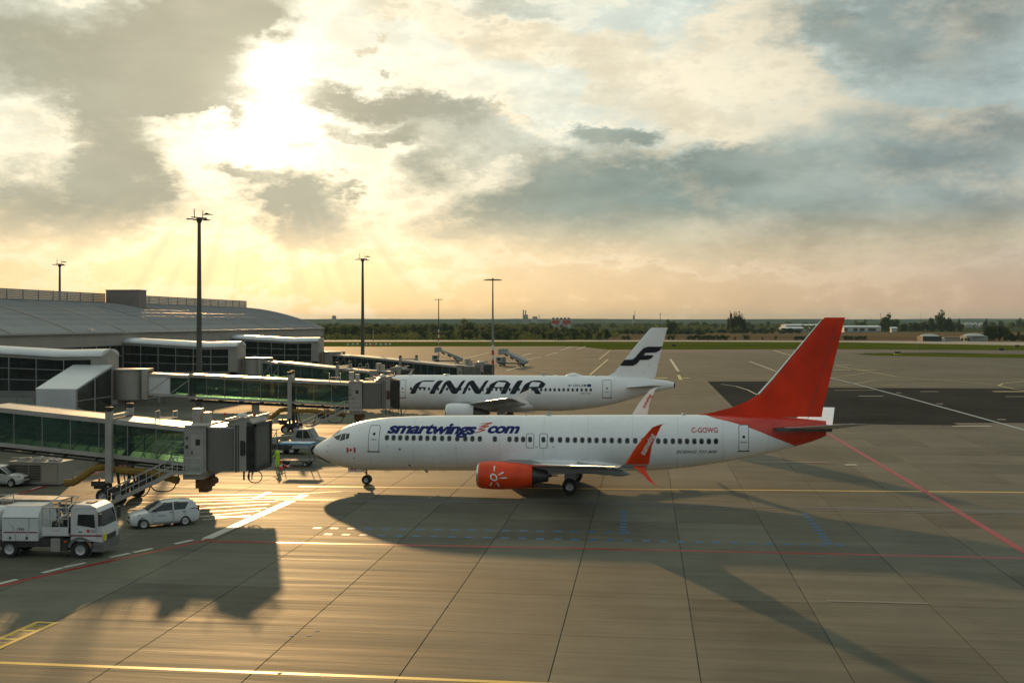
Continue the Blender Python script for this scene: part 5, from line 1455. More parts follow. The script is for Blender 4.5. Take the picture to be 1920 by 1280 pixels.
# ================================================================ JET BRIDGES
def make_bridge(idx, label, R, C, zR, zC, near=False, reach=3.2, wheel_at=0.62, bogie_px=None, sec1=0.16, wid=1.45, service=1.4, turn=0.0, hh=2.55):
    """R rotunda centre, C cab drum centre, zR / zC height of the tunnel roof at either end"""
    dx, dy = C[0] - R[0], C[1] - R[1]; L = math.hypot(dx, dy); rz = math.atan2(dy, dx)
    br = thing('jet_bridge', label, 'jet bridge', (R[0], R[1], 0), rz, 'passenger boarding bridges')
    top = lambda x: zR + (zC - zR) * (x - 2.2) / (L - 4)
    # rotunda
    mb = MB(); mb.revolve([(1.7, 0), (1.7, 3.1)], (0, 0, zR - 2.85), 28, 'z', (True, True)); rot = mb.build('rotunda', M['cabgrey'], br, smooth=40)
    mb = MB(); mb.revolve([(0.0, .36), (1.7, .34), (1.82, .28), (1.82, .2)], (0, 0, zR), 28, 'z'); mb.build('rotunda_cap', M['frame'], rot, smooth=50)
    mb = MB(); mb.revolve([(1.85, 0), (1.85, .15), (0.01, .15)], (0, 0, zR - 2.95), 28, 'z', (True, True)); mb.build('rotunda_base', M['steel'], rot, smooth=40)
    mb = MB(); mb.box(1.55, 2.15, -1.55, -1.35, zR - 2.9, zR + .35); mb.box(1.55, 2.15, 1.35, 1.55, zR - 2.9, zR + .35); mb.box(1.56, 2.14, -1.36, 1.36, zR + .1, zR + .34); mb.build('rotunda_frame', M['frame'], rot)
    mb = MB(); mb.cyl((0, 0, 0), (0, 0, zR - 2.9), .55, n=18); mb.revolve([(1.0, 0), (1.0, .35), (.55, .45)], (0, 0, 0), 18); mb.box(-1.3, 1.3, -.2, .2, zR - 3.4, zR - 2.9); mb.build('column', M['concr'], br, smooth=40)
    # telescoping sections: (x0, x1, half-width, height, pane pitch, diagonals)
    xa = 2.2; xb = L - 1.45 - service
    s1 = xa + (xb - xa) * sec1
    secs = [(xa, s1 + .3, wid - .18, hh - .22, 1.9, True), (s1, xb, wid, hh, 2.0, False)]
    for si, (x0, x1, hw, h, pit, diag) in enumerate(secs):
        t_ = lambda x: top(x) - (0.12 if si == 0 else 0)
        sl = lambda x, y, z: (x, y, t_(x) + z)
        mb = MB(); mb.box(x0, x1, -hw - .06, hw + .06, -.20, 0, sl); mb.box(x0, x1, -hw - .10, -hw + .02, -.30, .02, sl) ; mb.box(x0, x1, hw - .02, hw + .10, -.30, .02, sl)
        tn = mb.build('tunnel_roof', M['frame'], br)
        mb = MB(); mb.box(x0, x1, -hw - .05, hw + .05, -h, -h + .18, sl); mb.box(x0, x1, -hw - .09, -hw + .06, -h - .05, -h + .22, sl); mb.box(x0, x1, hw - .06, hw + .09, -h - .05, -h + .22, sl)
        mb.build('tunnel_floor', M['frame'], br)
        n = max(1, round((x1 - x0) / pit)); pw_ = (x1 - x0) / n
        mb = MB()
        for k in range(n + 1):
            x = x0 + k * pw_
            for sd in (-1, 1):
                big_ = (k == 0 or k == n)
                ww = .11 if big_ else (.045 if not diag else .06)
                mb.box(x - ww / 2, x + ww / 2, sd * hw - .05, sd * hw + .05, -h + .2, -.2, sl)
        mb.build('mullion', M['frame'] if diag else M['steel'], br)
        # inner truss bracing, seen through the glass
        mb = MB()
        for k in range(n):
            xm0, xm1 = x0 + k * pw_, x0 + (k + 1) * pw_
            for sd in (-1, 1):
                yy = sd * (hw - (.0 if diag else .16)); w_ = .09 if diag else .045
                mb.bar(sl(xm0, yy, -h + .25), sl(xm1, yy, -.25), w_)
                if not diag: mb.bar(sl(xm0, yy, -h * .55), sl(xm0 + pw_ * .5, yy, -.25), .03); mb.bar(sl(xm0 + pw_ * .5, yy, -h + .25), sl(xm1, yy, -h * .45), .03)
        mb.build('brace', M['frame'] if diag else M['steel'], br)
        # glass panes, one object each
        for k in range(n):
            xm0, xm1 = x0 + k * pw_ + .035, x0 + (k + 1) * pw_ - .035
            for sd in (-1, 1):
                if si == 0 and k == 0 and idx == 1: m_ = M['roofw']
                else: m_ = M['glass_g']
                mb = MB(); mb.box(xm0, xm1, sd * hw - .008, sd * hw + .008, -h + .2, -.22, sl); mb.build('glass_pane', m_, br)
        if si == 1:
            # inner handrail and carpeted floor edge
            mb = MB()
            for sd in (-1, 1): mb.bar(sl(x0, sd * (hw - .2), -h + 1.1), sl(x1, sd * (hw - .2), -h + 1.1), .05)
            mb.build('handrail', M['galv'], br)
            mb = MB(); mb.bar(sl(x0, 0, -h - .32), sl(x1, 0, -h - .32), .18, .22)
            for k in range(int((x1 - x0) / 2.2)):
                x = x0 + 1 + k * 2.2; mb.box(x - .05, x + .05, -hw, hw, -h - .3, -h - .05, sl)
            mb.box(x0, x1, -hw + .1, -hw + .22, -h - .42, -h - .3, sl); mb.box(x0, x1, hw - .22, hw - .1, -h - .42, -h - .3, sl)
            mb.build('underframe', M['dark'], br)
    # service compartment beside the drum, with door
    x0, x1 = xb, xb + service; hw = wid + .08; zt = top(x0) + .05
    mb = MB(); mb.box(x0, x1, -hw, hw, zt - 3.0, zt); sv = mb.build('service_room', M['cabgrey'], br)
    mb = MB(); mb.box(x0 - .03, x1 + .05, -hw - .08, hw + .08, zt, zt + .10); mb.build('room_roof', M['frame'], sv)
    mb = MB(); mb.box(x0 + service * .30, x1 - .16, -hw - .035, -hw, zt - 2.75, zt - .55); d = mb.build('service_door', M['frame'], sv)
    mb = MB(); mb.box(x0 + service * .52, x0 + service * .73, -hw - .05, -hw - .036, zt - 1.25, zt - .85); mb.build('door_window', M['win'], d)
    mb = MB(); mb.box(x0 + service * .33, x0 + service * .38, -hw - .08, -hw - .036, zt - 1.85, zt - 1.65); mb.build('handle', M['dark'], d)
    mb = MB(); mb.box(x0 + .08, x0 + .22, -hw - .09, -hw, zt - 1.45, zt - 1.25); mb.box(x0 + .1, x0 + .2, -hw - .07, -hw, zt - .85, zt - .7); mb.build('switch_box', M['dark'], sv)
    # platform with railing outside the door, drive unit box beneath
    mb = MB(); mb.box(x0 - .5, x1 + .1, -hw - 1.1, -hw - .02, zt - 3.05, zt - 2.93)
    for x in (x0 - .45, x0 + .3, x1 + .02): mb.bar((x, -hw - 1.06, zt - 2.95), (x, -hw - 1.06, zt - 1.95), .045)
    for z in (-1.95, -2.4): mb.bar((x0 - .45, -hw - 1.06, zt + z), (x1 + .05, -hw - 1.06, zt + z), .045)
    mb.build('landing', M['galv'], br)
    mb = MB(); mb.box(x0 + .1, x1, -hw - .6, hw, zt - 3.45, zt - 3.05); mb.build('platform_beam', M['frame'], br)
    mb = MB(); mb.box(x0 + .55, x1 + .0, -1.0, .4, zt - 4.2, zt - 3.4); mb.box(x0 + .7, x1 - .15, -.8, .2, zt - 4.5, zt - 4.2); mb.cyl((x1 + .05, -.95, zt - 3.8), (x1 + .05, .2, zt - 3.8), .26, n=12)
    mb.build('hydraulic_unit', M['orange'], br, smooth=30)
    # turning drum
    cx = L; r = 1.75
    mb = MB(); mb.revolve([(r, 0), (r, 2.85)], (cx - .35, 0, zt - 2.95), 30, 'z', (True, True)); dr = mb.build('cab_drum', M['drum'], br, smooth=40)
    mb = MB(); mb.revolve([(r + .03, 0), (r + .03, .12), (0.01, .16)], (cx - .35, 0, zt - .12), 30, 'z'); mb.build('drum_cap', M['frame'], dr, smooth=40)
    # cab head, turned towards the aircraft
    ca, sa = math.cos(turn - rz), math.sin(turn - rz)
    def hd(x, y, z): return (cx - .35 + x * ca - y * sa, x * sa + y * ca, z)
    hb = MB(); hb.box(.95, 1.78, -1.62, 1.62, zt - 2.95, zt + .05, hd); hbd = hb.build('cab_head', M['cabgrey'], br)
    mb = MB(); mb.box(1.05, 1.12, -1.68, 1.68, zt - 3.0, zt + .12, hd); mb.box(1.22, 1.27, -1.66, 1.66, zt - 2.95, zt + .08, hd); mb.build('head_frame', M['dark'], hbd)
    mb = MB(); mb.box(1.38, 1.66, -1.66, -1.60, zt - 1.9, zt - .9, hd); mb.build('control_window', M['win'], hbd)
    mb = MB(); mb.box(1.66, 1.72, -1.85, -1.62, zt - 1.8, zt - 1.0, hd); mb.build('mirror', M['dark'], hbd)
    # hood: sloping roof, dome, frames on top
    mb = MB(); mb.loft([[hd(*p) for p in ((a, y, zt + .05), (a, y, zt + b), (a + .02, -y, zt + b), (a, -y, zt + .05))] for a, y, b in ((.2, 1.2, .15), (.9, 1.5, .5), (1.9, 1.55, .58), (2.2, 1.55, .2))], (True, True)); mb.build('hood', M['cabgrey'], hbd, smooth=30)
    mb = MB(); p = hd(1.1, -.5, zt + .50); mb.revolve([(.42, 0), (.42, .12), (.28, .26), (.01, .36)], p, 16, 'z'); mb.build('dome_vent', M['galv'], hbd, smooth=50)
    mb = MB()
    for y in (-1.5, 1.5): mb.bar(hd(-.6, y, zt + .2), hd(2.4, y, zt + .7), .12)
    for x in (0.3, 1.3, 2.3): mb.bar(hd(x, -1.5, zt + .45 + .1 * x), hd(x, 1.5, zt + .45 + .1 * x), .09)
    mb.build('hood_frame', M['steel'], hbd)
    # bellows: separate folds
    nf = 9
    for k in range(nf):
        x = 1.8 + k * (reach - 1.8) / nf; w_ = (reach - 1.8) / nf
        e = .10 if k % 2 else 0.0
        mb = MB()
        mb.loft([[hd(*p) for p in ((a, -1.62 + i, zt - 2.75 + i), (a, 1.62 - i, zt - 2.75 + i), (a, 1.62 - i, zt + .35 - i - k * .018), (a, -1.62 + i, zt + .35 - i - k * .018))] for a, i in ((x, .10), (x + w_ / 2, 0.0), (x + w_, .10))], (True, True))
        if k == 0: mb.build('bellows_fold', M['bellow'], br)
        else: mb.build('bellows_fold', M['bellow'], br)
    mb = MB(); xe_ = 1.8 + (reach - 1.8)
    mb.box(xe_, xe_ + .1, -1.66, -1.45, zt - 2.8, zt + .2, hd); mb.box(xe_, xe_ + .1, 1.45, 1.66, zt - 2.8, zt + .2, hd); mb.box(xe_, xe_ + .1, -1.66, 1.66, zt + .02, zt + .22, hd); mb.box(xe_ - .4, xe_ + .12, -1.5, 1.5, zt - 2.98, zt - 2.75, hd)
    mb.build('bumper', M['dark'], br)
    mb = MB()
    for px_, py_ in ((0.2, -1.3), (2.3, -1.5)): p = hd(px_, py_, zt + .75); mb.revolve([(.09, 0), (.09, .14), (.01, .18)], p, 8, 'z')
    mb.build('warning_beacon', M['redlamp'], br)
    # fittings under the cab: hoses, cable basket
    mb = MB(); mb.tube([hd(2.3 + .5 * math.cos(a), -1.4, zt - 3.3 + .42 * math.sin(a)) for a in [k * 2 * PI / 12 for k in range(13)]], .035, 5); mb.bar(hd(2.1, -1.4, zt - 2.9), hd(2.1, -1.4, zt - 3.5), .06); mb.bar(hd(1.4, -1.0, zt - 2.95), hd(1.4, -1.0, zt - 3.6), .1); mb.bar(hd(1.75, -1.0, zt - 2.95), hd(1.75, -1.0, zt - 3.6), .08)
    mb.build('cable_loop', M['dark'], br)
    # roof equipment on the cab end: cabinets and rail posts
    mb = MB(); mb.box(x0 - .1, x0 + .45, .2, 1.0, zt + .1, zt + 1.05); mb.box(x0 + .6, x0 + 1.05, .3, .9, zt + .1, zt + .8); mb.build('roof_cabinet', M['frame'], br)
    mb = MB()
    for x in (x0 - 2.2, x0 - 1.0):
        for y in (-1.0, -.2): mb.bar((x, y, zt - .05), (x, y, zt + .95), .045)
        mb.bar((x, -1.0, zt + .95), (x, -.2, zt + .95), .045)
    mb.bar((x0 - 2.2, -1.0, zt + .5), (x0 - 1.0, -1.0, zt + .5), .04); mb.bar((x0 - 2.2, -.2, zt + .5), (x0 - 1.0, -.2, zt + .5), .04)
    mb.build('roof_railing', M['galv'], br)
    # portal frame and lifting legs
    wx_ = xa + (L - xa) * wheel_at; zf = top(wx_)
    mb = MB()
    for sd in (-1, 1): mb.box(wx_ - .22, wx_ + .22, sd * (wid + .28) - .16, sd * (wid + .28) + .16, zf - 4.2, zf + .55)
    mb.box(wx_ - .2, wx_ + .2, -wid - .4, wid + .4, zf + .08, zf + .3); mb.box(wx_ - .24, wx_ + .24, -wid - .4, wid + .4, zf - 3.2, zf - 2.85); pf = mb.build('portal_frame', M['frame'], br)
    for sd in (-1, 1): mb = MB(); mb.revolve([(.22, 0), (.26, .3), (.01, .34)], (wx_, sd * (wid + .28), zf + .55), 10, 'z'); mb.build('portal_cap', M['dark'], pf)
    mb = MB()
    for sd in (-1, 1): mb.cyl((wx_ - .0, sd * (wid + .05), 1.1), (wx_, sd * (wid + .28), zf - 4.0), .13, n=10); mb.cyl((wx_ + .5, sd * (wid - .2), 1.1), (wx_ + .3, sd * (wid - .1), zf - 2.9), .1, n=8)
    mb.build('lift_leg', M['dark'], br, smooth=40)
    mb = MB(); mb.box(wx_ - .35, wx_ + .55, -wid - .3, wid + .3, .75, 1.15); mb.box(wx_ - 1.2, wx_ - .35, -wid - .4, -wid + .5, 1.2, 1.55); mb.box(wx_ - 1.1, wx_ - .35, -wid - .2, -wid + .4, 1.0, 1.2); bg_ = mb.build('bogie', M['dark'], br)
    for sd in (-1, 1):
        for xo in (-.48, .62): wheel(bg_, (wx_ + xo, sd * (wid + .1), .5), .5, .34)
    mb = MB(); mb.revolve([(.07, 0), (.07, .12), (.01, .15)], (wx_ - .8, -wid, 1.55), 8, 'z'); mb.build('beacon', M['lamp_o'], br)
    # hanging cables
    mb = MB()
    for xc, wd_, dp in ((wx_ + 1.9, 1.1, 2.1), (x0 - 1.5, 1.2, 1.6)):
        zc_ = top(xc) - hh - .3
        mb.tube([(xc - wd_ + 2 * wd_ * t, -wid - .05, zc_ - dp * (1 - (2 * t - 1) ** 4)) for t in [k / 12 for k in range(13)]], .045, 5)
    mb.build('cable', M['dark'], br)
    mb = MB(); mb.box(x0 - 3.4, x0 - 2.2, -wid + .1, -wid + 1.2, top(x0) - hh - 1.35, top(x0) - hh - .5); mb.build('cable_basket', M['dark'], br)
    # yellow air hose slung under the tunnel
    P = []
    xs_ = wx_ - 2.6; z_ = lambda x: top(x) - hh - .62
    P = [(xs_ - .4, -wid - .4, 1.4), (xs_ + .2, -wid - .3, 1.45), (xs_ + 1.5, -wid, z_(xs_) - .35), (xs_ + 2.1, -wid + .1, z_(xs_ + 2) - .1), (wx_ + .6, -wid, z_(wx_) - .25), (wx_ + 2.6, -wid, z_(wx_ + 2.6) - .1), (wx_ + 4.2, -wid, z_(wx_ + 4) - .35), (x0 - 2.6, -wid, z_(x0 - 2.6) - .05), (x0 - .4, -wid - .1, z_(x0) - .4)]
    PP = []
    for a, b in zip(P[:-1], P[1:]):
        for k in range(8): t = k / 8; PP.append(tuple(a[i] * (1 - t) + b[i] * t for i in range(3)))
    PP.append(P[-1])
    mb = MB(); mb.tube(PP, [.27 if k % 2 else .23 for k in range(len(PP))], 8); mb.build('air_hose', M['hose'], br)
    # stair from the landing down to the ground, running back along the tunnel
    sx1, sz1 = x0 - .45, zt - 2.98; ln = sz1 / math.tan(R_(27)); sx0 = sx1 - ln
    ys = -hw - .6
    mb = MB()
    for y in (ys - .42, ys + .42): mb.bar((sx0, y, .12), (sx1, y, sz1), .06, .26)
    sr = mb.build('stair', M['frame'], br)
    ns = int(sz1 / .24)
    st = MB(); st.box(-.14, .14, ys - .40, ys + .40, -.02, .02); s00 = None
    for k in range(1, ns):
        t = k / ns; q = (sx0 + ln * t, 0, .12 + (sz1 - .12) * t)
        if s00 is None: s00 = st.build('stair_tread', M['steel'], sr, loc=q)
        else: inst('stair_tread', s00, sr, q)
    mb = MB()
    for y in (ys - .46, ys + .46):
        mb.bar((sx0, y, 1.1), (sx1, y, sz1 + .98), .05); mb.bar((sx0, y, .62), (sx1, y, sz1 + .5), .035)
        for k in range(6): t = k / 5; mb.bar((sx0 + ln * t, y, .12 + (sz1 - .12) * t), (sx0 + ln * t, y, 1.1 + (sz1 - .12) * t), .04)
    mb.cyl((sx0 + .1, ys - .4, .14), (sx0 + .1, ys + .4, .14), .14); mb.build('stair_rail', M['galv'], sr)
    return br

make_bridge(0, 'nearest boarding bridge with dark green glass, its cab left of the red tailed airliner', ROT[0], (-27.75, 73.4), 7.45, 5.05, True, 2.35, wheel_at=.70, sec1=.42, turn=R_(0), service=1.45)
make_bridge(1, 'boarding bridge docked at the nose of the airliner with black lettering', ROT[1], (-29.8, 121.9), 6.75, 5.45, True, 2.75, wheel_at=.62, sec1=.20, turn=R_(20))
make_bridge(2, 'retracted green glass boarding bridge just behind the docked one', ROT[2], (-35.5, 155.6), 6.5, 5.1, False, 3.0, wheel_at=.62, turn=R_(0))
make_bridge(3, 'farthest boarding bridge, its cab in front of the striped lamp mast', ROT[3], (-27.2, 178.5), 6.25, 5.0, False, 3.0, wheel_at=.55, turn=R_(0))

# ================================================================ LAMP MASTS
def mast(label, p, h, r0, r1, style, bands=None, group='floodlight masts'):
    t = thing('lamp_mast', label, 'lamp mast', p, 0, group)
    if bands:
        z = 0; k = 0; zb = bands[0]; step = bands[1]
        while z < zb:
            mb = MB(); f0 = z / h; f1 = min(zb, z + step) / h
            mb.cyl((0, 0, z), (0, 0, min(zb, z + step)), r0 + (r1 - r0) * f0, r0 + (r1 - r0) * f1, 12); mb.build('mast_band', M['mast_r'] if k % 2 == 0 else M['mast_w'], t, smooth=40)
            z += step; k += 1
        mb = MB(); mb.cyl((0, 0, zb), (0, 0, h), r0 + (r1 - r0) * zb / h, r1, 12); mb.build('pole', M['mast'] if style != 'wide' else M['mast_g'], t, smooth=40)
    else:
        mb = MB(); mb.cyl((0, 0, 0), (0, 0, h), r0, r1, 14); mb.revolve([(r0 * 1.8, 0), (r0 * 1.8, .12), (r0, .16)], (0, 0, 0), 14); mb.build('pole', M['mast'], t, smooth=40)
    mb = MB()
    if style == 'big':
        mb.revolve([(r1 * 1.1, -.5), (r1 * 1.7, -.25), (r1 * 2.0, 0), (r1 * 1.4, .15), (.01, .2)], (0, 0, h), 14); hd_ = mb.build('lamp_carrier', M['mast'], t, smooth=40)
        mb = MB(); mb.bar((-1.1, .2, h + .28), (1.0, -.1, h + .08), .14, .13); mb.bar((-.2, .5, h + .12), (.2, -.6, h), .12); mb.build('cross_arm', M['mast'], hd_)
        for (x, y, z, w_) in ((-1.15, -.1, -.06, .85), (1.1, -.2, -.22, .8), (-.2, -.6, -.2, .6), (.5, .5, -.06, .7)):
            mb = MB(); mb.loft([[(x - w_ / 2, y + a, h + z + b) for a, b in ((-.2, 0), (.2, 0), (.16, .15), (-.16, .15))], [(x + w_ / 2, y + a * .7, h + z + b * .8) for a, b in ((-.2, 0), (.2, 0), (.16, .15), (-.16, .15))]]); mb.build('floodlight', M['dark'], hd_)
        mb = MB(); mb.bar((-.62, 0, h + .1), (-.66, 0, h + 1.3), .08); mb.bar((.45, 0, h + .05), (.48, 0, h + 1.1), .07); mb.build('lightning_rod', M['mast'], t)
        mb = MB(); mb.loft([[(.5 + a, y, h + .55 + z) for y, z in ((-.2, -.03), (.2, -.03), (.2, b), (-.2, b))] for a, b in ((0, .02), (.25, .06), (.4, .2), (.65, .21), (.95, .08), (1.3, .0))]); mb.build('area_lamp', M['dark'], t)
    elif style == 'wide':
        mb.bar((-1.9, 0, h), (1.9, 0, h), .14); mb.cyl((0, 0, h - .2), (0, 0, h + .4), .2, n=8); hd_ = mb.build('cross_arm', M['mast'], t)
        for x in (-2.0, -.75, .75, 2.0):
            mb = MB(); mb.box(x - .55, x + .55, -.3, .3, h - .32, h - .08); mb.build('floodlight', M['dark'], hd_)
    else:
        mb.bar((-.9, 0, h), (.9, 0, h), .12); mb.cyl((0, 0, h - .2), (0, 0, h + .35), .15, n=8); hd_ = mb.build('cross_arm', M['mast'], t)
        for x in (-.9, .9):
            mb = MB(); mb.loft([[(x - .5, a, h + b) for a, b in ((-.25, -.1), (.25, -.1), (.2, .12), (-.2, .12))], [(x + .5, a * .8, h + b * .7) for a, b in ((-.25, -.1), (.25, -.1), (.2, .12), (-.2, .12))]]); mb.build('floodlight', M['dark'], hd_)
    return t
mast('tallest lamp mast in view, in front of the second walkway', at(373.5, 142), 25.2, .42, .20, 'big')
mast('plain lamp mast beyond the farthest boarding bridge, right of the terminal end', at(680, 238), 25.4, .44, .22, 'big')
mast('lamp mast rising behind the ridge screen of the terminal', at(112, 256), 25.2, .40, .22, 'big')
mast('lamp mast with flat crossbar and red and white foot behind the farthest bridge cab', at(924, 318), 24.2, .36, .17, 'wide', (5.6, 1.4))
mast('slim lamp mast striped red and white over its lower half, beside the stair truck', at(822.5, 392), 19.9, .26, .14, 'small', (9.5, .95))
mast('distant twin headed lamp mast above the fin with the black emblem', at(1238, 900), 18.6, .3, .2, 'small')
for (px, F, hz, lb) in ((1583, 1500, 14.5, 'thin distant lamp post just right of the red fin tip'),):
    mast(lb, at(px + 6, F), hz + 1.5, .25, .15, 'small')
# ================================================================ VEHICLES
def vwheel(parent, c, r, w, side=-1):
    o = wheel(parent, c, r, w, r * .62)
    return o
def car(label, loc, rz, wagon=False):
    """small hatchback, nose towards local -x, wheels on z = 0, y<0 is its left flank"""
    t = thing('car', label, 'car', loc, rz)
    L = 4.0
    # stations x, z sill, z belt, half width belt
    st = [(0.0, .38, .62, .55), (.06, .26, .70, .72), (.22, .22, .80, .79), (.6, .20, .90, .825), (1.05, .20, .97, .84), (1.3, .20, .99, .845), (2.0, .20, 1.0, .845), (2.9, .20, 1.01, .845), (3.4, .20, 1.02, .835), (3.75, .24, 1.02, .80), (3.93, .30, .95, .74), (4.0, .40, .85, .66)]
    if wagon: st = [(x * 1.1, a, b * 0.98, c) for x, a, b, c in st]
    rings = []
    for x, zs, zb, w in st:
        rings.append([(x, -w * .93, zs), (x, -w, zs + .14), (x, -w * 1.0, (zs + zb) / 2), (x, -w * .96, zb - .05), (x, -w * .88, zb), (x, 0, zb + .03), (x, w * .88, zb), (x, w * .96, zb - .05), (x, w, (zs + zb) / 2), (x, w, zs + .14), (x, w * .93, zs)])
    mb = MB(); mb.loft(rings); body = mb.build('body', M['van'], t, smooth=38)
    # greenhouse: glass volume and roof shell
    gx = [(1.0, .96, .78, 0), (1.25, 1.14, .74, 0), (1.68, 1.38, .68, 0), (1.95, 1.45, .66, 0), (2.7, 1.48, .66, 0), (3.4, 1.44, .65, 0), (3.62, 1.36, .64, 0), (3.86, 1.04, .70, 0)]
    rr = []
    for x, z, w, _ in gx:
        rr.append([(x, -.79, .98), (x, -w - .02, (z + .98) / 2 + .01), (x, -w, max(z - .06, .985)), (x, -w * .85, max(z, .99)), (x, w * .85, max(z, .99)), (x, w, max(z - .06, .985)), (x, w + .02, (z + .98) / 2 + .01), (x, .79, .98)])
    mb = MB(); mb.loft(rr, (True, True)); mb.build('glasshouse', M['carwin'], t, smooth=30)
    mb = MB(); mb.loft([[(x, -w - .004, z - .09), (x, -w * .84, z + .012), (x, 0, z + .03), (x, w * .84, z + .012), (x, w + .004, z - .09)] for x, z, w in ((1.80, 1.415, .67), (2.1, 1.46, .665), (2.8, 1.485, .665), (3.4, 1.455, .655), (3.70, 1.36, .65))], (False, False), closed=False)
    mb.build('roof', M['van'], t, smooth=50)
    mb = MB()
    for sd in (-1, 1):
        y = sd * .775
        mb.bar((1.02, sd * .80, .98), (1.84, sd * .69, 1.42), .055)
        mb.bar((2.42, sd * .80, .99), (2.42, sd * .70, 1.44), .07); mb.loft([[(3.12, sd * .80, .99), (3.92, sd * .74, .99), (3.68, sd * .67, 1.40), (3.36, sd * .69, 1.42)], [(3.12, sd * .77, .99), (3.92, sd * .70, .99), (3.68, sd * .64, 1.40), (3.36, sd * .66, 1.42)]])
    mb.build('pillar', M['van'], t)
    for x in (.72, 3.12):
        for sd in (-1, 1):
            mb = MB(); mb.revolve([(.36, -.02), (.36, .02)], (x, sd * .80, .33), 18, 'y', (True, True)); mb.build('wheel_arch', M['dark'], body)
            wheel(t, (x, sd * .76, .30), .30, .2, .20)
    for sd in (-1, 1):
        mb = MB(); mb.loft([[(.10, sd * .45, .66), (.10, sd * .68, .64), (.14, sd * .70, .76), (.14, sd * .45, .77)], [(.48, sd * .60, .82), (.56, sd * .79, .80), (.52, sd * .80, .86), (.46, sd * .60, .87)]]); mb.build('headlight', M['chrome'], t)
        mb = MB(); mb.box(3.84, 3.985, sd * .64 - .09, sd * .64 + .09, .82, 1.12); mb.build('tail_light', M['taill'], t)
        mb = MB(); mb.box(1.28, 1.46, sd * .92 - .09, sd * .92 + .09, 1.0, 1.13); mb.build('wing_mirror', M['dark'], t)
        for x0, x1 in ((1.22, 2.40), (2.44, 3.10)):
            mb = MB(); y = sd * .852; w_ = .012
            mb.box(x0, x0 + w_, y - .003, y + .003, .34, .95); mb.box(x1 - w_, x1, y - .003, y + .003, .34 if x1 < 3 else .66, .95); mb.box(x0, x1, y - .003, y + .003, .32, .34); d = mb.build('door_gap', M['dark'], t)
        for x in (2.2, 2.95):
            mb = MB(); mb.box(x, x + .16, sd * .86 - .012, sd * .86 + .012, .86, .89); mb.build('door_handle', M['dark'], t)
        mb = MB(); mb.box(1.1, 2.75, sd * .845 - .02, sd * .845 + .02, .2, .27); mb.build('sill', M['vgrey'], t)
        vs, fs, _ = text_tris('AERO', 0.0); mb = MB(); mb.add([((1.5 + .5 * v[0]) if sd < 0 else (2.0 - .5 * v[0]), sd * .858, .66 + .10 * v[1]) for v in vs], fs); mb.build('lettering', M['greytxt'], t, fix=False)
    mb = MB(); mb.box(-.012, .06, -.42, .42, .30, .42); mb.box(-.01, .07, -.30, .30, .58, .70); mb.build('grille', M['dark'], t)
    mb = MB(); mb.box(3.985, 4.02, -.26, .26, .52, .63); mb.build('number_plate', M['mast_w'], t)
    return t
# white hatchback: rear wheel (352,983), front wheel (278,990)
pf, pr_ = gp(278, 990.5), gp(352, 984)
d = (pr_ - pf); hd_ = math.atan2(d.y, d.x)
n_ = Vector((math.sin(hd_), -math.cos(hd_), 0))     # towards camera side
org = pf - Vector((math.cos(hd_), math.sin(hd_), 0)) * .98 - n_ * .76
car('white hatchback driving left beside the hatched markings, right of the tanker truck', org, hd_)
q = gp(12, 915); a_ = R_(176)
org = q + Vector((3.3, 0.75, 0)) if False else q
c2 = car('white saloon at the left edge beside the air conditioning unit', (gp(47, 911).x + .1, gp(20, 915).y + 1.2, 0), PI - R_(8), True)
c3 = car('white car half hidden under the nearest boarding bridge', (at(268, 97).x, at(268, 97).y, 0), PI + R_(4))

# ---------------------------------------------------------------- tanker truck
tk = thing('tanker_truck', 'white refuelling truck with maroon stripe, cut off by the left edge', 'truck', gp(232, 1040), R_(3.0))
tk.location = (gp(228, 1036).x - .40, gp(228, 1042).y + 0.35, 0)
tk.rotation_euler = (0, 0, PI + R_(4.5)); tk.scale = (.88, .88, .88)
# local x runs from the front bumper (0) backwards; y > 0 is the flank facing the camera
def ty(y): return y
W2 = 1.2
mb = MB()
cabp = [(.02, .95), (-.02, 1.35), (.06, 1.75), (.30, 2.75), (.42, 2.92), (1.85, 2.95), (1.9, 2.85), (1.9, 1.05), (1.3, 1.0), (.62, 1.0)]
mb.loft([[(x, y, z) for x, z in cabp] for y in (-1.17, -1.2, 1.2, 1.17)]); cab_ = mb.build('cab', M['van'], tk, smooth=25)
mb = MB(); mb.loft([[(.42, y, 2.94), (.75, y, 3.10), (1.7, y, 3.12), (1.88, y, 2.95)] for y in (-1.05, 1.05)]); mb.build('roof_deflector', M['van'], cab_)
mb = MB(); mb.box(.9, 1.35, -.35, .35, 3.12, 3.16); mb.build('roof_hatch', M['dark'], cab_)
mb = MB(); mb.loft([[(.07, y, 1.85), (.055, y, 1.85), (.265, y, 2.68), (.285, y, 2.68)] for y in (-1.05, 1.05)]); mb.build('windscreen', M['carwin'], cab_)
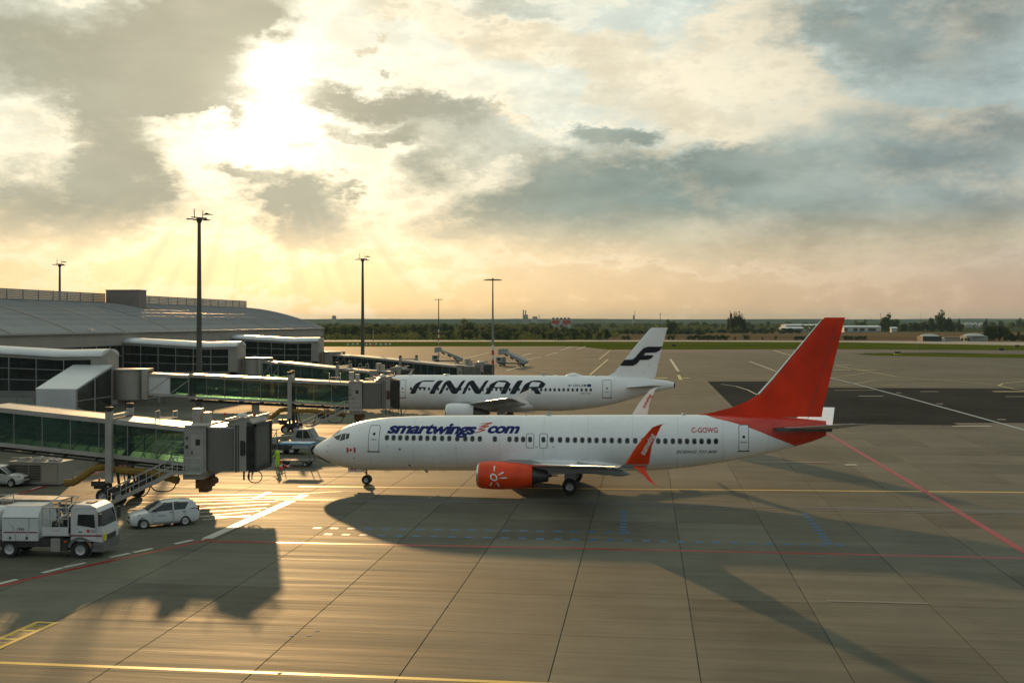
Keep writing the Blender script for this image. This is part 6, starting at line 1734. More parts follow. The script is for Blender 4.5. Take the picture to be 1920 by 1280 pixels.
for sd in (-1, 1):
    y = sd * 1.215
    mb = MB(); mb.loft([[(.42, y + o, 1.78), (.50, y + o, 2.58), (1.45, y + o, 2.58), (1.50, y + o, 1.95)] for o in (-.012, .012)]); mb.build('side_window', M['carwin'], cab_)
    mb = MB(); mb.loft([[(.36, y + o, 1.70), (.46, y + o, 2.64), (1.55, y + o, 2.64), (1.60, y + o, 1.25), (1.5, y + o, 1.1), (.36, y + o, 1.1)] for o in (-.008, -.002)]); mb.build('cab_door', M['van'], cab_)
    mb = MB(); mb.box(.05, 1.9, y - .012 * sd, y + .016 * sd, 1.30, 1.38); mb.build('stripe', M['maroon'], cab_)
    mb = MB(); mb.box(1.22, 1.42, y - .02, y + .02, 1.52, 1.58); mb.build('handle', M['dark'], cab_)
    mb = MB(); mb.box(.0, .12, sd * 1.42 - .14, sd * 1.42 + .14, 1.95, 2.65); mb.bar((.3, sd * 1.2, 2.7), (.05, sd * 1.42, 2.6), .04); mb.build('mirror', M['dark'], cab_)
    mb = MB(); mb.revolve([(.66, -.14), (.66, .14)], (1.32, sd * .92, .52), 24, 'y', (True, True)); mb.build('wheel_arch', M['dark'], cab_)
    mb = MB()
    A = [(1.32 + .74 * math.cos(a), .52 + .74 * math.sin(a)) for a in [R_(10 + 16 * k) for k in range(11)]]; B = [(1.32 + .60 * math.cos(a), .52 + .60 * math.sin(a)) for a in [R_(10 + 16 * k) for k in range(11)]]
    for i in range(10): mb.loft([[(A[i][0], yy, A[i][1]), (A[i + 1][0], yy, A[i + 1][1]), (B[i + 1][0], yy, B[i + 1][1]), (B[i][0], yy, B[i][1])] for yy in (sd * 1.0, sd * 1.25)])
    mb.build('mudguard', M['vgrey'], cab_)
    mb = MB(); mb.box(.0, .03, sd * .85 - .2, sd * .85 + .2, .72, .95); mb.box(-.035, .0, sd * .85 - .18, sd * .85 + .18, .74, .93); mb.build('headlight', M['chrome'], cab_)
    mb = MB(); mb.box(.08, .62, sd * 1.18 - .06, sd * 1.18 + .06, .42, .60); mb.box(.1, .60, sd * 1.20 - .06, sd * 1.20 + .06, .75, .82); mb.build('cab_step', M['vgrey'], cab_)
mb = MB(); mb.box(-.06, .55, -1.22, 1.22, .38, .95); mb.build('bumper', M['vgrey'], cab_, smooth=30)
mb = MB(); mb.box(-.05, -.02, -.7, .7, 1.0, 1.30); mb.build('grille', M['dark'], cab_)
mb = MB(); mb.box(-.06, .02, .72, 1.06, 1.02, 1.42); y_ = mb.build('number_board', M['yelsign'], cab_)
for x, z in ((.66, .78), (2.12, .95)):
    mb = MB(); mb.box(x, x + .14, 1.22, 1.26, z, z + .08); mb.build('marker_lamp', M['lamp_o'], tk)
# maroon shield and grey words on the door
mb = MB(); mb.add([(.92, 1.232, 1.70), (.78, 1.232, 1.68), (.74, 1.232, 1.60), (.84, 1.232, 1.50), (.93, 1.232, 1.56)], [(0, 1, 2, 3, 4)]); mb.build('emblem', M['redtxt'], cab_, fix=False)
def ttext(s, x0, x1, z, h, m_, parent=tk, y=1.232):
    vs, fs, _ = text_tris(s, .02); mb = MB(); mb.add([(x0 - (x0 - x1) * v[0], y, z + h * v[1]) for v in vs], fs); mb.build('lettering', m_, parent, fix=False)
ttext('PRAGUE', .70, .38, 1.62, .075, M['greytxt']); ttext('AIRPORT', .70, .40, 1.52, .065, M['greytxt'])
wheel(tk, (1.32, 1.06, .5), .5, .32, .30); wheel(tk, (1.32, -1.06, .5), .5, .32, .30)
# chassis
mb = MB(); mb.box(.6, 10.5, -.5, .5, .55, .9); mb.box(2.0, 6.2, -1.05, 1.05, .62, 1.12); mb.box(2.15, 3.0, .5, 1.1, .42, .62); mb.build('chassis', M['dark'], tk)
mb = MB(); mb.box(2.55, 3.1, .72, 1.18, .38, 1.15); mb.build('battery_box', M['cabgrey'], tk)
for x in (5.6, 7.6, 8.9):
    for sd in (-1, 1): wheel(tk, (x, sd * .95, .5), .5, .4, .30)
mb = MB(); mb.box(4.9, 9.6, .98, 1.02, .60, 1.02); mb.build('side_guard', M['vgrey'], tk)
# pump platform with rails behind the cab
mb = MB(); mb.box(2.0, 3.65, -1.15, 1.18, 1.3, 1.36)
mb.box(2.05, 3.6, 1.14, 1.19, 1.36, 1.82); mb.build('pump_deck', M['van'], tk)
ttext('JET A-1', 2.6, 2.9, 1.6, .06, M['redtxt'], y=1.195)
mb = MB()
for y in (1.16, -1.0):
    for x in (2.06, 2.6, 3.15, 3.6): mb.bar((x, y, 1.8), (x, y, 2.95), .05)
    for z in (2.3, 2.95): mb.bar((2.06, y, z), (3.6, y, z), .05)
mb.bar((3.6, 1.16, 2.95), (3.1, 0.0, 3.45), .05); mb.bar((2.06, 1.16, 2.95), (1.9, 0, 3.45), .05); mb.bar((3.1, 0, 3.45), (1.9, 0, 3.45), .05)
mb.build('deck_railing', M['galv'], tk)
mb = MB(); mb.cyl((2.4, .4, 1.36), (2.4, .4, 2.3), .28, n=12); mb.tube([(2.2, .9, 1.5), (2.5, 1.0, 1.9), (2.9, .9, 2.1), (3.3, .7, 1.6)], .09, 8); mb.cyl((3.2, .3, 1.36), (3.2, .3, 2.0), .22, n=10); mb.box(2.7, 3.1, -.4, .5, 1.4, 1.9); mb.build('pump', M['dark'], tk, smooth=40)
mb = MB(); mb.tube([(2.9, .9, 1.9), (2.6, .95, 2.35), (2.3, .7, 2.5)], .07, 8); mb.build('pump_hose', M['galv'], tk, smooth=40)
# big white equipment housing
hp = [(3.85, .98), (3.85, 2.42), (4.05, 2.98), (5.75, 2.98), (5.95, 2.42), (5.95, .98)]
mb = MB(); mb.loft([[(x, y, z) for x, z in ((3.85, 1.0), (5.95, 1.0))] + [(5.95, y2, z2) for y2, z2 in ()] for y, y2 in ((0, 0),)]) if False else None
mb = MB()
mb.loft([[(x, -1.2, 1.0), (x, 1.2, 1.0), (x, 1.2, 2.38), (x, .72, 2.98), (x, -.72, 2.98), (x, -1.2, 2.38)] for x in (3.85, 6.0)]); hs = mb.build('equipment_housing', M['van'], tk, smooth=20)
mb = MB(); mb.box(3.88, 5.92, 1.2, 1.212, 1.47, 1.54); mb.build('stripe', M['maroon'], hs)
mb = MB(); mb.box(3.9, 5.95, 1.2, 1.215, 2.32, 2.37); mb.build('shutter_edge', M['cabgrey'], hs)
for x in (4.45, 5.45):
    mb = MB(); mb.box(x, x + .12, 1.2, 1.23, 1.10, 1.24); mb.build('latch', M['dark'], hs)
ttext('1763', 5.08, 4.66, 1.62, .15, M['dark'], hs, y=1.216)
for pts in ([(5.65, 2.1), (5.4, 1.9), (5.22, 1.5), (5.18, 1.02)], [(4.42, 2.32), (4.36, 2.0), (4.44, 1.6), (4.6, 1.05)]):
    mb = MB()
    for (x0, z0), (x1, z1) in zip(pts[:-1], pts[1:]): mb.add([(x0 - .035, 1.218, z0), (x0 + .035, 1.218, z0), (x1 + .035, 1.218, z1), (x1 - .035, 1.218, z1)], [(0, 1, 2, 3)])
    mb.build('grey_swoosh', M['winfr'], hs, fix=False)
# tank
mb = MB()
def tr(x, k, z=2.0): return [(x, 1.15 * k * math.copysign(abs(math.cos(a)) ** .7, math.cos(a)), z + .86 * k * math.copysign(abs(math.sin(a)) ** .7, math.sin(a))) for a in [2 * PI * i / 24 for i in range(24)]]
mb.loft([tr(6.35, .72), tr(6.5, .93), tr(6.75, 1.0), tr(11.5, 1.0)]); mb.build('tank', M['van'], tk, smooth=40)
mb = MB()
for y in (1.0, -1.0):
    for x in (6.4, 7.6, 9.0, 10.5): mb.bar((x, y, 2.7), (x, y, 3.35), .045)
    for z in (3.0, 3.35): mb.bar((6.4, y, z), (11.0, y, z), .045)
mb.bar((6.4, -1, 3.35), (6.4, 1, 3.35), .045); mb.build('tank_railing', M['galv'], tk)
mb = MB(); mb.tube([(6.2, .6, 1.4), (6.6, .9, 1.2), (7.2, .8, 1.05)], .12, 8); mb.box(6.1, 6.9, .3, 1.1, 1.05, 1.25); mb.build('manifold', M['steel'], tk)

# low flat trailer / shelter standing behind the truck
sh = thing('canopy_trailer', 'low pale topped trailer behind the white truck', 'trailer', gp(70, 968))
mb = MB(); mb.box(-2.2, 2.0, -.8, .8, 1.12, 1.2); mb.build('top', M['galv'], sh)
mb = MB(); mb.box(-2.1, 2.3, -.7, .7, .5, .7)
for x in (-2.05, 0, 1.9):
    for y in (-.7, .7): mb.bar((x, y, .6), (x, y, 1.12), .06)
for z in (.9,): mb.bar((-2.05, -.7, z), (1.9, -.7, z), .04); mb.bar((-2.05, .7, z), (1.9, .7, z), .04)
mb.build('frame', M['vgrey'], sh)
for x in (-1.5, 1.6):
    for y in (-.6, .6): wheel(sh, (x, y, .28), .28, .14)

# air-conditioning plant under the bridge
p = at(77, 84.5)
ac = thing('cooling_unit', 'pale louvred cooling unit standing under the nearest bridge', 'air conditioner', (p.x, p.y, 0), R_(-4))
mb = MB(); mb.box(-2.1, 2.1, -1.0, 1.0, .12, 1.75); mb.build('housing', M['cabgrey'], ac)
mb = MB(); mb.box(-2.15, 2.15, -1.05, 1.05, 0, .12); mb.build('plinth', M['dark'], ac)
for x0, x1 in ((-1.9, -.45), (-.35, .6)):
    mb = MB(); mb.box(x0, x1, -1.03, -1.0, .35, 1.5); lv = mb.build('louvre_panel', M['dark'], ac)
    sl_ = MB(); sl_.box(0, x1 - x0, -.03, 0, 0, .03); b0 = None
    for k in range(9):
        q = (x0, -1.03, .4 + k * .12)
        if b0 is None: b0 = sl_.build('louvre_slat', M['steel'], lv, loc=q)
        else: inst('louvre_slat', b0, lv, q)
mb = MB(); mb.box(.75, 2.0, -1.02, -1.0, .3, 1.6); mb.build('access_panel', M['frame'], ac)
mb = MB()
for x in (-1.4, -.1, 1.2):
    mb.revolve([(.5, 0), (.5, .18), (.42, .2), (.42, .1), (.01, .1)], (x, 0, 1.75), 16)
for (a, b) in (((-2.0, -.8, 2.0), (2.0, .3, 1.95)), ((-1.6, .7, 2.2), (1.8, -.6, 1.85)), ((-.4, -.9, 1.8), (.9, .8, 2.25))): mb.bar(a, b, .06)
mb.build('fan_guard', M['galv'], ac, smooth=40)

# tow tractor with belt loader and cart near the nose of airliner 1
def at_ground(px, py): return gp(px, py)
p = at_ground(572, 853)
tr_ = thing('service_truck', 'small white ramp truck with cab behind the nose of the red tailed airliner', 'truck', (at(545, 104).x, at(545, 104).y, 0), R_(0))
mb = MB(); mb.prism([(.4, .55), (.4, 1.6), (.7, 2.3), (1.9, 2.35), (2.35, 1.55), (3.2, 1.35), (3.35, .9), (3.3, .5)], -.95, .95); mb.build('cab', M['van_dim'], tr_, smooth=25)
for sd in (-1, 1):
    mb = MB(); mb.loft([[(.75, sd * .955 + o, 1.55), (.95, sd * .955 + o, 2.18), (1.4, sd * .955 + o, 2.2), (1.4, sd * .955 + o, 1.5)] for o in (-.01, .01)]); mb.loft([[(1.5, sd * .955 + o, 1.5), (1.5, sd * .955 + o, 2.2), (1.85, sd * .955 + o, 2.2), (2.2, sd * .955 + o, 1.55)] for o in (-.01, .01)]); mb.build('side_window', M['carwin'], tr_)
    for x in (-.6, 2.6): wheel(tr_, (x, sd * .85, .42), .42, .25)
mb = MB(); mb.loft([[(1.95, y, 2.3), (2.0, y, 2.3), (2.42, y, 1.58), (2.37, y, 1.56)] for y in (-.8, .8)]); mb.build('windscreen', M['carwin'], tr_)
mb = MB(); mb.box(-3.6, .5, -.95, .95, .75, .95); mb.box(-3.5, 3.2, -.5, .5, .45, .75); mb.build('flatbed', M['vgrey'], tr_)
mb = MB(); mb.box(3.3, 3.38, -.7, .7, .75, 1.0); mb.build('grille', M['dark'], tr_)
mb = MB()
for x in (-3.5, -2.2, -.9): mb.bar((x, -.9, .95), (x + .5, -.9, 1.8), .06); mb.bar((x, .9, .95), (x + .5, .9, 1.8), .06)
mb.bar((-3.0, -.9, 1.8), (0, -.9, 1.8), .06); mb.bar((-3.0, .9, 1.8), (0, .9, 1.8), .06); mb.build('bed_frame', M['galv'], tr_)
p = at_ground(556, 874)
ct = thing('baggage_cart', 'baggage cart with bright blue canopy beside the worker', 'cart', (p.x - .2, p.y + .5, 0), R_(-1))
mb = MB(); mb.box(-1.45, 1.45, -.75, .75, .42, .52); mb.build('deck', M['vgrey'], ct)
mb = MB(); mb.box(-1.2, 1.55, -.8, .8, 1.85, 1.98); mb.build('canopy', M['blue'], ct)
mb = MB()
for x in (-1.4, 1.4):
    for y in (-.7, .7): mb.bar((x, y, .5), (x, y, 1.85), .06)
mb.bar((1.45, 0, .45), (2.3, 0, .35), .06); mb.bar((-1.4, -.7, 1.1), (-1.4, .7, 1.1), .05); mb.build('frame', M['vgrey'], ct)
for x in (-1.0, 1.0):
    for y in (-.6, .6): wheel(ct, (x, y, .24), .24, .14)
p = at(512, 103)
bl = thing('belt_loader', 'dark conveyor loader behind the bridge cab', 'belt loader', (p.x, p.y + 1, 0), R_(5))
mb = MB(); mb.box(-2.6, 2.2, -.9, .9, .45, .95); mb.build('chassis', M['dark'], bl)
mb = MB(); mb.loft([[(x, -.5, z), (x, .5, z), (x, .5, z + .25), (x, -.5, z + .25)] for x, z in ((-3.4, .8), (3.2, 1.7))]); mb.build('conveyor', M['steel'], bl)
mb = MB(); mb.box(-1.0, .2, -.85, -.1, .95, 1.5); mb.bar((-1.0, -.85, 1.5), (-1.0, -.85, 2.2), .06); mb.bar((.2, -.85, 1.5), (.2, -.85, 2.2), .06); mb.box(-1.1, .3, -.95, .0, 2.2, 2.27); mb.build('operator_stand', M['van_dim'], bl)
for x in (-1.9, 1.6):
    for y in (-.8, .8): wheel(bl, (x, y, .4), .4, .25)
# pale equipment by the second nose (behind)
p = at(736, 132)
gt = thing('ground_power_unit', 'pale ground power cart under the docked bridge cab', 'power cart', (at(722, 118).x, at(722, 118).y, 0))
mb = MB(); mb.box(-1.6, 1.3, -.8, .8, .5, 1.55); mb.build('housing', M['cabgrey'], gt)
mb = MB(); mb.box(-1.2, -.2, -.82, -.8, .7, 1.4); mb.box(.1, .9, -.82, -.8, .7, 1.4); mb.build('vent_panel', M['dark'], gt)
mb = MB(); mb.bar((1.3, 0, .5), (2.3, 0, .4), .07); mb.build('tow_bar', M['dark'], gt)
for x in (-1.1, .8):
    for y in (-.7, .7): wheel(gt, (x, y, .3), .3, .18)

# far passenger stair trucks
def stair_truck(label, p, rz, flip=1):
    t = thing('stair_truck', label, 'stair truck', p, rz, 'parked stair trucks')
    mb = MB(); mb.box(-4.2, 4.2, -1.1, 1.1, .6, 1.0); mb.build('chassis', M['vgrey'], t)
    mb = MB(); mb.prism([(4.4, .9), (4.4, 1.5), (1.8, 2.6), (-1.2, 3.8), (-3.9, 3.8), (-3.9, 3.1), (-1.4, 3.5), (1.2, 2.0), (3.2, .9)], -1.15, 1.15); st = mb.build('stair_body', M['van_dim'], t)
    mb = MB()
    for k in range(3):
        x = -1.9 + k * 1.75; z = 2.6 - k * .8 + .45
        mb.loft([[(x, y, z), (x + 1.0, y, z - .52), (x + 1.1, y, z - .05), (x + .1, y, z + .5)] for y in (-1.18, -1.15)])
    mb.build('side_opening', M['dark'], st)
    mb = MB(); mb.box(-3.9, -1.9, -1.1, 1.1, 3.8, 3.9); mb.prism([(-3.9, 3.85), (-3.9, 4.6), (-2.2, 4.75), (-1.6, 3.95)], -1.1, -1.05); mb.prism([(-3.9, 3.85), (-3.9, 4.6), (-2.2, 4.75), (-1.6, 3.95)], 1.05, 1.1); mb.build('upper_platform', M['van_dim'], t)
    mb = MB(); mb.box(-4.6, -2.7, -1.1, 1.1, .9, 2.4); mb.build('cab', M['van_dim'], t)
    mb = MB(); mb.box(-4.62, -4.58, -.9, .9, 1.5, 2.2); mb.box(-4.2, -3.2, -1.12, -1.1, 1.5, 2.2); mb.build('cab_window', M['carwin'], t)
    for x in (-3.2, 2.8):
        for y in (-.95, .95): wheel(t, (x, y, .5), .5, .3)
    return t
stair_truck('white stair truck with three dark side openings at the foot of the striped mast', gp(840, 681), R_(8))
st2 = stair_truck('white stair truck parked right of the crossbar mast, behind the farthest cab', gp(961, 686), R_(-22))
for k, (px, py) in enumerate(((826, 673), (818, 673.5), (832, 673.5), (827, 667))):
    pass

# worker in hi-vis
def person(label, p, rz):
    t = thing('person', label, 'person', p, rz)
    V = [(0, 0, .92), (0, .0, 1.12), (.02, 0, 1.34), (.05, 0, 1.46), (.10, 0, 1.56), (.13, 0, 1.66), (.13, 0, 1.74),
         (0, -.10, .88), (.02, -.12, .50), (-.02, -.12, .10), (.12, -.13, .04), (0, .10, .88), (.10, .12, .50), (.02, .12, .10), (.16, .13, .04),
         (.03, -.19, 1.42), (.10, -.25, 1.16), (.30, -.22, 1.02), (.40, -.21, 1.0), (.03, .19, 1.42), (.08, .25, 1.15), (.26, .22, 1.0), (.36, .2, .98)]
    E = [(0, 1), (1, 2), (2, 3), (3, 4), (4, 5), (5, 6), (0, 7), (7, 8), (8, 9), (9, 10), (0, 11), (11, 12), (12, 13), (13, 14), (2, 15), (15, 16), (16, 17), (17, 18), (2, 19), (19, 20), (20, 21), (21, 22)]
    Rd = [.13, .135, .15, .09, .055, .095, .07, .10, .07, .05, .05, .10, .07, .05, .05, .075, .055, .042, .045, .075, .055, .042, .045]
    me = bpy.data.meshes.new('body'); me.from_pydata(V, E, []); o = bpy.data.objects.new('body', me); COL.objects.link(o); o.parent = t
    me.materials.append(M['hivis'])
    sk = o.modifiers.new('s', 'SKIN'); sd = me.skin_vertices[0].data
    for i, r in enumerate(Rd): sd[i].radius = (r, r)
    sd[0].use_root = True
    o.modifiers.new('u', 'SUBSURF').levels = 1; o.modifiers['u'].render_levels = 1
    dg = bpy.context.evaluated_depsgraph_get(); m2 = bpy.data.meshes.new_from_object(o.evaluated_get(dg)); o.modifiers.clear(); o.data = m2; bpy.data.meshes.remove(me)
    m2.materials.clear()
    for mm in (M['hivis'], M['skin'], M['hair'], M['dark']): m2.materials.append(mm)
    for f in m2.polygons:
        c = f.center; f.use_smooth = True
        f.material_index = 0
        if c.z > 1.53: f.material_index = 1
        if c.z > 1.68 or (c.z > 1.58 and c.x < .09): f.material_index = 2
        if c.z < .12: f.material_index = 3
        if c.x > .31 and c.z < 1.1 and c.z > .9: f.material_index = 1
    mb = MB()
    for sd_ in (-.15, .15): pass
    mb.revolve([(.175, 0), (.18, .06)], (.01, 0, 1.12), 14); mb.build('reflective_band', M['galv'], t)
    mb = MB(); mb.cyl((.22, 0, 1.66), (.255, 0, 1.63), .018, .008, 6); mb.build('nose', M['skin'], t)
    for y in (-.21, .2):
        mb = MB()
        for k, l in enumerate((.075, .085, .08, .06)): mb.tube([(.40, y - .03 + .02 * k, 1.0), (.40 + l * .6, y - .03 + .02 * k, .985), (.40 + l, y - .03 + .02 * k, .955)], [.011, .010, .008], 5)
        mb.tube([(.37, y + .03, 1.01), (.41, y + .055, 1.0)], [.012, .009], 5); mb.build('hand', M['skin'], t)
    return t
pw_ = gp(521, 878)
person('ground worker in bright yellow hi-vis suit beside the baggage cart', (pw_.x, pw_.y, 0), R_(160))
def cone(label, p, tilt=0):
    t = thing('traffic_cone', label, 'traffic cone', p, 0, 'cones by the nose stand')
    mb = MB(); mb.box(-.2, .2, -.2, .2, 0, .04); mb.build('base', M['dark'], t)
    mb = MB(); mb.revolve([(.16, .04), (.11, .26)], (0, 0, 0), 12); mb.build('cone_body', M['cone_r'], t, smooth=40)
    mb = MB(); mb.revolve([(.11, .26), (.075, .44)], (0, 0, 0), 12); mb.build('white_band', M['mast_w'], t, smooth=40)
    mb = MB(); mb.revolve([(.075, .44), (.03, .68), (.01, .69)], (0, 0, 0), 12); mb.build('tip', M['cone_r'], t, smooth=40)
    if tilt: t.rotation_euler = (0, R_(tilt), 0); t.location.z = .14
    return t
cone('upright cone just right of the worker in yellow', gp(527, 880))
cone('cone lying on its side by the worker in yellow', gp(533, 877), 88)
cone('cone below the bellows of the nearest bridge', gp(474, 879))
# ================================================================ TREES
def crown_mesh(name, w, h, z0, n, leaf, lobes, m_, seed, taper=0.0):
    rnd = random.Random(seed); mb = MB()
    L = []
    for k in range(lobes):
        t = (k + .5) / lobes; a = rnd.random() * 2 * PI
        rr = w * .5 * (0.55 if taper == 0 else (1 - taper * t) * .6)
        L.append((math.cos(a) * rr * rnd.uniform(.3, 1), math.sin(a) * rr * rnd.uniform(.3, 1), z0 + h * (.18 + .7 * t * rnd.uniform(.85, 1.1)), w * rnd.uniform(.20, .34) * (1 - taper * t * .6), h * rnd.uniform(.14, .24)))
    for i in range(n):
        c = L[rnd.randrange(lobes)]
        u = Vector((rnd.gauss(0, 1), rnd.gauss(0, 1), rnd.gauss(0, 1))).normalized() * rnd.uniform(.55, 1.08)
        p = Vector((c[0] + u.x * c[3], c[1] + u.y * c[3], c[2] + u.z * c[4]))
        if p.z < z0 * .6: p.z = z0 * .6 + rnd.random() * .4
        nrm = (u + Vector((rnd.gauss(0, .5), rnd.gauss(0, .5), rnd.gauss(0, .4)))).normalized()
        a = nrm.orthogonal().normalized(); b = nrm.cross(a); s = leaf * rnd.uniform(.5, 1.2); ang = rnd.random() * PI
        a2 = a * math.cos(ang) + b * math.sin(ang); b2 = nrm.cross(a2)
        mb.add([p - a2 * s, p - b2 * s * .6, p + a2 * s, p + b2 * s * .6], [(0, 1, 2, 3)])
    me = bpy.data.meshes.new(name); me.from_pydata(mb.v, [], mb.f); me.materials.append(m_); me.update()
    return me
def trunk_mesh(h, r, seed, spread):
    rnd = random.Random(seed); mb = MB()
    mb.tube([(0, 0, -.3), (rnd.uniform(-.1, .1), 0, h * .3), (rnd.uniform(-.2, .2), rnd.uniform(-.2, .2), h * .62), (0, 0, h * .9)], [r, r * .8, r * .5, r * .15], 7)
    for k in range(5):
        a = rnd.random() * 2 * PI; z = h * rnd.uniform(.25, .55)
        mb.tube([(0, 0, z), (math.cos(a) * spread * .4, math.sin(a) * spread * .4, z + h * .15), (math.cos(a) * spread * .8, math.sin(a) * spread * .8, z + h * .28)], [r * .4, r * .25, r * .08], 5)
    me = bpy.data.meshes.new('trunk'); me.from_pydata(mb.v, [], mb.f); me.materials.append(M['bark']); me.update(); return me
KIND = {}
def kind(key, w, h, z0, n, leaf, lobes, m_, variants, taper=0.0):
    KIND[key] = [(crown_mesh('crown', w, h - z0, z0, n, leaf, lobes, m_, hash((key, v)) % 9999 if False else 100 * len(key) + 17 * v + ord(key[0]), taper), trunk_mesh(h, w * .035 + .08, v + 5, w * .4)) for v in range(variants)]
kind('round', 9, 10, .8, 560, .78, 11, M['leaf'], 4)
kind('dark', 8, 9, .3, 560, .75, 10, M['leaf_d'], 4)
kind('olive', 8, 9, .5, 520, .75, 10, M['leaf_y'], 3)
kind('tall', 6.5, 21, 2.0, 650, .7, 12, M['leaf_d'], 3, .35)
kind('bush', 6, 3.4, .1, 260, .5, 7, M['leaf_d'], 3)
kind('fir', 5.5, 10, .6, 420, .6, 10, M['leaf_d'], 2, .8)
TNAME = {'round': 'broadleaf_tree', 'dark': 'dark_tree', 'olive': 'olive_green_tree', 'tall': 'poplar_tree', 'bush': 'bush', 'fir': 'fir_tree'}
def tree(kd, px, F, h, w, label, group, rnd=random):
    cm, tm = KIND[kd][rnd.randrange(len(KIND[kd]))]
    base = {'round': (9, 10), 'dark': (8, 9), 'olive': (8, 9), 'tall': (6.5, 21), 'bush': (6, 3.4), 'fir': (5.5, 10)}[kd]
    p = at(px, F, -.1)
    t = thing(TNAME[kd], label, 'bush' if kd == 'bush' else 'tree', p, rnd.random() * 6.28, group)
    t.scale = (w / base[0], w / base[0], h / base[1])
    for nm, me in (('crown', cm), ('trunk', tm)):
        o = bpy.data.objects.new(nm, me); COL.objects.link(o); o.parent = t
    return t
rnd = random.Random(11)
def topz(y, F): return H_CAM - (y - HOR) * F / FPX
GL = 'trees of the green belt beyond the runway'
# row beyond the runway: (px, y of crown top, F, kind, width m)
row = []
for px in range(598, 760, 7): row.append((px + rnd.uniform(-3, 3), 610 + rnd.uniform(-1, 2.5), 860 + rnd.uniform(-50, 60), rnd.choice(['olive', 'olive', 'round']), rnd.uniform(7, 11)))
for px in range(705, 735, 8): row.append((px, 606 + rnd.uniform(0, 3), 1050, 'dark', 8))
for px in range(745, 850, 7): row.append((px + rnd.uniform(-3, 3), 608.5 + rnd.uniform(-1, 2), 1080 + rnd.uniform(-40, 40), rnd.choice(['dark', 'round', 'dark']), rnd.uniform(7, 10)))
row += [(737, 617, 800, 'dark', 7), (875, 599.5, 950, 'round', 14), (868, 606, 960, 'round', 9), (884, 608, 955, 'dark', 9), (836, 606, 970, 'round', 9), (842, 610, 960, 'dark', 9)]
for px in range(795, 1140, 9): row.append((px + rnd.uniform(-4, 4), 621 + rnd.uniform(-4, 3), 780 + rnd.uniform(-30, 60), rnd.choice(['dark', 'dark', 'olive', 'bush']), rnd.uniform(6, 10)))
for px in range(895, 1120, 10): row.append((px + rnd.uniform(-4, 4), 612 + rnd.uniform(-3, 4), 920 + rnd.uniform(-40, 80), rnd.choice(['dark', 'round', 'olive', 'dark']), rnd.uniform(7, 11)))
for px in range(905, 960, 12): row.append((px, 608 + rnd.uniform(-2, 3), 1000, 'olive', 9))
for px in range(1140, 1330, 10): row.append((px + rnd.uniform(-4, 4), 617 + rnd.uniform(-3, 3), 1060 + rnd.uniform(-40, 60), rnd.choice(['dark', 'round', 'dark']), rnd.uniform(8, 12)))
for px in range(1250, 1500, 11): row.append((px + rnd.uniform(-4, 4), 615 + rnd.uniform(-2, 3), 1150 + rnd.uniform(-20, 60), rnd.choice(['dark', 'dark', 'bush']), rnd.uniform(9, 13)))
row += [(1255, 600, 1150, 'round', 10), (1266, 602, 1150, 'dark', 9), (1256, 604, 1000, 'dark', 9)]
def place_word(px):
    for x1, wd in ((680, 'left of the plain lamp mast by the terminal end'), (822, 'between the plain mast and the striped mast'), (924, 'between the striped mast and the crossbar mast'),
                   (1052, 'between the crossbar mast and the red banded silos'), (1185, 'between the silos and the white fin'), (1300, 'just right of the white fin')):
        if px < x1: return wd
    return 'between the white fin and the red fin'
for i, (px, y, F, kd, w) in enumerate(row):
    lb = {'olive': 'pale olive tree of the belt', 'round': 'rounded green tree of the belt', 'dark': 'dark green tree of the belt', 'bush': 'low bush of the belt'}[kd] + ' ' + place_word(px)
    if w == 14: lb = 'biggest round tree left of the crossbar mast beyond the runway'
    tree(kd, px, F, max(3, topz(y, F)), w, lb, (TNAME[kd].replace('_', ' ') + 's of the belt ' + place_word(px)) if w != 14 else None, rnd)
# scrub filling the foot of the belt
mb = MB()
for k in range(9000):
    px = rnd.uniform(596, 1160); F = rnd.uniform(750, 980) + max(0, px - 1120) * 3
    if mnoise.noise(Vector((px * .02, F * .01, 9))) < -.18: continue
    hmax = 2.2 + 2.6 * (mnoise.noise(Vector((px * .05, F * .02, 1))) + .4)
    p = at(px, F, rnd.uniform(0, max(1, hmax))); s = rnd.uniform(.5, 1.1); an = rnd.random() * PI
    a = Vector((math.cos(an), math.sin(an), rnd.gauss(0, .3))) * s; b = Vector((rnd.gauss(0, .4), rnd.gauss(0, .4), 1)) * s * .7
    mb.add([p - a, p - b, p + a, p + b], [(0, 1, 2, 3)])
o = mb.build('scrub', M['leaf'], None, fix=False); tag(o, 'low scrub at the foot of the tree belt', 'scrub', kind='stuff')
# hedge blocks on the stubble field edge
for px in list(range(1291, 1366, 6)): tree('bush', px + rnd.uniform(-1, 1), 745, topz(627 + rnd.uniform(-1, 2), 745), 4.5, 'low dark bush in the hedge behind the runway, left of the red fin', 'hedge left of the red fin', rnd)
for px in list(range(1585, 1625, 6)): tree('bush', px, 745, 3.0, 4.5, 'low dark bush in the hedge just right of the red fin', 'hedge right of the red fin', rnd)
for px in (1170, 1178): tree('bush', px, 745, 3.2, 4.5, 'small bush behind the runway left of the white fin', 'small bushes left of the white fin', rnd)
for px in (1255, 1262): tree('bush', px, 745, 3.4, 4, 'small bush behind the runway right of the white fin', 'small bushes right of the white fin', rnd)
for px, hh in ((1378, 3), (1396, 5.5), (1400, 5), (1404, 4), (1430, 3), (1455, 4)):
    tree('bush', px, 745, hh * .75, 2.4, 'tiny lone bush on the field edge before the poplars', 'lone bushes on the field edge', rnd)
for px in range(1492, 1515, 6): tree('bush', px, 745, 2.8, 4, 'low bush at the foot of the red fin edge', 'bushes left of the red fin edge', rnd)
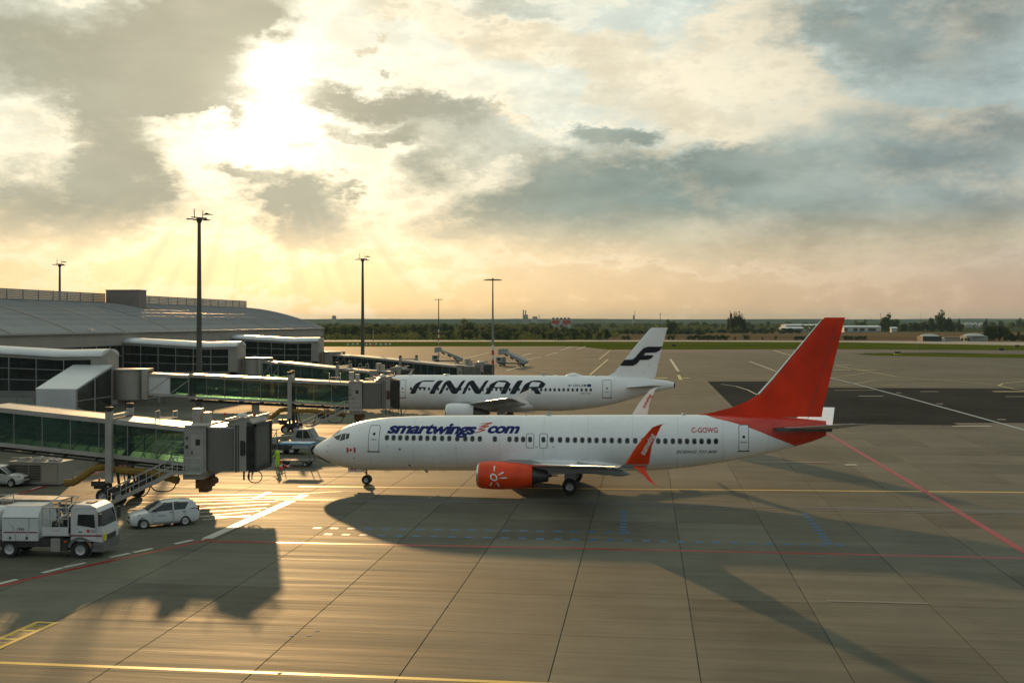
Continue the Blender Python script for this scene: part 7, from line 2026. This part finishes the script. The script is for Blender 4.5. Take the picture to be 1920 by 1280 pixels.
# poplars
for px, y in ((1371, 587), (1376, 585.5), (1381, 586), (1387, 585.5), (1392, 589), (1366, 596), (1397, 597)):
    tree('tall', px, 1160, topz(y, 1160), 6.2, 'tall poplar in the tight dark clump left of the red fin', 'poplar clump left of the red fin', rnd)
# loose trees to the right
for px, y, w, kd, lb in ((1665, 589.5, 15, 'round', 'broad tree with slanting crown right of the red fin'), (1658, 596, 12, 'dark', 'dark tree beside the slanting crowned tree'), (1680, 597, 11, 'round', 'rounded tree right of the slanting crowned tree'),
                         (1763, 584.5, 17, 'round', 'tallest broad tree on the right skyline'), (1750, 596, 12, 'dark', 'dark tree left of the tallest right hand tree'), (1776, 596, 12, 'dark', 'dark tree right of the tallest right hand tree'), (1788, 603, 10, 'dark', 'lower tree at the right foot of the tallest right hand tree'),
                         (1606, 601, 9, 'round', 'small round tree above the long white hall'), (1620, 600, 10, 'round', 'right small round tree above the long white hall')):
    tree(kd, px, 1330, topz(y, 1330), w * 1.05, lb, None, rnd)
for px in range(1690, 1810, 8): tree(rnd.choice(['dark', 'olive', 'round']), px + rnd.uniform(-3, 3), 1360, topz(604 + rnd.uniform(-2, 4), 1360), 9, 'tree of the low row between the two broad right hand trees', 'low row of trees on the right', rnd)
tree('olive', 1707, 1250, topz(607, 1250), 7, 'yellowish small tree right of the slanting crowned tree', None, rnd)
# dark conifer block at the right
for px, y in ((1851, 610), (1858, 608.5), (1866, 608), (1874, 608.5), (1882, 609.5), (1888, 613)):
    tree('dark', px, 700, topz(y, 700), 5.5, 'dense dark tree of the square block near the right edge', 'square block of dark trees at the right', rnd)
for px, y in ((1896, 624), (1902, 628), (1910, 620), (1918, 626)): tree('fir' if px == 1910 else 'dark', px, 700, topz(y, 700), 4.5, 'smaller dark tree right of the square tree block', 'small dark trees at the right edge', rnd)
for px, y in ((1798, 597), (1849, 597.5), (1845, 603)): tree('fir', px, 1500, topz(y, 1500), 8, 'pointed dark fir on the right skyline', 'pointed firs on the right skyline', rnd)
for px, y in ((1861, 602), (1878, 601), (1898, 603), (1911, 597), (1919, 600)): tree('round', px, 1900, topz(y, 1900), 14, 'round tree on the far right skyline', 'round trees on the far right skyline', rnd)
# very far rows: one colour of wood each, single trees of small size
far0 = None
def far_tree(px, F, y, w):
    global far0
    me = KIND['dark'][rnd.randrange(4)][0] if rnd.random() < .6 else KIND['round'][rnd.randrange(4)][0]
    p = at(px, F, -.1); o = bpy.data.objects.new('distant_tree', me); COL.objects.link(o)
    h = max(4, topz(y, F)); o.location = p; o.scale = (w / 8.5, w / 8.5, h / 9.5); o.rotation_euler = (0, 0, rnd.random() * 6)
    tag(o, 'small hazy far tree ' + place_word(px), 'tree', 'distant trees ' + place_word(px))
for px in range(1250, 1560, 8):
    if rnd.random() < .75: far_tree(px + rnd.uniform(-3, 3), 1900 + rnd.uniform(-200, 300), 602.5 + rnd.uniform(-1.5, 4), rnd.uniform(9, 15))
for px in range(880, 1240, 7):
    if rnd.random() < .8: far_tree(px + rnd.uniform(-3, 3), 2100 + rnd.uniform(-200, 500), 605.5 + rnd.uniform(-1.2, 2), rnd.uniform(9, 18))
for px in range(590, 880, 7):
    if rnd.random() < .7: far_tree(px + rnd.uniform(-3, 3), 1900 + rnd.uniform(-200, 500), 606.5 + rnd.uniform(-1.2, 3), rnd.uniform(9, 16))
# a wood that reads as one mass between
mb = MB()
for k in range(5200):
    px = rnd.uniform(560, 1960); F = rnd.choice([1400, 1700, 2400, 3000]) + rnd.uniform(-150, 250)
    if F < 1900 and px > 1540: continue
    if mnoise.noise(Vector((px * .006, F * .002, 3))) < -.02: continue
    p = at(px, F, rnd.uniform(1, 7)); s = rnd.uniform(1.2, 2.6); nx_, ny_ = rnd.gauss(0, 1), -1.0
    l = math.hypot(nx_, ny_); a = Vector((-ny_ / l, nx_ / l, rnd.gauss(0, .3))) * s * 1.6; b = Vector((rnd.gauss(0, .3), rnd.gauss(0, .3), 1)) * s
    mb.add([p - a, p - b, p + a, p + b], [(0, 1, 2, 3)])
o = mb.build('distant_wood', M['leaf_d'], None, fix=False); tag(o, 'hazy low woods and hedges far beyond the runway', 'wood', kind='stuff')

# ================================================================ FAR BUILDINGS AND SMALL THINGS
def hall(label, px0, px1, F, z, dark_px, depth=24):
    a, b = at(px0, F), at(px1, F); d = b - a; L = d.length
    t = thing('white_hall', label, 'building', a, math.atan2(d.y, d.x))
    mb = MB(); mb.box(0, L, 0, depth, 0, z); mb.build('wall', M['bwhite'], t)
    mb = MB(); mb.loft([[(x, y, zz) for y, zz in ((-.6, z), (depth / 2, z + 1.4), (depth + .6, z), (depth + .6, z - .3), (-.6, z - .3))] for x in (-.5, L + .5)]); mb.build('roof', M['roofw'], t)
    for p0, p1 in dark_px:
        mb = MB(); x0, x1 = (p0 - px0) / (px1 - px0) * L, (p1 - px0) / (px1 - px0) * L; mb.box(x0, x1, -.12, 0, z * .25, z * .72); mb.build('window_band', M['bdark'], t)
    mb = MB(); mb.box(0, L, -.2, 0, 0, z * .2); mb.build('base', M['wallp'], t)
hall('long white hall cut by the left edge of the red fin', 1474, 1545, 1500, topz(609.5, 1500), [(1480, 1500)], 30)
hall('low white hall in front of the long one', 1468, 1520, 1360, topz(615, 1360), [(1474, 1486), (1490, 1505)], 20)
hall('long white hall with dark window bands right of the red fin', 1583, 1652, 1290, topz(612.5, 1290), [(1583, 1589), (1600, 1608), (1612, 1621), (1628, 1642)], 26)
hall('small pale hut in the field right of the long hall', 1672, 1682, 1280, topz(615, 1280), [], 6)
def dome(label, px0, px1, F, ztop, black):
    p = at((px0 + px1) / 2, F); R2 = (px1 - px0) / 2 * F / FPX
    t = thing('domed_shelter', label, 'shelter', p, YAW)
    mb = MB(); mb.box(-R2, R2, -5, 5, 0, ztop * .68); mb.build('wall', M['bdark'] if black else M['concr'], t)
    mb = MB(); mb.revolve([(R2 * 1.05, ztop * .66), (R2 * .85, ztop * .82), (R2 * .45, ztop * .95), (.01, ztop)], (0, 0, 0), 20); mb.build('dome_roof', M['bwhite'], t, smooth=60)
    if black: mb = MB(); mb.box(R2, R2 * 1.5, -3, 3, 0, ztop * .4); mb.build('annex', M['bwhite'], t)
    else:
        for k in range(3): mb = MB(); mb.box(-R2 * 1.5 + k * R2 * .3, -R2 * 1.3 + k * R2 * .3, -5.2, -5, .5, ztop * .4); mb.build('window', M['bdark'], t)
dome('white domed shelter with a black front in the stubble field', 1725, 1760, 702, topz(625.5, 702), True)
dome('wide white domed shelter beside the square tree block', 1806, 1846, 702, topz(624.5, 702), False)
sh2 = thing('low_shed', 'low reddish shed between the two domed shelters', 'shed', at(1785, 715), YAW)
mb = MB(); mb.box(-6, 7, -3, 3, 0, 1.8); mb.build('wall', M['fascia'], sh2)
mb = MB(); mb.box(-6.3, 7.3, -3.3, 3.3, 1.8, 2.3); mb.build('roof', M['plant'], sh2)
# tank farm: six white globes
for k, px in enumerate((1786, 1803, 1812, 1820, 1829, 1840)):
    p = at(px, 2300)
    t = thing('storage_dome', ['leftmost', 'second', 'third', 'fourth', 'fifth', 'rightmost'][k] + ' of the row of white storage domes on the right horizon', 'dome', p, 0, 'white storage domes')
    mb = MB(); mb.revolve([(5.2, 0), (5.2, 5.0)], (0, 0, 0), 14); mb.build('drum', M['concr'], t, smooth=40)
    mb = MB(); mb.revolve([(5.2, 5.0), (4.4, 8.2), (2.4, 10.2), (.01, 10.8)], (0, 0, 0), 14); mb.build('dome_top', M['bwhite'], t, smooth=60)
# silo group
p = at(1052, 1750); sg = thing('silo_group', 'group of pale silos with red bands and dark caps left of the white fin', 'silos', p, YAW)
for k in range(5):
    x = -12 + k * 6
    mb = MB(); mb.revolve([(2.9, 0), (2.9, 16.2)], (x, 0, 0), 12); s_ = mb.build('silo', M['bwhite'], sg, smooth=40)
    mb = MB(); mb.revolve([(2.95, 7.5 if k % 2 else 9), (2.95, 14.5)], (x, 0, 0), 12); mb.build('red_band', M['mast_r'] if k not in (2,) else M['bwhite'], s_, smooth=40)
    mb = MB(); mb.revolve([(2.0, 16.2), (2.0, 18.3), (.01, 18.6)], (x, 0, 0), 10); mb.build('cap', M['bdark'], s_, smooth=40)
mb = MB(); mb.box(-6, 5, -5, 5, 0, 9); mb.build('annex', M['concr'], sg)
# power station on the horizon
p = at(986, 5050); ps = thing('power_station', 'hazy power station with two chimneys on the horizon', 'power station', p, YAW)
for x in (-11, -1): mb = MB(); mb.cyl((x, 0, 0), (x, 0, 66 if x < -5 else 64), 3.4, 2.6, 10); mb.build('chimney', M['concr'], ps, smooth=40)
mb = MB(); mb.box(-10, 10, 4, 30, 0, 44); mb.box(30, 52, 0, 30, 0, 36); mb.build('boiler_house', M['concr'], ps)
mb = MB(); mb.cyl((60, 0, 0), (60, 0, 43), 1.6, 1.2, 8); mb.build('thin_stack', M['concr'], ps)
p = at(1190, 5100); rt = thing('radio_tower', 'slim radio tower on a small block on the horizon', 'tower', p, YAW)
mb = MB(); mb.cyl((0, 0, 0), (0, 0, 64), 1.6, .7, 8); mb.build('shaft', M['concr'], rt)
mb = MB(); mb.box(-8, -2, -4, 4, 0, 42); mb.build('block', M['concr'], rt)
p = at(626, 5150); bb = thing('tower_block', 'hazy blocky building on the hill above the terminal end', 'building', p, YAW)
mb = MB(); mb.box(-8, 10, -6, 6, 0, 38.5); mb.build('wall', M['concr'], bb)
mb = MB(); mb.box(-4, 4, -4, 4, 38.5, 41.5); mb.build('roof_house', M['concr'], bb)
for px, y, F, lb in ((1369, 582, 1150, 'thin antenna pole beside the poplar clump'), (1727, 584, 2400, 'thin lattice mast on the right skyline'), (1651, 587, 1320, 'thin pole left of the slanting crowned tree')):
    p = at(px, F); h = topz(y, F); t = thing('antenna_pole', lb, 'antenna', p, 0)
    mb = MB(); mb.cyl((0, 0, 0), (0, 0, h), .28 if F < 2000 else .45, .15, 6); mb.build('pole', M['mast'], t)
    mb = MB(); mb.bar((-1, 0, h - .6), (1, 0, h - .6), .16); mb.build('cross_arm', M['mast'], t)
# striped wind mast in the grass with red base hut
p = at(700, 560); wm_ = thing('wind_mast', 'small red and white striped mast on a red base in the grass', 'mast', p, 0)
for k in range(7): mb = MB(); mb.cyl((0, 0, .8 + k * .95), (0, 0, 1.75 + k * .95), .2 - .012 * k, .19 - .012 * k, 8); mb.build('mast_band', M['mast_r'] if k % 2 == 0 else M['mast_w'], wm_)
mb = MB(); mb.box(-1.0, 1.0, -.7, .7, 0, .8); mb.build('base', M['mast_r'], wm_)
mb = MB(); mb.bar((-.7, 0, 7.3), (.7, 0, 7.3), .12); mb.cyl((0, 0, 7.2), (0, 0, 7.9), .08); mb.build('vane', M['mast_w'], wm_)
# white marker blocks in the grass
mk = None
for k, px in enumerate((652, 661.5, 670, 687, 694, 705, 714, 723, 731)):
    p = at(px, 590 + (k % 3) * 3)
    if mk is None:
        mb = MB(); mb.prism([(-.7, 0), (.7, 0), (.0, 1.0)], -.25, .25); mk = mb.build('grass_marker', M['mast_w'], None, loc=p); o = mk
    else: o = bpy.data.objects.new('grass_marker', mk.data); COL.objects.link(o); o.location = p
    tag(o, 'small white marker in the grass strip around the striped mast', 'marker', 'white grass markers')
# taxiway signs
for px, y, lb in ((1263, 648.4, 'low black sign in the grass right of the white fin'), (1683, 663.2, 'black sign on yellow foot on the grass island'), (1723, 652, 'tiny dark post in the grass strip at the right'), (1877, 655.8, 'low dark board at the far right of the grass strip'), (1907, 649.3, 'small dark plate near the runway at the right edge')):
    p = gp(px, y + .8); F = (H_CAM) * FPX / (y + .8 - HOR)
    t = thing('taxiway_sign', lb, 'sign', (p.x, p.y, 0), YAW)
    w_ = 1.1 if 'tiny' not in lb else .25
    mb = MB(); mb.box(-w_, w_, -.1, .1, .25, .95); mb.build('board', M['bdark'], t)
    mb = MB(); mb.box(-w_ * 1.1, w_ * 1.1, -.3, .3, 0, .25); mb.build('foot', M['yelsign'] if 'yellow' in lb else M['bdark'], t)
# fence posts along the stubble field
fp = None; fgrp = thing('field_fence', 'thin post fence along the runway edge of the stubble field', 'fence', at(1120, 724), 0)
for k in range(60):
    p = at(1125 + k * 13.3, 724) - fgrp.location
    if fp is None: mb = MB(); mb.box(-.09, .09, -.09, .09, 0, 1.9); fp = mb.build('post', M['mast'], fgrp, loc=p)
    else: inst('post', fp, fgrp, p)
a_, b_ = at(1125, 724) - fgrp.location, at(1125 + 59 * 13.3, 724) - fgrp.location
mb = MB()
for z in (.5, 1.1, 1.7): mb.bar(a_ + Vector((0, 0, z)), b_ + Vector((0, 0, z)), .03)
mb.build('wire', M['mast'], fgrp)

# ================================================================ AIR
mb = MB(); mb.box(-9500, 9500, -120, 11500, -1.3, 74)
hz = mb.build('haze', [], None); tag(hz, kind='stuff'); hz['label'] = 'thin haze over the airfield'
hm = bpy.data.materials.new('haze_air'); hm.use_nodes = True; nt_ = hm.node_tree; nt_.nodes.clear()
vo = nt_.nodes.new('ShaderNodeOutputMaterial'); pv = nt_.nodes.new('ShaderNodeVolumePrincipled')
pv.inputs['Color'].default_value = (0.42, 0.66, 0.74, 1); pv.inputs['Density'].default_value = 5.2e-5; pv.inputs['Anisotropy'].default_value = 0.0
nt_.links.new(pv.outputs[0], vo.inputs['Volume']); hz.data.materials.append(hm)
